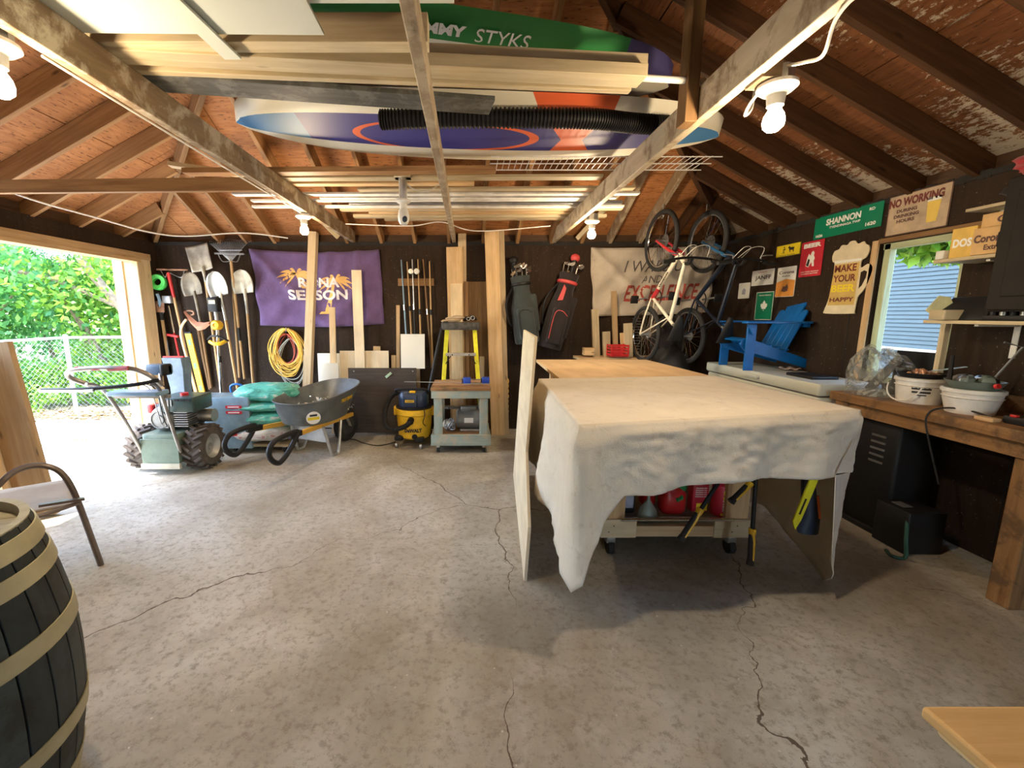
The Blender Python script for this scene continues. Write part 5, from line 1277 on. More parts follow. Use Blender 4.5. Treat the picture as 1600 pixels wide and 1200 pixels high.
# under the bench
t = thing('heater', 'tall black heater standing in the shade under the workbench', 'heater', (2.90, 2.92, 0))
obj('case', MB().rbox((2.94, 2.86, .40), (.28, .34, .74), .03), BLACK, t); obj('foot_base', MB().rbox((2.94, 2.86, .02), (.32, .38, .04), .02), BLACK, t)
for k in range(5): obj('vent_slot', MB().box((2.797, 2.82, .50 + k * .045), (.006, .10, .014)), GREY, t)
for k in range(2): obj('top_rib', MB().rbox((2.94, 2.86, .775 + .008 * k), (.2 - .05 * k, .3 - .05 * k, .02), .01), BLACK, t)
t = thing('subwoofer_box', 'low black box with a pale corner standing by the heater', 'box', (2.86, 2.62, 0)); obj('case', MB().rbox((2.86, 2.60, .14), (.24, .22, .27), .01), BLACK, t); obj('corner_patch', MB().box((2.82, 2.62, .278), (.06, .08, .004)), GREY, t)
tag(obj('hose', MB().tube(smooth([(2.76, 2.52, .25), (2.72, 2.47, .12), (2.70, 2.44, .015), (2.64, 2.46, .012), (2.66, 2.52, .015)], 6), .011, 8), plain('dark_green_hose', (.02, .09, .06), .5)), 'dark green hose end curling on the floor under the workbench', 'hose')
tag(obj('storage_bin', MB().rbox((3.0, 1.45, .25), (.3, .5, .5), .03), BLACK), 'black bin in the dark under the near end of the workbench', 'bin')
# ------------------------------------------------------------------ shelves above the bench
def wshelf(label, z, y0, y1, x0, mat, th=.02):
    t = thing('wall_shelf', label, 'shelf', (3.1, (y0 + y1) / 2, z - th), 'wall shelves over the workbench'); obj('shelf_plank', MB().box(((x0 + XR - .01) / 2, (y0 + y1) / 2, z - th / 2), (XR - .01 - x0, y1 - y0, th)), mat, t, bev=.002)
    for y in (y0 + .12, y1 - .25):
        obj('bracket', MB().plank((XR - .006, y, z - .22), (XR - .006, y, z - th), .03, .006, (-1, 0, 0)), STRIM, t, bev=.001); obj('bracket_arm', MB().plank((XR - .01, y, z - th - .01), (x0 + .05, y, z - th - .008), .02, .012, (0, 0, 1)), STRIM, t)
    return t
wshelf('wall shelf carrying the beer cartons, left end over the window', 1.83, 2.1, 2.78, 2.92, BEIGE)
wshelf('lower wall shelf carrying a yellow-topped case and tools', 1.46, 1.6, 2.76, 2.90, BEIGE)
wshelf('topmost short wall shelf below the sagging red cloth', 2.12, 1.9, 2.72, 3.0, BEIGE, .018)
tag(obj('shelf_prop', MB().plank((3.05, 2.76, BZ), (3.05, 2.76, 1.44), .035, .03, (0, -1, 0)), BEIGE), 'narrow wooden strut propping the lower wall shelf before the window', 'strut')
CARD = plain('tan_cardboard', (.62, .40, .18), .8, bmp=.05); CARDY = plain('yellow_cardboard', (.75, .50, .12), .8, bmp=.05); BROWNINK = plain('brown_ink', (.12, .06, .05), .7, bmp=0)
def carton(label, c, size, mat, lines, rz=0, tilt=0, ink=None):
    t = thing('beer_carton', label, 'carton', c, 'beer cartons on the wall shelf'); B = TR(c[0], c[1], c[2], rz, 0, 0); sx, sy, sz = size
    obj('box_body', MB(B).box((0, 0, sz / 2), size), mat, t, bev=.003)
    for s_ in (-1, 1): obj('top_flap', MB(B).box((0, s_ * sy / 4, sz + .001), (sx, sy / 2 - .002, .003)), mat, t)
    fn = lambda u, v: B @ V((-sx / 2 - .002, -u, sz / 2 + v))
    for s, cu, cv, h, w_, b in lines: text('lettering', s, fn, cu, cv, h, w_, ink or BROWNINK, t, b)
    return t
carton('tan beer carton with dark brand lettering, lowest and nearest on the shelf', (3.02, 2.50, 1.832), (.20, .17, .145), CARD, [('Corona', .0, .015, .045, .15, .04), ('Extra', .02, -.035, .03, .08, .03)])
carton('yellow beer carton with white lettering standing behind the tan one', (3.04, 2.66, 1.832), (.18, .13, .17), CARDY, [('DOS', .0, .0, .05, .10, .05)], ink=PRINT_W)
carton('tan carton with oval mark stacked on top of the cartons', (3.04, 2.50, 1.985), (.18, .16, .07), CARD, [('C', .02, .0, .04, .05, .03)])
tag(obj('magazine_stack', MB().rbox((3.0, 2.755, 1.858), (.15, .05, .05), .006), WHITE), 'pale flat box at the left end of the carton shelf', 'box')
tag(obj('white_sheet', MB().plank((3.10, 2.66, 2.07), (3.05, 2.46, 2.075), .10, .004, (-.6, .0, .8)), PANEL), 'white sheet lying on top of the beer cartons', 'sheet')
t = thing('tool_case', 'dark wedge-shaped case with a pale yellow end on the lower wall shelf', 'case', (3.0, 2.62, 1.46))
obj('shell', MB(TR(3.0, 2.60, 1.46)).prism([(-.07, 0), (.11, 0), (.09, .07), (.02, .14), (-.05, .06)], .26, Matrix.Translation((0, .12, 0)) @ Matrix.Rotation(PI / 2, 4, 'X')), BLACK, t, bev=.004)
obj('end_panel', MB(TR(2.955, 2.72, 1.46, -.5)).prism([(-.07, .06), (0, 0), (.07, .05), (.03, .14), (-.02, .15)], .01, Matrix.Rotation(PI / 2, 4, 'X')), plain('pale_yellow_card', (.72, .72, .42), .6), t, label='pale yellow end panel')
obj('cream_base', MB(TR(2.93, 2.66, 1.462, -.3)).rbox((0, 0, .03), (.10, .13, .06), .01), BEIGE, t)
t = thing('socket_rack', 'dark rack of small tools beside the wedge-shaped case', 'rack', (3.02, 2.30, 1.46)); obj('rack_base', MB().rbox((3.0, 2.30, 1.475), (.16, .34, .03), .01), BLACK, t)
for k in range(7): obj('socket', MB().cyl((2.94, 2.16 + k * .045, 1.49), (2.94, 2.16 + k * .045, 1.52), .016, n=10), GREY if k % 2 else BLACK, t)
obj('hand_tool', MB().tube([(2.99, 2.44, 1.5), (3.04, 2.52, 1.66)], .012, 7), BLACK, t); obj('rail', MB().plank((2.93, 2.12, 1.54), (2.93, 2.46, 1.54), .01, .01), GREY, t)
# black cabinet
t = thing('wall_cabinet', 'black wall cabinet cut by the right edge over the workbench', 'cabinet', (3.03, 1.85, 1.52)); CB = plain('black_cabinet', (.014, .011, .009), .6, spec=.2)
obj('carcass', MB().box((3.035, 2.02, 1.86), (.32, .78, .70)), CB, t, bev=.003)
for y in (2.22, 1.83):
    dr_ = obj('door', MB().box((2.865, y, 1.86), (.02, .37, .68)), CB, t, bev=.003); obj('door_panel', MB().box((2.852, y, 1.86), (.008, .25, .54)), CB, dr_, bev=.003)
    obj('knob', MB().ell((2.845, y - .13 if y > 2.0 else y + .13, 1.60), (.012, .012, .012)), GREY, dr_)
RB = cloth('red_black_fabric', (.42, .03, .04), blot=(.06, .05, .05))
bagblob('jacket', 'crumpled red and black jacket sagging over the top of the cabinet', 'jacket', (2.97, 2.25, 2.27), (.14, .20, .06), RB, 7, .35, 6)
bagblob('black_cap', 'black crumpled cloth beside the red jacket over the top shelf', 'cloth', (3.06, 2.48, 2.17), (.10, .08, .045), BAGK, 9, .3, 6)
tag(obj('dark_crate', MB().rbox((2.90, 2.43, 1.90), (.03, .02, .08), .01), BLACK), 'small black clamp hanging before the tan cartons', 'clamp')
# ------------------------------------------------------------------ signs on the side wall
def wpl(px, py, d=.006):
    p = R(px, py, XR); return V((XR - d, p.y, p.z))
def sign(name, label, tl, br, mat, cat='sign', rim=None, th=.004, d=.006, group='signs on the side wall', skew=True):
    a, b = wpl(*tl), wpl(*br); W_ = a.y - b.y; H_ = a.z - b.z; c = (a + b) / 2
    mb = MB().rbox((0, 0, 0), (W_, H_, th), .008, 3, frame(c, (0, -1, 0), (-1, 0, 0)))
    o = obj(name, mb, mat); tag(o, label, cat, group)
    fn = lambda u, v: V((XR - d - th / 2 - .0012, c.y - u, c.z + v))
    if rim: 
        for (u0, v0, u1, v1) in ((-W_ / 2, H_ / 2, W_ / 2, H_ / 2 - .006), (-W_ / 2, -H_ / 2 + .006, W_ / 2, -H_ / 2)): polyprint('border', [(u0, v0), (u1, v0), (u1, v1), (u0, v1)], fn, rim, o)
        for (u0, u1) in ((-W_ / 2, -W_ / 2 + .006), (W_ / 2 - .006, W_ / 2)): polyprint('border', [(u0, -H_ / 2), (u1, -H_ / 2), (u1, H_ / 2), (u0, H_ / 2)], fn, rim, o)
    return o, fn, W_, H_
SG = plain('sign_green', (.0, .20, .10), .4, var=.04, bmp=0); SW = plain('sign_white', (.82, .82, .76), .5, var=.03, bmp=0); SY = plain('sign_yellow', (.85, .66, .02), .45, var=.04, bmp=0); SR = plain('sign_red', (.55, .02, .04), .45, var=.1, bmp=0)
STN = plain('sign_tan', (.50, .38, .25), .6, var=.2, scale=12, bmp=0); SO = plain('sign_orange', (.75, .30, .05), .5, var=.15, bmp=0); SK = PRINT_K; SMAR = plain('sign_maroon', (.16, .025, .02), .5, bmp=0)
o, fn, W_, H_ = sign('street_sign', 'green road sign with white lettering at the top of the side wall', (1276, 342), (1378, 353), SG)
o2 = o
# sizes read straight from the wall: four corners differ a little in perspective
text('lettering', 'SHANNON', fn, -.03, .035, .055, W_ * .52, SW, o, .04); text('lettering', 'RD', fn, W_ * .36, .055, .022, .05, SW, o, .03)
text('lettering', 'TYENDINAGA TWP', fn, -.01, -.015, .020, W_ * .46, SW, o, .03); text('lettering', '1626', fn, -W_ * .40, -H_ * .36, .024, .075, SW, o, .04); text('lettering', '1620', fn, W_ * .36, -H_ * .30, .028, .09, SW, o, .04)
o, fn, W_, H_ = sign('humorous_sign', 'tan poster with dark lettering and a beer glass, above the window', (1393, 309), (1481, 353), STN, cat='poster', rim=BROWNINK)
text('lettering', 'NO WORKING', fn, -.02, H_ * .30, .06, W_ * .88, SMAR, o, .05)
for k, s in enumerate(('DURING', 'DRINKING', 'HOURS')): text('lettering', s, fn, -W_ * .17, .025 - k * .036, .024, W_ * (.34, .42, .30)[k], BROWNINK, o, .05)
BEERC = plain('beer_print', (.78, .55, .10), .5, var=.1, bmp=0)
u0 = W_ * .26
polyprint('glass_print', [(u0 - .035, -.095), (u0 + .030, -.095), (u0 + .045, .045), (u0 - .045, .045)], fn, BEERC, o); polyprint('foam_print', [(u0 - .047, .045), (u0 + .047, .045), (u0 + .042, .07), (u0 - .042, .07)], fn, SW, o)
o, fn, W_, H_ = sign('crossing_sign', 'small yellow sign of a running figure chased by a moose', (1215, 385), (1251, 397), SY, rim=SK)
mo = [(-.0, 0), (.01, -.03), (.018, -.03), (.018, -.005), (.05, -.005), (.06, -.032), (.068, -.03), (.066, .0), (.075, .02), (.06, .028), (.02, .028), (.01, .035), (.0, .045), (-.012, .05), (-.008, .036), (-.022, .03), (-.02, .02), (-.006, .018)]
polyprint('figure_print', [(x * .9 + .02, y * .8) for x, y in mo], fn, SK, o)
polyprint('figure_print', [(-.075, -.03), (-.06, -.012), (-.052, -.03), (-.045, -.03), (-.05, -.004), (-.045, .010), (-.03, .004), (-.028, .01), (-.045, .022), (-.058, .016), (-.068, .004), (-.062, .0), (-.055, .006), (-.058, -.006), (-.08, -.026)], fn, SK, o)
polyprint('figure_print', [(-.050 + .008 * math.cos(a), .032 + .008 * math.sin(a)) for a in [k * PI / 4 for k in range(8)]], fn, SK, o); text('lettering', 'MOOSE CROSSING', fn, 0, -H_ * .38, .008, W_ * .6, SK, o, .02)
o, fn, W_, H_ = sign('beer_sign', 'red metal sign with white beer lettering beside the yellow one', (1255, 380), (1283, 430), SR)
text('lettering', 'BEER', fn, 0, H_ * .38, .04, W_ * .78, SW, o, .06); text('lettering', 'HELPING PEOPLE', fn, 0, -H_ * .36, .010, W_ * .8, SW, o, .02); text('lettering', 'DANCE BETTER', fn, 0, -H_ * .42, .010, W_ * .75, SW, o, .02)
polyprint('figure_print', [(-.055, -.06), (-.045, .01), (-.03, .05), (-.01, .03), (.0, .06), (.02, .07), (.035, .05), (.03, .03), (.045, .0), (.035, -.02), (.045, -.07), (.02, -.07), (.01, -.03), (-.02, -.075)], fn, SW, o); polyprint('figure_print', [(-.052, -.055), (-.03, .005), (-.01, -.01), (-.02, -.07)], lambda u, v: fn(u, v) + V((-.0008, 0, 0)), SK, o)
o, fn, W_, H_ = sign('bottle_sign', 'tall white and orange beer sign right of the licence plate', (1217, 419), (1241, 463), SW)
polyprint('print_field', [(-W_ / 2 + .004, -H_ / 2 + .004), (W_ / 2 - .004, -H_ / 2 + .004), (W_ / 2 - .004, .01), (.0, .03), (-W_ / 2 + .004, .0)], fn, SO, o)
fn3 = lambda u, v: fn(u, v) + V((-.0008, 0, 0)); text('lettering', 'Corona', fn, 0, H_ * .32, .03, W_ * .8, BROWNINK, o, .03); text('lettering', 'Extra', fn, 0, H_ * .2, .014, W_ * .4, BROWNINK, o, .02)
polyprint('figure_print', [(-.05, -.09), (-.02, -.04), (.0, -.05), (.03, -.02), (.045, -.06), (.04, -.09), (0, -.1)], fn3, BROWNINK, o)
o, fn, W_, H_ = sign('licence_plate', 'white licence plate behind the bicycle handlebars', (1177, 424), (1209, 444), SW, cat='licence plate'); text('lettering', 'JANFF', fn, .01, -.005, .055, W_ * .72, SK, o, .02); text('lettering', 'Ontario', fn, 0, H_ * .36, .012, W_ * .4, SR, o, .02)
o, fn, W_, H_ = sign('small_print', 'little pale picture sign below the licence plate', (1156, 443), (1171, 466), SW, cat='sign'); polyprint('figure_print', [(-.03, -.04), (.03, -.045), (.035, .01), (0, .03), (-.03, 0)], fn, PRINT_G, o)
o, fn, W_, H_ = sign('highway_sign', 'green and white maple-leaf road sign above the blue chair', (1184, 457), (1206, 500), SG, rim=SW); polyprint('print_field', [(-W_ * .42, -H_ * .22), (W_ * .42, -H_ * .22), (W_ * .42, H_ * .26), (0, H_ * .30), (-W_ * .42, H_ * .26)], fn, SG, o)
leafp = [(0, .06), (.012, .04), (.022, .045), (.02, .02), (.035, .03), (.04, .02), (.055, .022), (.048, .005), (.055, 0), (.03, -.025), (.032, -.035), (.004, -.03), (.004, -.055)]
polyprint('maple_leaf_print', leafp + [(-x, y) for x, y in leafp[::-1][:-1]], fn3 if False else (lambda u, v: fn(u, v) + V((-.0008, 0, 0))), SW, o); text('lettering', 'TRANS CANADA', fn, 0, H_ * .38, .012, W_ * .7, SW, o, .02)
# beer-mug shaped board
a, b = wpl(1302, 383), wpl(1356, 490); c = (a + b) / 2; WM_, HM_ = a.y - b.y, a.z - b.z
out = [(-.42, -.5), (.22, -.5), (.25, -.48), (.27, -.28), (.36, -.20), (.45, -.08), (.5, .06), (.47, .14), (.38, .16), (.25, .12), (.25, .22), (.33, .25), (.38, .33), (.36, .40), (.29, .43), (.24, .47), (.12, .45), (.05, .5), (-.06, .5), (-.12, .46), (-.24, .47), (-.30, .42), (-.40, .40), (-.44, .32), (-.41, .25), (-.36, .22), (-.36, .0), (-.40, -.3), (-.47, -.45)]
hole = None
M = frame(V((XR - .008, c.y, c.z)), (0, -1, 0), (-1, 0, 0)); MUG = plain('mug_cream', (.72, .62, .42), .6, var=.12, bmp=0)
o = obj('mug_board', MB(M).prism([(x * WM_, y * HM_) for x, y in smooth([(x, y, 0) for x, y in out], 2, True) and [(p.x, p.y) for p in smooth([(x, y, 0) for x, y in out], 3, True)]], .008), MUG); tag(o, 'cream wooden cut-out of a foaming beer mug left of the window', 'sign', 'signs on the side wall')
fn = lambda u, v: M @ V((u, v, .0092)); DK = MUG
polyprint('handle_gap', [(.27 * WM_, -.16 * HM_), (.33 * WM_, -.12 * HM_), (.39 * WM_, -.02 * HM_), (.40 * WM_, .06 * HM_), (.34 * WM_, .08 * HM_), (.27 * WM_, .06 * HM_)], fn, WALL, o)
fnm = lambda u, v: M @ V((u, v, .0098)); AMB = plain('mug_amber', (.62, .42, .12), .6, var=.15, bmp=0)
polyprint('print_field', [(-.34 * WM_, .20 * HM_), (.22 * WM_, .20 * HM_), (.22 * WM_, -.38 * HM_), (-.40 * WM_, -.38 * HM_)], fn, AMB, o)
for s, y, h, w_, mt in (('MAKE', .14, .10, .50, SMAR), ('YOUR', .0, .10, .52, SMAR), ('BEER', -.14, .10, .54, SY), ('HAPPY', -.30, .06, .56, SMAR)): text('lettering', s, fnm, -.08 * WM_, y * HM_, h * HM_, w_ * WM_, mt, o, .03)
polyprint('foam_print', [(-.36 * WM_, .22 * HM_), (.25 * WM_, .22 * HM_), (.25 * WM_, .25 * HM_), (-.36 * WM_, .26 * HM_)], fn, SW, o)
# ------------------------------------------------------------------ rolling work table under a drop cloth
TT = 1.02
FLc, FRc, BRc, BLc = V((.484, 1.81, TT)), V((1.99, 2.12, TT)), V((1.93, 3.33, TT)), V((.53, 3.17, TT))
t = thing('work_table', 'rolling work table of pine with a bare tan plywood top towards the bikes', 'table', (1.25, 3.4, 0))
obj('table_top', MB().prism([(.55, 1.90), (1.95, 2.18), (1.92, 4.60), (.735, 4.60), (.70, 3.1), (.58, 3.0)], .03, None, TT - .038), TANPLY, t, bev=.003)
for x, y in ((.90, 2.50), (1.66, 2.50), (.90, 4.3), (1.66, 4.3)):
    obj('leg', MB().box((x, y, .56), (.14, .04, .84)), PINE, t, bev=.003); obj('foot_plate', MB().box((x + (.03 if x < 1 else -.03), y - .025, .19), (.22, .02, .12)), PINE2, t, bev=.002)
    lg = obj('caster_fork', MB().rbox((x, y + .02, .105), (.06, .05, .06), .01), ZINC, t); obj('caster_wheel', MB().cyl((x - .018, y + .02, .045), (x + .018, y + .02, .045), .045, n=20), RUBBER, lg)
    for k in range(6): obj('screw', MB().cyl((x - .03 + .03 * (k % 3), y - .036, .17 + .04 * (k // 3)), (x - .03 + .03 * (k % 3), y - .038, .17 + .04 * (k // 3)), .004, n=6), BLACK, lg) if y < 3 and k in (0, 4) else None
obj('bottom_rail', MB().box((1.28, 2.49, .17), (.90, .04, .07)), PINE, t, bev=.003); obj('bottom_rail', MB().box((1.28, 4.31, .17), (.90, .04, .07)), PINE, t, bev=.003)
obj('side_rail', MB().box((.85, 3.4, .19), (.04, 1.8, .08)), PINE, t); obj('side_rail', MB().box((1.71, 3.4, .19), (.04, 1.8, .08)), PINE, t)
obj('lower_shelf', MB().box((1.28, 3.38, .235), (.80, 1.72, .015)), plain('worn_grey_shelf', (.22, .21, .18), .6), t, bev=.002)
obj('top_rail', MB().box((1.28, 2.50, .93), (.90, .04, .09)), PINE, t)
CANVAS = cloth('canvas_drop_cloth', (.72, .655, .55), scale=220, var=.05, blot=(.58, .51, .41))
def lerp3(a, b, u): return a.lerp(b, u)
mb = MB()
def topf(u, v):
    p = FLc.lerp(FRc, u).lerp(BLc.lerp(BRc, u), v); e = min(u, 1 - u, v, 1 - v)
    p.z += .004 * mnoise.noise(V((p.x * 9, p.y * 9, 0))) * min(1, e * 12) + .004 * mnoise.noise(V((p.x * 24, p.y * 17, 2))) * min(1, e * 12)
    return p
mb.surf(topf, 60, 50)
# path round the free edges with how far the cloth hangs below each point
path = []
for i in range(46): u = i / 45; path.append((BLc.lerp(FLc, u), .60 + .06 * u + .05 * max(0, u - .75) * 4, V((-1, .03, 0))))
path[-1] = (FLc.copy(), .72, V((-.75, -.65, 0)))
for i in range(1, 70):
    u = i / 70
    dl = .315 + .012 * math.sin(u * 9)
    if u < .075: dl = .71 - (.71 - .52) * (u / .075)
    elif u < .13: dl = .46 - (u - .075) / .055 * .11
    path.append((FLc.lerp(FRc, u), dl, V((.05, -1, 0))))
path.append((FRc.copy(), .31, V((.1, -1, 0)))); path.append((FRc + V((.001, .004, 0)), .80, V((.4, -.05, 0))))
for i in range(1, 45):
    u = i / 44; path.append((FRc.lerp(BRc, u), (.80 + .19 * min(1, i / 6)) - .16 * min(1, max(0, u - .14) * 3) + .03 * math.sin(u * 11), V((1, 0, 0))))
NR = 26; npth = len(path); vs = []
for i, (p, dl, nrm) in enumerate(path):
    nrm = nrm.normalized()
    for j in range(NR + 1):
        q = j / NR; z = p.z - dl * q; fl_amp = .012 + .05 * q
        s_ = i / 4.2; d = .010 + .018 * math.sin(min(1, q * 5) * PI / 2) + .05 * q * q * dl + fl_amp * (.5 * math.sin(s_ * 1.3 + 1.5 * q) + .45 * mnoise.noise(V((s_ * .9, q * 1.6, 3.3)))) * min(1, dl / .6)
        d *= min(1, q * 9 + .0)
        d += (.007 * mnoise.noise(V((s_ * 4.5, q * 9, 0))) + .006 * mnoise.noise(V((s_ * 1.5, q * 34 * dl, 7)))) * min(1, q * 6)
        if i == 45 or abs(i - 45) < 4: d += .05 * q * (1 - abs(i - 45) / 4)
        if i > 114: 
            k = max(0, 1 - (i - 115) / 16); d += -.07 * q * (1 - k) * .3; 
        pt = V((p.x, p.y, z)) + nrm * (max(d, .004) if j else 0)
        if i > 114:
            k = max(0, 1 - (i - 115) / 9); pt += V((-.17 * q ** 1.5 * k + .04 * math.sin(q * PI) * (1 - k) * (1 if i < 126 else max(0, 1 - (i - 126) / 12)), -.10 * q * q * math.sin(max(k, .0) * PI * .75), 0))
        if i <= 45:
            k = max(0, 1 - (45 - i) / 12); pt += V((.06 * q * k, -.03 * q * k, 0))
        elif i < 55:
            k = max(0, 1 - (i - 45) / 10); pt += V((-.02 * q * k, -.04 * q * k, 0))
        vs.append(pt)
k = NR + 1
mb.add(vs, [(i * k + j, i * k + j + 1, (i + 1) * k + j + 1, (i + 1) * k + j) for i in range(npth - 1) for j in range(NR)])
dc = obj('drop_cloth', mb, CANVAS, ang=75, sol=.003, solo=-1); tag(dc, 'cream canvas drop cloth draped over the front of the work table', 'cloth')
# things on the lower shelf
SZ = .243
g = 'cans and bottles on the lower table shelf'
def sh(px, Y=2.58): p = P(px, 800, Y); return V((p.x, Y, SZ))
c = sh(979, 2.6); t = thing('oil_jug', 'dark plastic oil jug with a paper label, leftmost on the table shelf', 'jug', c, g)
obj('jug_body', MB().rbox(c + V((0, 0, .11)), (.085, .06, .22), .015), plain('dark_jug', (.025, .03, .03), .35), t); obj('label_patch', MB().box(c + V((.0, -.031, .08)), (.055, .002, .09)), PRINT_G, t); obj('cap', MB().cyl(c + V((.02, 0, .22)), c + V((.02, 0, .245)), .018), BLACK, t)
c = sh(1012, 2.52); t = thing('funnel', 'upturned grey-green funnel between the oil jug and the gas can', 'funnel', c)
obj('cone', MB(Matrix.Translation(c)).lathe([(.062, 0), (.064, .006), (.058, .015), (.050, .05), (.018, .10), (.010, .115), (.008, .17), (.006, .17), (.006, .11), (.045, .045), (.058, 0)], 24), plain('funnel_plastic', (.30, .33, .27), .4), t); obj('rim_ring', MB(Matrix.Translation(c)).lathe([(.062, .0), (.068, .004), (.062, .012)], 24), plain('funnel_plastic', (.30, .33, .27)), t)
c = sh(1048, 2.60); t = thing('gas_can', 'red gas can with green spout cap in the middle of the table shelf', 'gas can', c, g)
obj('can_body', MB().rbox(c + V((0, 0, .075)), (.155, .11, .15), .04), RED, t); obj('shoulder', MB().ell(c + V((0, 0, .15)), (.075, .052, .04)), RED, t); obj('spout_cap', MB().rbox(c + V((.01, -.01, .17)), (.13, .06, .05), .02), GRN, t); obj('spout', MB().tube([c + V((.04, -.02, .15)), c + V((.03, -.055, .11)), c + V((.0, -.06, .10))], .014, 8), GRN, t)
obj('handle', MB().tube(smooth([c + V((-.06, 0, .16)), c + V((-.03, 0, .21)), c + V((.04, 0, .21)), c + V((.06, 0, .17))], 5), .010, 8), RED, t)
c = sh(1009, 2.72); tag(obj('gas_can', MB().rbox(c + V((0, 0, .1)), (.1, .09, .2), .03), RED), 'dim red can standing behind the funnel', 'gas can', g)
c = sh(1088, 2.62); t = thing('fuel_can', 'square red fuel tin with a yellow label beside the gas can', 'tin', c, g)
obj('tin_body', MB().rbox(c + V((0, 0, .115)), (.105, .07, .23), .012), SR, t); obj('label_patch', MB().box(c + V((.01, -.036, .035)), (.07, .002, .05)), SY, t)
f_ = lambda u, v: V((c.x + u, c.y - .0365, c.z + .13 + v))
for k in range(5): text('lettering', 'PREMIUM', f_, .0, .03 - k * .014, .008, .07, PRINT_W, t)
c = sh(1124, 2.56); t = thing('fuel_can', 'round red fuel can with white vertical lettering at the right shelf end', 'tin', c, g)
obj('tin_body', MB(Matrix.Translation(c)).lathe([(0, 0), (.052, 0), (.054, .004), (.054, .19), (.05, .20), (.02, .215), (.02, .235), (0, .235)], 28), SR, t)
f2_ = lambda u, v: V((c.x + .0548 * math.sin(u / .0548), c.y - .0548 * math.cos(u / .0548), c.z + v)); text('lettering', 'TRU', f2_, -.004, .075, .022, .07, PRINT_W, t, .05, rot=PI / 2); text('lettering', 'FUEL', f2_, -.004, .15, .022, .07, SY, t, .05, rot=PI / 2); text('lettering', '50:1', f2_, .0, .018, .016, .05, SY, t, .05)
tag(obj('metal_pipe', MB().cyl((.93, 2.44, .262), (1.62, 2.445, .262), .011, n=10), CHROME), 'shiny metal pipe lying along the front of the table shelf', 'pipe')
# loppers and tools hung under the table edge
def lopper(label, a, b, t_, grip=.42):
    a, b = V(a), V(b); m_ = b.lerp(a, grip)
    h_ = obj('handle_tube', MB().tube([a, m_], .011, 8), BLACK, t_); obj('grip', MB().tube([m_ , m_.lerp(b, .15), m_.lerp(b, .8), b], [.014, .017, .016, .021], 10), RUBBER, t_); d = (b - a).normalized(); s_ = d.orthogonal().normalized()
    obj('grip_inlay', MB().tube([m_ + V((-.004, -.012, 0)), m_.lerp(b, .3) + V((.004, -.014, 0)), m_.lerp(b, .85) + V((.006, -.013, 0))], [.010, .008, .005], 7), YEL, t_, label='yellow grip inlay'); obj('collar', MB().tube([m_ - d * .012, m_ + d * .018], .0185, 10), YEL, t_)
t = thing('lopper', 'black and yellow lopper whose long handle slants down left under the cloth', 'lopper', (1.25, 2.16, .3)); lopper('', P(1124, 752, 2.22), P(1062, 845, 2.14), t, .5); obj('pivot', MB().ell(P(1126, 742, 2.24), (.03, .02, .03)), STEEL, t); obj('handle_tube', MB().tube([P(1126, 742, 2.24), P(1140, 700, 2.25)], .012, 8), BLACK, t)
t = thing('lopper', 'black and yellow lopper hanging straight down beside the wooden table leg', 'lopper', (1.6, 2.2, .2)); lopper('', P(1181, 748, 2.24), P(1172, 882, 2.20), t, .40); lopper('', P(1180, 748, 2.26), P(1142, 784, 2.22), t, .75); obj('pivot', MB().ell(P(1181, 742, 2.25), (.03, .02, .03)), STEEL, t)
t = thing('folding_saw', 'flat bright yellow tool sleeve with a pointed end hanging near the right cloth fold', 'tool', (1.85, 2.15, .4)); M = frame((P(1272, 745, 2.16) + P(1240, 820, 2.14)) / 2, P(1240, 820, 2.14) - P(1272, 745, 2.16), (0, -1, 0))
obj('sleeve', MB(M).prism([(-.16, -.022), (.12, -.018), (.16, .012), (.10, .022), (-.16, .022)], .008), YELF, t); obj('print_mark', MB(M).box((.03, 0, .0085), (.09, .010, .001)), PRINT_K, t)
t = thing('cordless_blower', 'dark navy tool body hanging behind the yellow sleeve', 'tool', (1.92, 2.2, .4)); obj('body', MB().loft([[p + V((w_ * math.cos(a), .03 * math.sin(a), 0)) for a in [2 * PI * k / 12 for k in range(12)]] for p, w_ in ((P(1262, 740, 2.22), .03), (P(1264, 780, 2.21), .04), (P(1268, 805, 2.21), .045), (P(1262, 822, 2.21), .062), (P(1262, 832, 2.21), .055))]), NAVY, t)
obj('trigger', MB().tube([P(1278, 775, 2.18), P(1281, 810, 2.18)], .006, 6), PRINT_O, t)
# ------------------------------------------------------------------ L-shaped board beside the table
a, b = V((.335, 2.22, 0)), V((.445, 3.86, 0)); d = (b - a).normalized(); M = frame(a + V((-.01, 0, 0)), d, V((-1, .07, .10))); 
up = V((.05, 0, 1)).normalized(); M = Matrix.Identity(4)
zax = V((-1, d.x, .05)).normalized()
yax = zax.cross(d).normalized(); zax = d.cross(yax)
for i in range(3): M[i][0] = d[i]; M[i][1] = (yax if yax.z > 0 else -yax)[i]; M[i][2] = zax[i]; M[i][3] = a[i]
tag(obj('notched_board', MB(M).prism([(0, 0), (1.62, 0), (1.62, 1.36), (.46, 1.36), (.50, .60), (0, .33)], .018), BIRCH, bev=.0015), 'pale board cut to an L shape standing on edge against the work table', 'board')
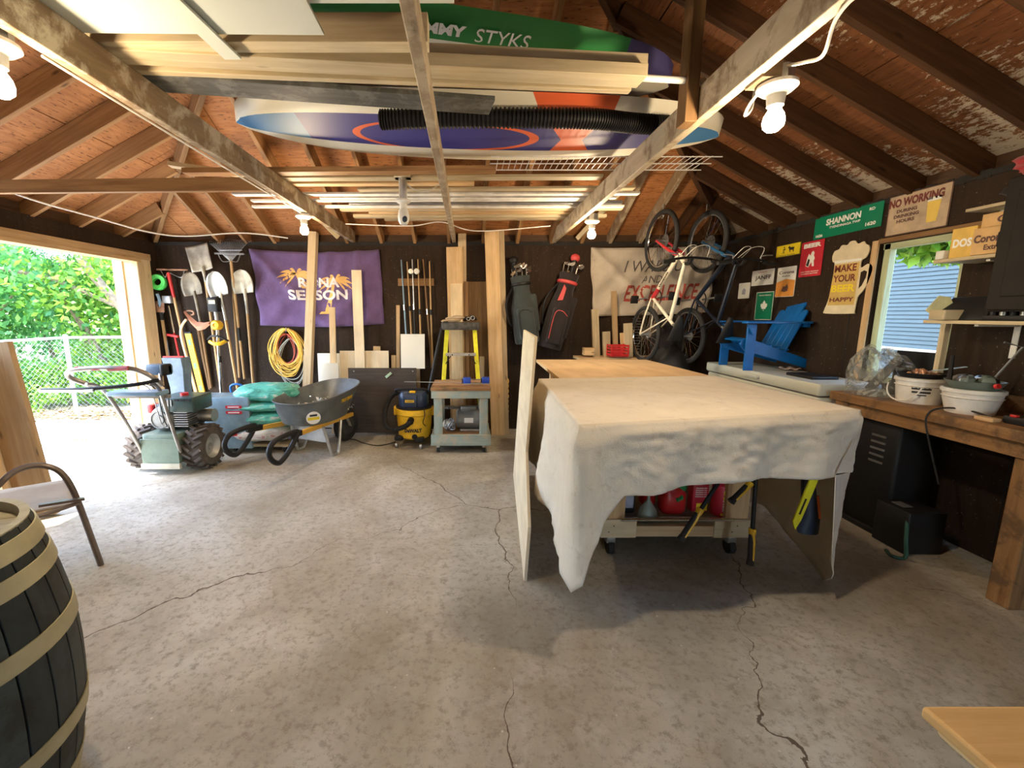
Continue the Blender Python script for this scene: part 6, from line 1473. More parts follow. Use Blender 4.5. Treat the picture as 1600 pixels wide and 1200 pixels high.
# ------------------------------------------------------------------ shop vacuum
VX, VY = -.62, 4.86; M = Matrix.Translation((VX, VY, 0)); t = thing('shop_vacuum', 'yellow and black shop vacuum with a fat black hose in front of the dark panel', 'vacuum', (VX, VY, 0))
obj('drum', MB(M).lathe([(0, .09), (.165, .09), (.185, .11), (.205, .36), (.222, .375), (.222, .43), (.20, .435), (0, .435)], 36), YEL, t)
hd = obj('motor_head', MB(M).rbox((0, 0, .53), (.33, .31, .20), .08, 5), NAVY, t); obj('head_rim', MB(M).lathe([(0, .43), (.205, .43), (.21, .45), (.18, .465), (0, .465)], 32), BLACK, t)
obj('front_cover', MB(M).rbox((-.03, -.15, .53), (.17, .05, .15), .02), NAVY, hd); obj('badge', MB(M).box((-.03, -.177, .535), (.10, .004, .028)), YEL, hd); obj('latch', MB(M).rbox((0, -.12, .635), (.07, .05, .025), .008), YEL, hd)
text('lettering', 'DeWALT', lambda u, v: V((VX - .03 + u, VY - .1805, .535 + v)), 0, 0, .016, .08, PRINT_K, t, .03)
obj('carry_handle', MB(M).tube(smooth([(-.17, -.06, .60), (-.19, -.10, .655), (-.02, -.13, .665), (.14, -.10, .655), (.16, -.05, .60)], 5), .016, 8), BLACK, t)
fnv = cyl_fn(V((VX, VY, 0)), .195, math.radians(270), .20); text('lettering', 'DeWALT', fnv, .005, 0, .045, .20, PRINT_K, t, .06)
for a in (.4, 1.3, 2.4, 3.8, 5.1)[:]:
    x, y = VX + .21 * math.cos(a), VY + .20 * math.sin(a); ft = obj('caster_foot', MB().rbox((x, y, .10), (.10, .08, .05), .02), BLACK, t); obj('wheel', MB().cyl((x + .03 * math.cos(a) - .012, y + .03 * math.sin(a) - .02, .03), (x + .03 * math.cos(a) + .012, y + .03 * math.sin(a) - .02, .03), .03, n=16), ZINC, ft)
for s_ in (-1, 1): obj('drum_latch', MB(M).rbox((s_ * .215, -.02, .40), (.03, .08, .10), .008), YEL, t)
obj('drain_cap', MB().cyl((VX + .02, VY - .17, .13), (VX + .02, VY - .20, .13), .03, n=16), BLACK, t); obj('tie_cord', MB().tube(smooth([(VX + .13, VY - .18, .46), (VX + .14, VY - .21, .38), (VX + .12, VY - .21, .30), (VX + .15, VY - .21, .26)], 4), .005, 6), BLACK, t)
hp = smooth([(VX - .10, VY + .12, .60), (VX - .26, VY + .06, .56), (VX - .32, VY - .08, .42), (VX - .30, VY - .20, .28), (VX - .20, VY - .28, .24), (VX - .06, VY - .27, .28), (VX - .01, VY - .19, .33)], 22)
obj('hose', MB().tube(hp, [.026 if i % 2 else .030 for i in range(len(hp))], 12), BLACK, t, ang=25)
obj('hose_port', MB().cyl((VX - .01, VY - .17, .34), (VX - .02, VY - .24, .31), .036, n=16), BLACK, t)
w0, w1 = P(666, 632, 4.88), P(690, 512, 5.10); tag(obj('vacuum_wand', MB().tube([w0, w0.lerp(w1, .5), w0.lerp(w1, .52), w1], [.022, .018, .022, .017], 12), BLACK), 'straight black vacuum wand leaning up to the stepladder', 'wand')
cable('black cord on the floor from the vacuum to the wheelbarrow wheel', [(VX - .22, VY - .02, .02), (VX - .40, VY - .12, .006), (VX - .60, VY - .02, .006), (VX - .75, VY + .12, .006), (VX - .95, VY + .16, .006)], .006, RUBBER)
# ------------------------------------------------------------------ small painted cart with an electric motor
CX0, CX1, CY0, CY1 = -.375, .225, 4.50, 5.02; t = thing('wooden_cart', 'small sage-painted cart on casters with a bare scarred wooden top', 'cart', ((CX0 + CX1) / 2, 4.75, 0))
for k in range(3): y0 = CY0 - .02 + k * .19; obj('top_plank', MB().box(((CX0 + CX1) / 2, y0 + .09, .705), (CX1 - CX0 + .04, .186, .035)), BENCH if k == 0 else plain('bare_pine_top', (.50, .30, .17), .7, var=.25, scale=6), t, bev=.003)
obj('apron', MB().box(((CX0 + CX1) / 2, CY0 - .005, .65), (CX1 - CX0 + .03, .03, .085)), GREENPAINT, t, bev=.003)
for x in (CX0 + .055, CX1 - .055):
    for y in (CY0 + .02, CY1 - .03): obj('leg', MB().box((x, y, .40), (.09, .045, .50)), GREENPAINT, t, bev=.003)
    c_ = obj('side_apron', MB().box((x, (CY0 + CY1) / 2, .65), (.03, CY1 - CY0 - .1, .08)), GREENPAINT, t)
for y in (CY0, CY1 - .02): obj('lower_rail', MB().box(((CX0 + CX1) / 2, y, .145), (CX1 - CX0 + .05, .04, .12)), GREENPAINT, t, bev=.003)
for x in (CX0, CX1): obj('lower_rail', MB().box((x, (CY0 + CY1) / 2 - .01, .145), (.04, CY1 - CY0 - .05, .12)), GREENPAINT, t, bev=.003)
obj('lower_shelf', MB().box(((CX0 + CX1) / 2, (CY0 + CY1) / 2 - .01, .195), (CX1 - CX0 - .04, CY1 - CY0 - .06, .02)), BENCH, t)
for x in (CX0 + .05, CX1 - .05):
    for y in (CY0 + .02, CY1 - .05): c_ = obj('caster', MB().rbox((x, y, .075), (.04, .05, .03), .008), ZINC, t); obj('wheel', MB().cyl((x - .014, y + .01, .033), (x + .014, y + .01, .033), .033, n=18), RUBBER, c_)
c = V((.02, 4.72, .205)); t = thing('electric_motor', 'grey electric motor with white nameplate on the lower shelf of the painted cart', 'motor', c)
MG = plain('motor_grey', (.20, .21, .20), .45, .3); obj('motor_body', MB().tube([c + V((-.15, 0, .125)), c + V((-.14, 0, .125)), c + V((.14, 0, .125)), c + V((.15, 0, .125))], [.075, .105, .105, .08], 28), MG, t)
for s_ in (-1, 1): obj('end_bell', MB().tube([c + V((s_ * .11, 0, .125)), c + V((s_ * .125, 0, .125))], .112, 28), MG, t)
obj('capacitor', MB().rbox(c + V((-.01, -.01, .245)), (.18, .07, .05), .02), MG, t); obj('nameplate', MB().box(c + V((-.01, -.106, .13)), (.10, .004, .055)), PRINT_W, t); obj('foot_base', MB().rbox(c + V((0, -.02, .012)), (.22, .15, .024), .01), STEEL, t); obj('motor_shaft', MB().cyl(c + V((.14, 0, .125)), c + V((.21, 0, .125)), .03, n=14), MG, t)
rs = random.Random(5); pts = [V((-.20 + rs.uniform(-.06, .06), 4.68 + rs.uniform(-.05, .05), .215 + abs(rs.gauss(0, .05)))) for _ in range(34)]
tag(obj('wire_tangle', MB().tube(smooth(pts, 4), .006, 6), GREY), 'tangle of silver-grey wire beside the electric motor', 'wires'); tag(obj('white_rag', bagm := MB().ell((-.22, 4.72, .26), (.07, .06, .05), 16, 10, None, lambda q_: 1 + .4 * mnoise.noise(q_ * 3)), PANEL), 'crumpled white plastic behind the wire tangle on the cart', 'rag')
t = thing('bar_clamp', 'blue-jawed bar clamp lying on the painted cart top', 'clamp', (.05, 4.75, .725))
obj('bar', MB().plank((-.72, 4.80, .738), (.16, 4.72, .738), .014, .006, (0, 0, 1)), STEEL, t); CBL = plain('clamp_blue', (.02, .07, .45), .4)
for x, y in ((-.01, 4.72), (.20, 4.74)): obj('jaw', MB().rbox((x, y, .765), (.085, .06, .07), .012), CBL, t); obj('jaw_pad', MB().rbox((x - .05, y, .76), (.012, .05, .05), .006), BLACK, t)
obj('screw', MB().tube([(.03, 4.72, .775), (.18, 4.73, .775)], .007, 8), STEEL, t); obj('bar', MB().plank((-.05, 4.66, .735), (.24, 4.68, .735), .02, .008), STEEL, t)
# ------------------------------------------------------------------ stepladder
t = thing('stepladder', 'yellow fibreglass stepladder with black top behind the painted cart', 'ladder', (-.08, 5.15, 0)); LZ = 1.36; cxl = P(720, 520, 5.15).x
for s_ in (-1, 1):
    obj('front_rail', MB().plank((cxl + s_ * .26, 5.08, .0), (cxl + s_ * .165, 5.17, LZ - .05), .05, .025, (0, -1, 0)), YELF, t, bev=.002)
    obj('rear_rail', MB().plank((cxl + s_ * .25, 5.27, .0), (cxl + s_ * .16, 5.21, LZ - .05), .03, .02, (0, -1, 0)), YELF, t, bev=.002); obj('foot', MB().rbox((cxl + s_ * .262, 5.075, .018), (.04, .05, .035), .008), BLACK, t)
for k, z in enumerate((1.02, .70, .38)):
    w_ = .165 + (LZ - z) * .07; st = obj('step', MB().box((cxl, 5.08 + .03 * (z / 1.3), z), (w_ * 2 - .02, .08, .03)), GREY if k else plain('grey_step', (.42, .40, .36), .5), t, bev=.003)
    for s_ in (-1, 1): obj('step_brace', MB().tube([(cxl + s_ * (w_ - .01), 5.06, z - .11), (cxl + s_ * (w_ - .07), 5.06, z - .015)], .006, 6), BLACK, st)
    for s_ in (-1, 1): obj('rivet', MB().cyl((cxl + s_ * (w_ - .09), 5.035, z), (cxl + s_ * (w_ - .09), 5.045, z), .008, n=8), BLACK, st)
obj('top_cap', MB().rbox((cxl, 5.17, LZ - .005), (.46, .20, .09), .03), plain('worn_black_top', (.06, .055, .05), .6, var=.6, scale=24), t)
rs = random.Random(8)
gl = thing('work_gloves', 'pair of tan leather work gloves bundled on the stepladder top', 'gloves', (cxl - .05, 5.12, LZ + .04)); GLV = plain('tan_leather', (.45, .34, .22), .8)
for s_ in (0, 1):
    B = TR(cxl - .08 + s_ * .05, 5.10 + s_ * .03, LZ + .065 + s_ * .03, .2 - s_ * .5)
    gb = obj('glove', MB(B).ell((0, 0, 0), (.085, .05, .025), 16, 8), GLV, gl)
    for k in range(4): obj('finger', MB(B).tube([(-.06, -.03 + k * .02, 0), (-.12, -.035 + k * .024, -.006), (-.145, -.036 + k * .026, -.016)], [.012, .011, .008], 7), GLV, gb)
t = thing('tool_belt', 'dark webbing strap and shackles heaped beside the gloves on the stepladder', 'strap', (cxl + .12, 5.14, LZ + .04)); pts = [V((cxl + .11 + rs.uniform(-.08, .08), 5.14 + rs.uniform(-.05, .05), LZ + .05 + abs(rs.gauss(0, .03)))) for _ in range(16)]
obj('webbing', MB().tube(smooth(pts, 4), .010, 6), BLACK, t); obj('buckle', torus(MB(), (cxl + .14, 5.06, LZ + .09), .022, .005, (1, 0, 0), (0, 0, 1), 16, 6), BRIGHT, t); obj('buckle', torus(MB(), (cxl + .09, 5.05, LZ + .08), .02, .005, (1, 0, 0), (0, .4, .9), 16, 6), BRIGHT, t)
# yellow rope basket things right of the tall boards
rs = random.Random(12); pts = [V((.44 + .07 * math.cos(i * .9), 5.32 + rs.uniform(-.03, .03), .15 + .55 * i / 60 + .05 * math.sin(i * .9))) for i in range(60)]
tag(obj('rope_heap', MB().tube(smooth(pts, 3), .008, 6), YC), 'yellow rope heaped in the gap right of the tall pine boards', 'rope')
# ------------------------------------------------------------------ wheelbarrow
O = V((-1.65, 4.50, 0)); U = V((.40, .916, 0)).normalized(); B = frame(O, U, ZUP)   # local x to the wheel, y to the left side
t = thing('wheelbarrow', 'grey steel wheelbarrow with yellow wooden handles and black loop grips', 'wheelbarrow', O)
def tray_ring(s0, s1, hw0, hw1, z0, z1, ins=0):
    pts = []; n = 40
    for k in range(n):
        a = 2 * PI * k / n; cx, cy = math.cos(a), math.sin(a); e = 2.6
        x = math.copysign(abs(cx) ** (2 / e), cx); y = math.copysign(abs(cy) ** (2 / e), cy)
        f = (x + 1) / 2; pts.append(B @ V((s0 + (s1 - s0) * f, y * (hw0 + (hw1 - hw0) * f), z0 + (z1 - z0) * f ** 1.3)))
    return pts
outr = [tray_ring(-.26, .34, .22, .19, .37, .37), tray_ring(-.33, .40, .26, .22, .385, .39), tray_ring(-.38, .48, .30, .27, .50, .55), tray_ring(-.40, .575, .32, .30, .605, .70), tray_ring(-.425, .60, .335, .32, .625, .735), tray_ring(-.42, .595, .325, .31, .63, .74), tray_ring(-.39, .56, .30, .28, .60, .69), tray_ring(-.37, .47, .29, .26, .50, .55), tray_ring(-.32, .38, .25, .21, .395, .40)]
tr_ = obj('tray', MB().loft(outr), TRAY, t, ang=50)
obj('lettering', MB(), TRAY, tr_) if False else None
def side_fn(u, v):   # right-hand wall of the tray seen from the camera
    f = .5 + u; xs = 2 * f - 1; ys = (1 - min(1, abs(xs)) ** 2.6) ** (1 / 2.6); k_ = .5 + v / .13
    def lv(s0, s1, hw0, hw1, z0, z1): return V((s0 + (s1 - s0) * f, -(hw0 + (hw1 - hw0) * f) * ys, z0 + (z1 - z0) * f ** 1.3))
    return B @ (lv(-.38, .48, .30, .27, .50, .55).lerp(lv(-.40, .575, .32, .30, .605, .70), k_) + V((0, -.006, 0)))
text('lettering', 'TRUE TEMPER', side_fn, .13, .0, .040, .24, YEL, tr_, .05)
c = B @ V((-.29, -.255, .50)); nrm = (B.to_3x3() @ V((-.60, -.75, -.25))).normalized(); M = zframe(c + nrm * .040, nrm, B.to_3x3() @ V((.7, -.7, 0)))
lb = obj('sticker', MB(M).lathe([(0, .004), (.068, .004), (.068, 0), (0, 0)], 24), PRINT_W, tr_, label='round white and yellow sticker'); obj('print_mark', MB(M).box((0, -.005, .006), (.11, .03, .002)), SY, tr_); obj('print_mark', MB(M).box((0, .03, .006), (.07, .02, .002)), PRINT_K, tr_)
YW = wood('yellow_handle_wood', (.72, .42, .07), (.56, .30, .04), objvar=.05, knots=False)
for s_ in (-1, 1):
    yw = s_ * .24; obj('handle_rail', MB(B).plank((-.58, s_ * .27, .375), (.50, s_ * .10, .335), .035, .045, (0, 0, 1)), YW, t, bev=.004)
    lp = [(-.52, .405), (-.66, .405), (-.80, .38), (-.86, .31), (-.84, .23), (-.77, .175), (-.70, .20), (-.62, .27), (-.55, .35)]
    obj('loop_grip', MB(B).tube(smooth([(x, s_ * .28, z) for x, z in lp], 5, True), .024, 10, True), BLACK, t); obj('grip_sleeve', MB(B).plank((-.62, s_ * .275, .383), (-.46, s_ * .255, .378), .045, .055, (0, 0, 1)), BLACK, t, bev=.006)
    obj('leg', MB(B).tube(smooth([(-.12, s_ * .22, .345), (-.055, s_ * .235, .10), (-.03, s_ * .24, .02), (.02, s_ * .24, .012), (.07, s_ * .24, .03), (.13, s_ * .22, .20), (.20, s_ * .18, .34)], 6), .016, 8), ZINC, t)
    obj('wheel_bracket', MB(B).plank((.42, s_ * .07, .33), (.50, s_ * .06, .20), .035, .01, (0, 1, 0)), ZINC, t)
obj('cross_brace', MB(B).plank((-.08, -.23, .24), (-.08, .23, .24), .15, .008, (-1, 0, 0)), ZINC, t, bev=.002)
wc = B @ V((.50, 0, .195)); ay = (B.to_3x3() @ V((0, 1, 0))); wh = obj('wheel', torus(MB(), wc, .15, .045, B.to_3x3() @ V((1, 0, 0)), ZUP, 36, 12), RUBBER, t); obj('hub', MB().cyl(wc - ay * .03, wc + ay * .03, .11, n=24), plain('wheel_hub_dark', (.05, .05, .05), .4), wh); obj('axle', MB().cyl(wc - ay * .08, wc + ay * .08, .010), ZINC, wh)
rs = random.Random(4); pile = leaves('debris_heap', 900, lambda r_: np.array(B @ V((.16 + r_.normal() * .13, -.0 + r_.normal() * .08, .43 + abs(r_.normal()) * .05))), .05, leafmat('pale_debris', (.35, .38, .30), (.80, .82, .78), 0), None, 21, .3); tag(pile, 'pale scraps and green debris lying in the wheelbarrow tray', 'debris')
# ------------------------------------------------------------------ bags on a dolly
t = thing('bag_dolly', 'low wheeled dolly under the sacks behind the wheelbarrow', 'dolly', (-2.28, 4.70, 0)); obj('deck', MB().box((-2.28, 4.70, .085), (.66, .42, .03)), BEIGE, t, bev=.003)
for sx in (-1, 1):
    for sy in (-1, 1): x, y = -2.28 + sx * .27, 4.70 + sy * .16; c_ = obj('caster', MB().rbox((x, y, .062), (.035, .04, .02), .006), ZINC, t); obj('wheel', MB().cyl((x - .012, y, .03), (x + .012, y, .03), .03, n=16), RUBBER, c_)
def sack(label, c, r, mat, seed, group='sacks on the dolly', rz=0):
    M = TR(c[0], c[1], c[2], rz)
    def f(q_):
        e = (abs(q_.x) ** 3.2 + abs(q_.y) ** 3.2) ** (1 / 3.2) if abs(q_.z) < .995 else 1; k = 1 / max(.72, (abs(q_.x) ** 3 + abs(q_.y) ** 3 + abs(q_.z) ** 2.2) ** (1 / 3))
        return k * (1 + .10 * mnoise.noise(q_ * 2.3 + V((seed, 0, 0))) + .045 * mnoise.noise(q_ * 7 + V((0, seed, 0))))
    mb = MB(); mb.ell((0, 0, 0), r, 40, 20, M, f); return tag(obj('sack', mb, mat, ang=80), label, 'sack', group)
def sackmat(name, c1, c2, c3):
    m, nt, bs = nodemat(name); v = ocoord(nt, sc=(7, 7, 16)); n_ = noise(nt, v, 1.1, 4, .6, 1.2)
    nt.links.new(ramp(nt, n_, [(.36, c1), (.48, c2), (.60, c2), (.66, c3)]), bs.inputs['Base Color']); bs.inputs['Roughness'].default_value = .35; bump(nt, bs, noise(nt, ocoord(nt), 22, 5, .6, 1.5), .5, .012); return m
SKG = sackmat('green_sack', (.06, .30, .24), (.12, .52, .42), (.62, .66, .58)); SKW = sackmat('white_sack', (.62, .60, .55), (.74, .72, .68), (.60, .30, .30))
sack('white sack with a red mark, lowest on the dolly', (-2.26, 4.66, .20), (.33, .23, .09), SKW, 1); sack('lower green sack pressed under the top one', (-2.26, 4.68, .375), (.30, .22, .075), SKG, 2)
sack('second green sack in the middle of the pile', (-2.25, 4.68, .50), (.31, .22, .06), SKG, 3, rz=.15); sack('topmost bulging green sack on the pile behind the wheelbarrow', (-2.22, 4.70, .64), (.34, .23, .10), SKG, 5, rz=.1)
tag(obj('red_patch', MB().box((-2.52, 4.45, .22), (.09, .012, .035)), RED), 'small red label sewn on the front of the white sack', 'label')
tag(obj('bag_of_salt', MB().ell((-2.02, 4.64, .40), (.10, .10, .13), 18, 12, None, lambda q_: 1 + .2 * mnoise.noise(q_ * 3)), SKG), 'small green sack end poking out beside the pile', 'sack')
t = thing('bow_rake_saw', 'blue-handled power saw standing behind the green sacks', 'saw', (-2.62, 5.05, .5)); hc = P(371, 611, 5.0)
obj('loop_handle', MB().tube(smooth([hc + V(q_) for q_ in ((-.08, 0, .03), (-.05, 0, .075), (.03, 0, .08), (.08, 0, .03), (.05, 0, -.05), (-.04, 0, -.09))], 5, True), .014, 8, True), BLUE, t); obj('housing', MB().rbox(hc + V((.14, .0, -.03)), (.20, .10, .08), .02), SKYB, t); obj('stand_box', MB().rbox(hc + V((.08, .02, -.32)), (.28, .14, .46), .02), BLACK, t)
# ------------------------------------------------------------------ snow blower (two-stage, seen from its handles)
SX, SY_ = -2.87, 4.08; t = thing('snow_blower', 'old snow blower with knobbly tyres and red-gripped handlebars in the open doorway', 'snow blower', (SX, SY_, 0))
TYRE = plain('tyre_rubber', (.085, .070, .060), .9, var=.45); SAGE = plain('sage_metal', (.13, .18, .14), .45, .2); GB = plain('engine_grey', (.30, .30, .29), .4, .5); BOXG = plain('dark_green_cover', (.03, .06, .055), .35)
for sx in (-1, 1):
    c = V((SX + sx * .27, SY_, .215)); X_ = V((1, 0, 0)); mb = MB(); ring = [(-.085, .12), (-.095, .15), (-.09, .185), (-.06, .198), (0, .202), (.06, .198), (.09, .185), (.095, .15), (.085, .12)]
    mb.lathe([(r_, z_) for z_, r_ in ring] + [(.115, .07), (.115, -.07), (.12, -.085)], 40, zframe(c, X_, (0, 1, 0)))
    ty = obj('tyre', mb, TYRE, t)
    mb = MB()
    for k in range(18):
        for s_ in (-1, 1):
            a = 2 * PI * (k + (.5 if s_ > 0 else 0)) / 18; M = Matrix.Translation(c) @ Matrix.Rotation(a, 4, 'X'); mb.box((0, 0, 0), (.095, .024, .026), M @ TR(s_ * .052, 0, .207, s_ * .6))
    obj('tread_lugs', mb, TYRE, ty, kind='stuff', bev=0)
    rim = obj('rim', MB(zframe(c, X_ * sx, (0, 1, 0))).lathe([(0, .02), (.03, .03), (.035, .055), (.05, .05), (.09, .035), (.105, .075), (.118, .088), (.118, .07), (.10, .03), (.04, .01), (0, .01)], 30), plain('grey_rim', (.42, .42, .40), .45, .4), ty)
obj('axle', MB().cyl((SX - .3, SY_, .215), (SX + .3, SY_, .215), .02), GREY, t)
obj('tractor_body', MB().rbox((SX, SY_ - .02, .25), (.34, .40, .28), .02), SAGE, t); obj('rear_plate', MB().plank((SX, SY_ - .235, .11), (SX, SY_ - .235, .35), .35, .01, (0, -1, 0)), SAGE, t, bev=.003); obj('skirt', MB().box((SX, SY_ - .24, .09), (.36, .03, .05)), plain('beige_metal', (.50, .46, .36), .5), t)
en = obj('engine_block', MB().rbox((SX + .02, SY_ + .08, .52), (.34, .30, .24), .05), plain('dark_engine', (.06, .06, .06), .5, .3), t)
obj('recoil_cover', MB(zframe((SX - .04, SY_ - .09, .51), (0, -1, 0))).lathe([(0, .06), (.04, .06), (.045, .045), (.075, .045), (.08, .055), (.10, .04), (.12, .0), (0, 0)], 28), GB, en); obj('carburettor', MB().rbox((SX - .16, SY_ - .03, .60), (.07, .12, .08), .02), RED, en)
for k in range(7): obj('cooling_fin', MB().box((SX + .14, SY_ - .03, .44 + k * .022), (.13, .16, .008)), GREY, en)
cv = obj('engine_cover', MB().rbox((SX + .15, SY_ - .02, .66), (.34, .30, .14), .025), BOXG, t)
for k in range(4): obj('vent', MB().box((SX + .02 + k * .03, SY_ - .175, .68), (.012, .006, .06), TR(0, 0, 0)), GREY, cv)
for k in range(3): obj('recess', MB().box((SX + .16 + k * .055, SY_ - .165, .705), (.04, .02, .02)), BLACK, cv)
obj('fuel_cap', MB().cyl((SX + .16, SY_ - .05, .73), (SX + .16, SY_ - .05, .755), .035, n=18), RED, cv)
obj('muffler', MB().tube([(SX + .20, SY_ + .10, .50), (SX + .34, SY_ + .10, .50)], .065, 16), plain('muffler_steel', (.5, .47, .42), .3, .8), en)
# auger housing and chute
HX = SX + .12; AH = plain('housing_blue_grey', (.22, .32, .38), .4, .1); mb = MB()
ah = obj('auger_housing', MB(frame((HX - .42, 4.66, .06), (0, 1, 0), (1, 0, 0))).prism([(-.20, .02), (.14, 0), (.26, .08), (.26, .50), (.02, .56), (-.18, .54), (-.22, .30)][::-1] if False else [(-.20, .0), (.24, .0), (.26, .10), (.25, .50), (.0, .58), (-.20, .56)], .84, Matrix.Identity(4)), AH, t, bev=.006)
for z_ in (.50, .44): obj('sticker', MB().box((HX + .26, 4.455, z_ + .02), (.17, .006, .03)), SR, ah); obj('lettering_bar', MB().box((HX + .26, 4.451, z_ + .02), (.12, .003, .010)), PRINT_W, ah)
obj('skid_shoe', MB().box((HX + .43, 4.7, .07), (.02, .24, .08)), BLACK, ah)
ch = obj('chute', MB().loft([[V((SX - .17 + sx * w_, 4.48 + sy * d_ + oy, z_)) for sx, sy in ((-1, -1), (1, -1), (1, 1), (-1, 1))] for w_, d_, oy, z_ in ((.07, .06, .0, .58), (.075, .06, 0, .74), (.095, .07, -.01, .94), (.10, .075, -.03, 1.05))]), plain('chute_blue_grey', (.16, .22, .28), .5, var=.25), t, bev=.004); obj('chute_deflector', MB().box((SX - .17, 4.43, .97), (.205, .02, .18)), plain('chute_blue_grey', (.16, .22, .28)), ch); obj('chute_edge', MB().box((SX - .17, 4.42, 1.06), (.21, .03, .014)), RED, ch)
# handlebars and controls
HB_ = plain('handlebar_steel', (.30, .28, .26), .35, .6)
for sx in (-1, 1): obj('frame_bar', MB().tube(smooth([(SX + sx * .18, SY_ - .22, .22), (SX + sx * .20, SY_ - .34, .55), (SX + sx * .24, SY_ - .48, .86), (SX + sx * .27, SY_ - .60, .93)], 6), .015, 8), HB_, t)
pz = .96; cp_ = V((SX, 3.44, .94))
obj('handlebar', MB().tube(smooth([(SX - .28, 3.55, .90), (SX - .36, 3.44, .99), (SX - .30, 3.40, 1.05), (SX - .1, 3.40, 1.07), (SX + .05, 3.40, 1.07), (SX + .18, 3.42, 1.06), (SX + .28, 3.46, 1.0), (SX + .30, 3.55, .91)], 7), .020, 10), HB_, t)
for a, b in ((-.26, -.06), (.0, .16)): obj('red_grip', MB().tube([(SX + a, 3.40, 1.064), (SX + b, 3.40, 1.07)], .020, 10), plain('faded_red_grip', (.42, .08, .09), .6), t)
obj('drive_lever', MB().tube(smooth([(SX - .52, 3.36, .90), (SX - .2, 3.36, .905), (SX + .15, 3.40, .93), (SX + .33, 3.48, .96)], 6), [.016] * 19, 10), BLACK, t); obj('lever_edge', MB().tube([(SX - .53, 3.35, .893), (SX - .1, 3.35, .897)], .012, 8), BRIGHT, t)
obj('control_panel', MB().rbox((SX + .04, 3.62, .83), (.44, .16, .035), .02), SKYB, t); obj('panel_bar', MB().box((SX + .04, 3.66, .79), (.48, .03, .03)), HB_, t)
obj('headlamp', MB().rbox((SX + .17, 3.72, 1.02), (.20, .10, .09), .03), plain('lamp_blue_grey', (.10, .16, .24), .35), t); obj('lamp_stem', MB().tube([(SX + .25, 3.62, .92), (SX + .19, 3.70, 1.0)], .016, 8), HB_, t); obj('lamp_bezel', MB().rbox((SX + .245, 3.70, 1.02), (.05, .11, .095), .02), BLACK, t)
for k in range(4): obj('control_rod', MB().tube(smooth([(SX + .28 - k * .07, 3.52, .93), (SX + .22 - k * .05, 3.72, .84), (SX + .12 - k * .03, SY_ - .22, .62 - .04 * k), (SX + .08, SY_ - .2, .45)], 5), .005, 6), (BLACK, GREY)[k % 2], t)
# green tape roll and slim boards behind
# ------------------------------------------------------------------ timber leaning at the near door jamb
g = 'timbers leaning beside the near door jamb'
for k, (x, y, hgt, w_, mt) in enumerate(((-3.02, 3.02, 1.29, .24, PINE), (-3.24, 2.98, 1.31, .20, BIRCH), (-3.44, 2.94, 1.27, .18, PINE), (-3.20, 2.90, 1.22, .28, TANPLY))):
    labs = ('broad plank nearest the sunlit driveway in the leaning timber stack', 'paler plank second in the leaning timber stack', 'knotty plank third in the stack, cut by the photo edge', 'plank mostly hidden behind the leaning timber stack')
    dx = -.17; x -= .19
    board(labs[k], (x, y + .04 * (k == 3) * -1, .0), (x + dx, y + .03, hgt), w_, .045, mt, g, n=(.12, -1, 0))
# ------------------------------------------------------------------ patio chair with bent tube arms
t = thing('patio_chair', 'brown steel patio chair with arched tube arm beside the barrel', 'chair', (-2.45, 2.2, 0)); TB = plain('bronze_tube', (.17, .14, .125), .4, .5)
for k, (ox, oy) in enumerate(((0, 0), (-.52, -.15))):
    o_ = V((ox, oy, 0)); pts = [P(158, 884, 2.38) + o_, P(130, 806, 2.36) + o_, P(112, 762, 2.34) + o_, P(92, 736, 2.32) + o_, P(62, 727, 2.28) + o_, P(28, 734, 2.20) + o_, P(0, 756, 2.12) + o_, P(-30, 800, 2.06) + o_, P(-48, 900, 2.04) + o_]; pts[0].z = .0; 
    pts[-1].z = .0
    obj('side_frame', MB().tube(smooth(pts, 6), .016, 8), TB, t)
a0, a1 = P(132, 779, 2.34), P(60, 790, 2.2)
obj('arm_rail', MB().plank(a0, a1, .03, .014, (0, 0, 1)), TB, t)
obj('seat_rail', MB().tube([P(122, 786, 2.34), P(66, 805, 2.1), P(20, 815, 2.0)], .012, 8), TB, t); c = P(78, 792, 2.25)
obj('seat_sling', MB().surf(lambda u, v: P(122, 782, 2.34) + V((-.40 * v, .38 * v, -.02 - .02 * math.sin(PI * v))) + V((-.30 * u, -.22 * u, -.0)), 8, 8), cloth('tan_sling', (.36, .31, .24)), t, sol=.006)
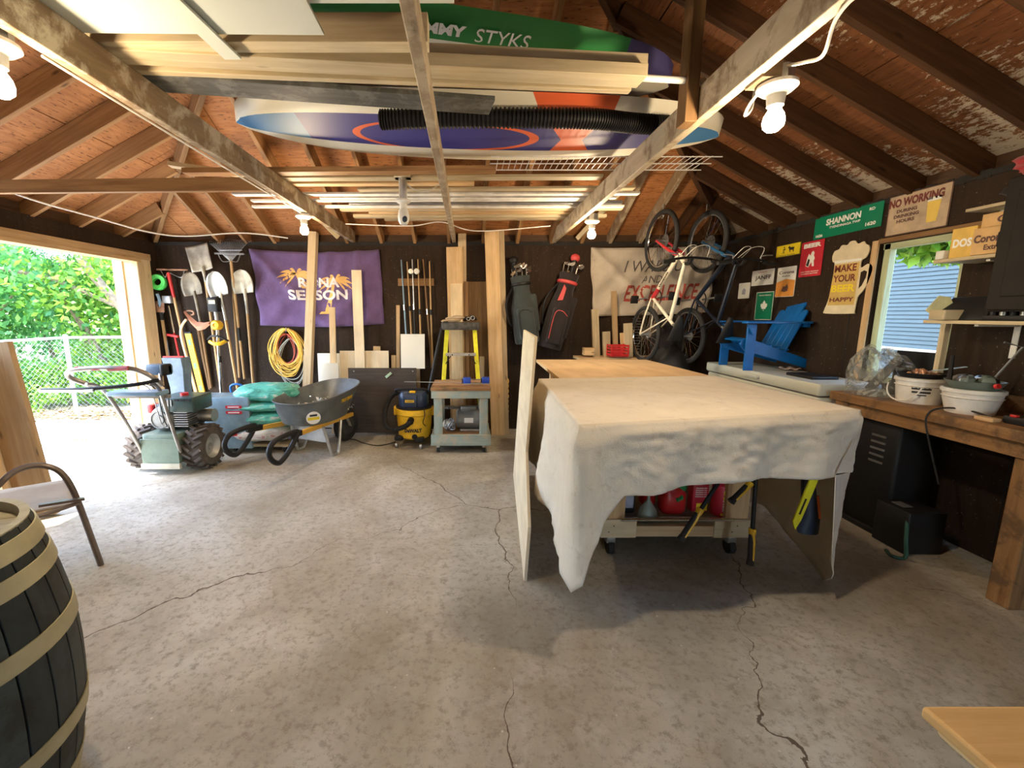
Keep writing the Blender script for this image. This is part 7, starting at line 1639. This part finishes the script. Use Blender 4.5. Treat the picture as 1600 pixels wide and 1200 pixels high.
# ------------------------------------------------------------------ barrel
BC = V((-1.50, 1.02, 0)); BH, BR, RR = .92, .335, .265; t = thing('barrel', 'dark wooden barrel with cream hoops in the near left corner', 'barrel', BC); M = Matrix.Translation(BC) @ Matrix.Rotation(.35, 4, 'Z')
rad = lambda z: RR + (BR - RR) * (1 - ((z - BH / 2) / (BH / 2)) ** 2)
NSV = 26; DARKS = wood('barrel_stave_wood', (.062, .078, .078), (.022, .030, .030), objvar=.4, grain=9, knots=False, stain=(.035, .035, .03))
for k in range(NSV):
    a0, a1 = 2 * PI * k / NSV + .008, 2 * PI * (k + 1) / NSV - .008; mb = MB(M); zs = [BH * i / 14 for i in range(15)]; vs, fs, uvs = [], [], []
    for z in zs:
        for r_ in (rad(z), rad(z) - .022):
            for a in (a0, (a0 + a1) / 2, a1): vs.append(V((r_ * math.cos(a), r_ * math.sin(a), z)))
    o6 = random.random() * 5
    for i in range(14):
        b0, b1 = i * 6, (i + 1) * 6
        for p_, q_ in ((0, 1), (1, 2), (2, 5), (5, 4), (4, 3), (3, 0)): fs.append((b0 + p_, b0 + q_, b1 + q_, b1 + p_)); uvs.append([(zs[i] + o6, p_ * .03 + k), (zs[i] + o6, q_ * .03 + k), (zs[i + 1] + o6, q_ * .03 + k), (zs[i + 1] + o6, p_ * .03 + k)])
    fs += [(0, 3, 4, 1), (1, 4, 5, 2), (84, 85, 88, 87), (85, 86, 89, 88)]; uvs += [[(0, 0)] * 4] * 4
    mb.add(vs, fs, uvs); obj('stave', mb, DARKS, t, bev=.0015)
HOOP = plain('cream_hoop', (.42, .38, .24), .5, .25, .2, 7)
for z0, z1 in ((.002, .045), (.085, .135), (.27, .325), (.575, .63), (.765, .815), (.848, .898)):
    obj('hoop', MB(M).lathe([(rad(z0) + .001, z0), (rad(z0) + .005, z0), (rad(z1) + .005, z1), (rad(z1) + .001, z1), (rad(z0) + .001, z0)], 60), HOOP, t)
HEADW = wood('barrel_head_wood', (.40, .37, .26), (.27, .25, .17), objvar=.15, knots=False)
for k in range(5):
    w_ = 2 * (RR - .024) / 5; y0 = -(RR - .024) + k * w_; n_ = 8; ys = [y0 + .001 + (w_ - .002) * i / n_ for i in range(n_ + 1)]; Rr = RR - .022
    poly = [(math.sqrt(max(0, Rr * Rr - y * y)), y) for y in ys] + [(-math.sqrt(max(0, Rr * Rr - y * y)), y) for y in ys[::-1]]
    obj('head_plank', MB(M).prism(poly, .02, None, BH - .05), HEADW, t)
obj('chime_rim', MB(M).lathe([(RR + .0005, BH - .004), (RR + .0005, BH + .002), (RR - .022, BH + .002), (RR - .022, BH - .03)], 60), HEADW, t)
mkf = lambda u, v: M @ V(((rad(.44 + v) + .0015) * math.cos(u / .33 + math.radians(300)), (rad(.44 + v) + .0015) * math.sin(u / .33 + math.radians(300)), .44 + v))
for u0, l_ in ((0, .09), (.018, .045), (.036, .03)): polyprint('scratch_mark', [(u0, 0), (u0 + .008, .0), (u0 + .01, -l_), (u0 + .002, -l_)], lambda u, v: mkf(u, v + .03), HEADW, t)
# ------------------------------------------------------------------ table corner in the foreground
rb_ = None; t = thing('side_table', 'oak-veneered table corner poking in at the bottom right', 'table', (1.5, .35, 0)); TH = .75
obj('table_top', MB().box((1.48, .38, TH - .0125), (1.20, .68, .025)), OAK, t, bev=.006)
obj('edge_band', MB().rbox((1.48, .38, TH - .034), (1.17, .65, .018), .012, 4), plain('pale_edge_band', (.72, .56, .32), .5), t)
for x in (1.35, 2.0):
    for y in (.10, .66): obj('leg', MB().box((x, y, .355), (.045, .045, .70)), OAK, t, bev=.003)
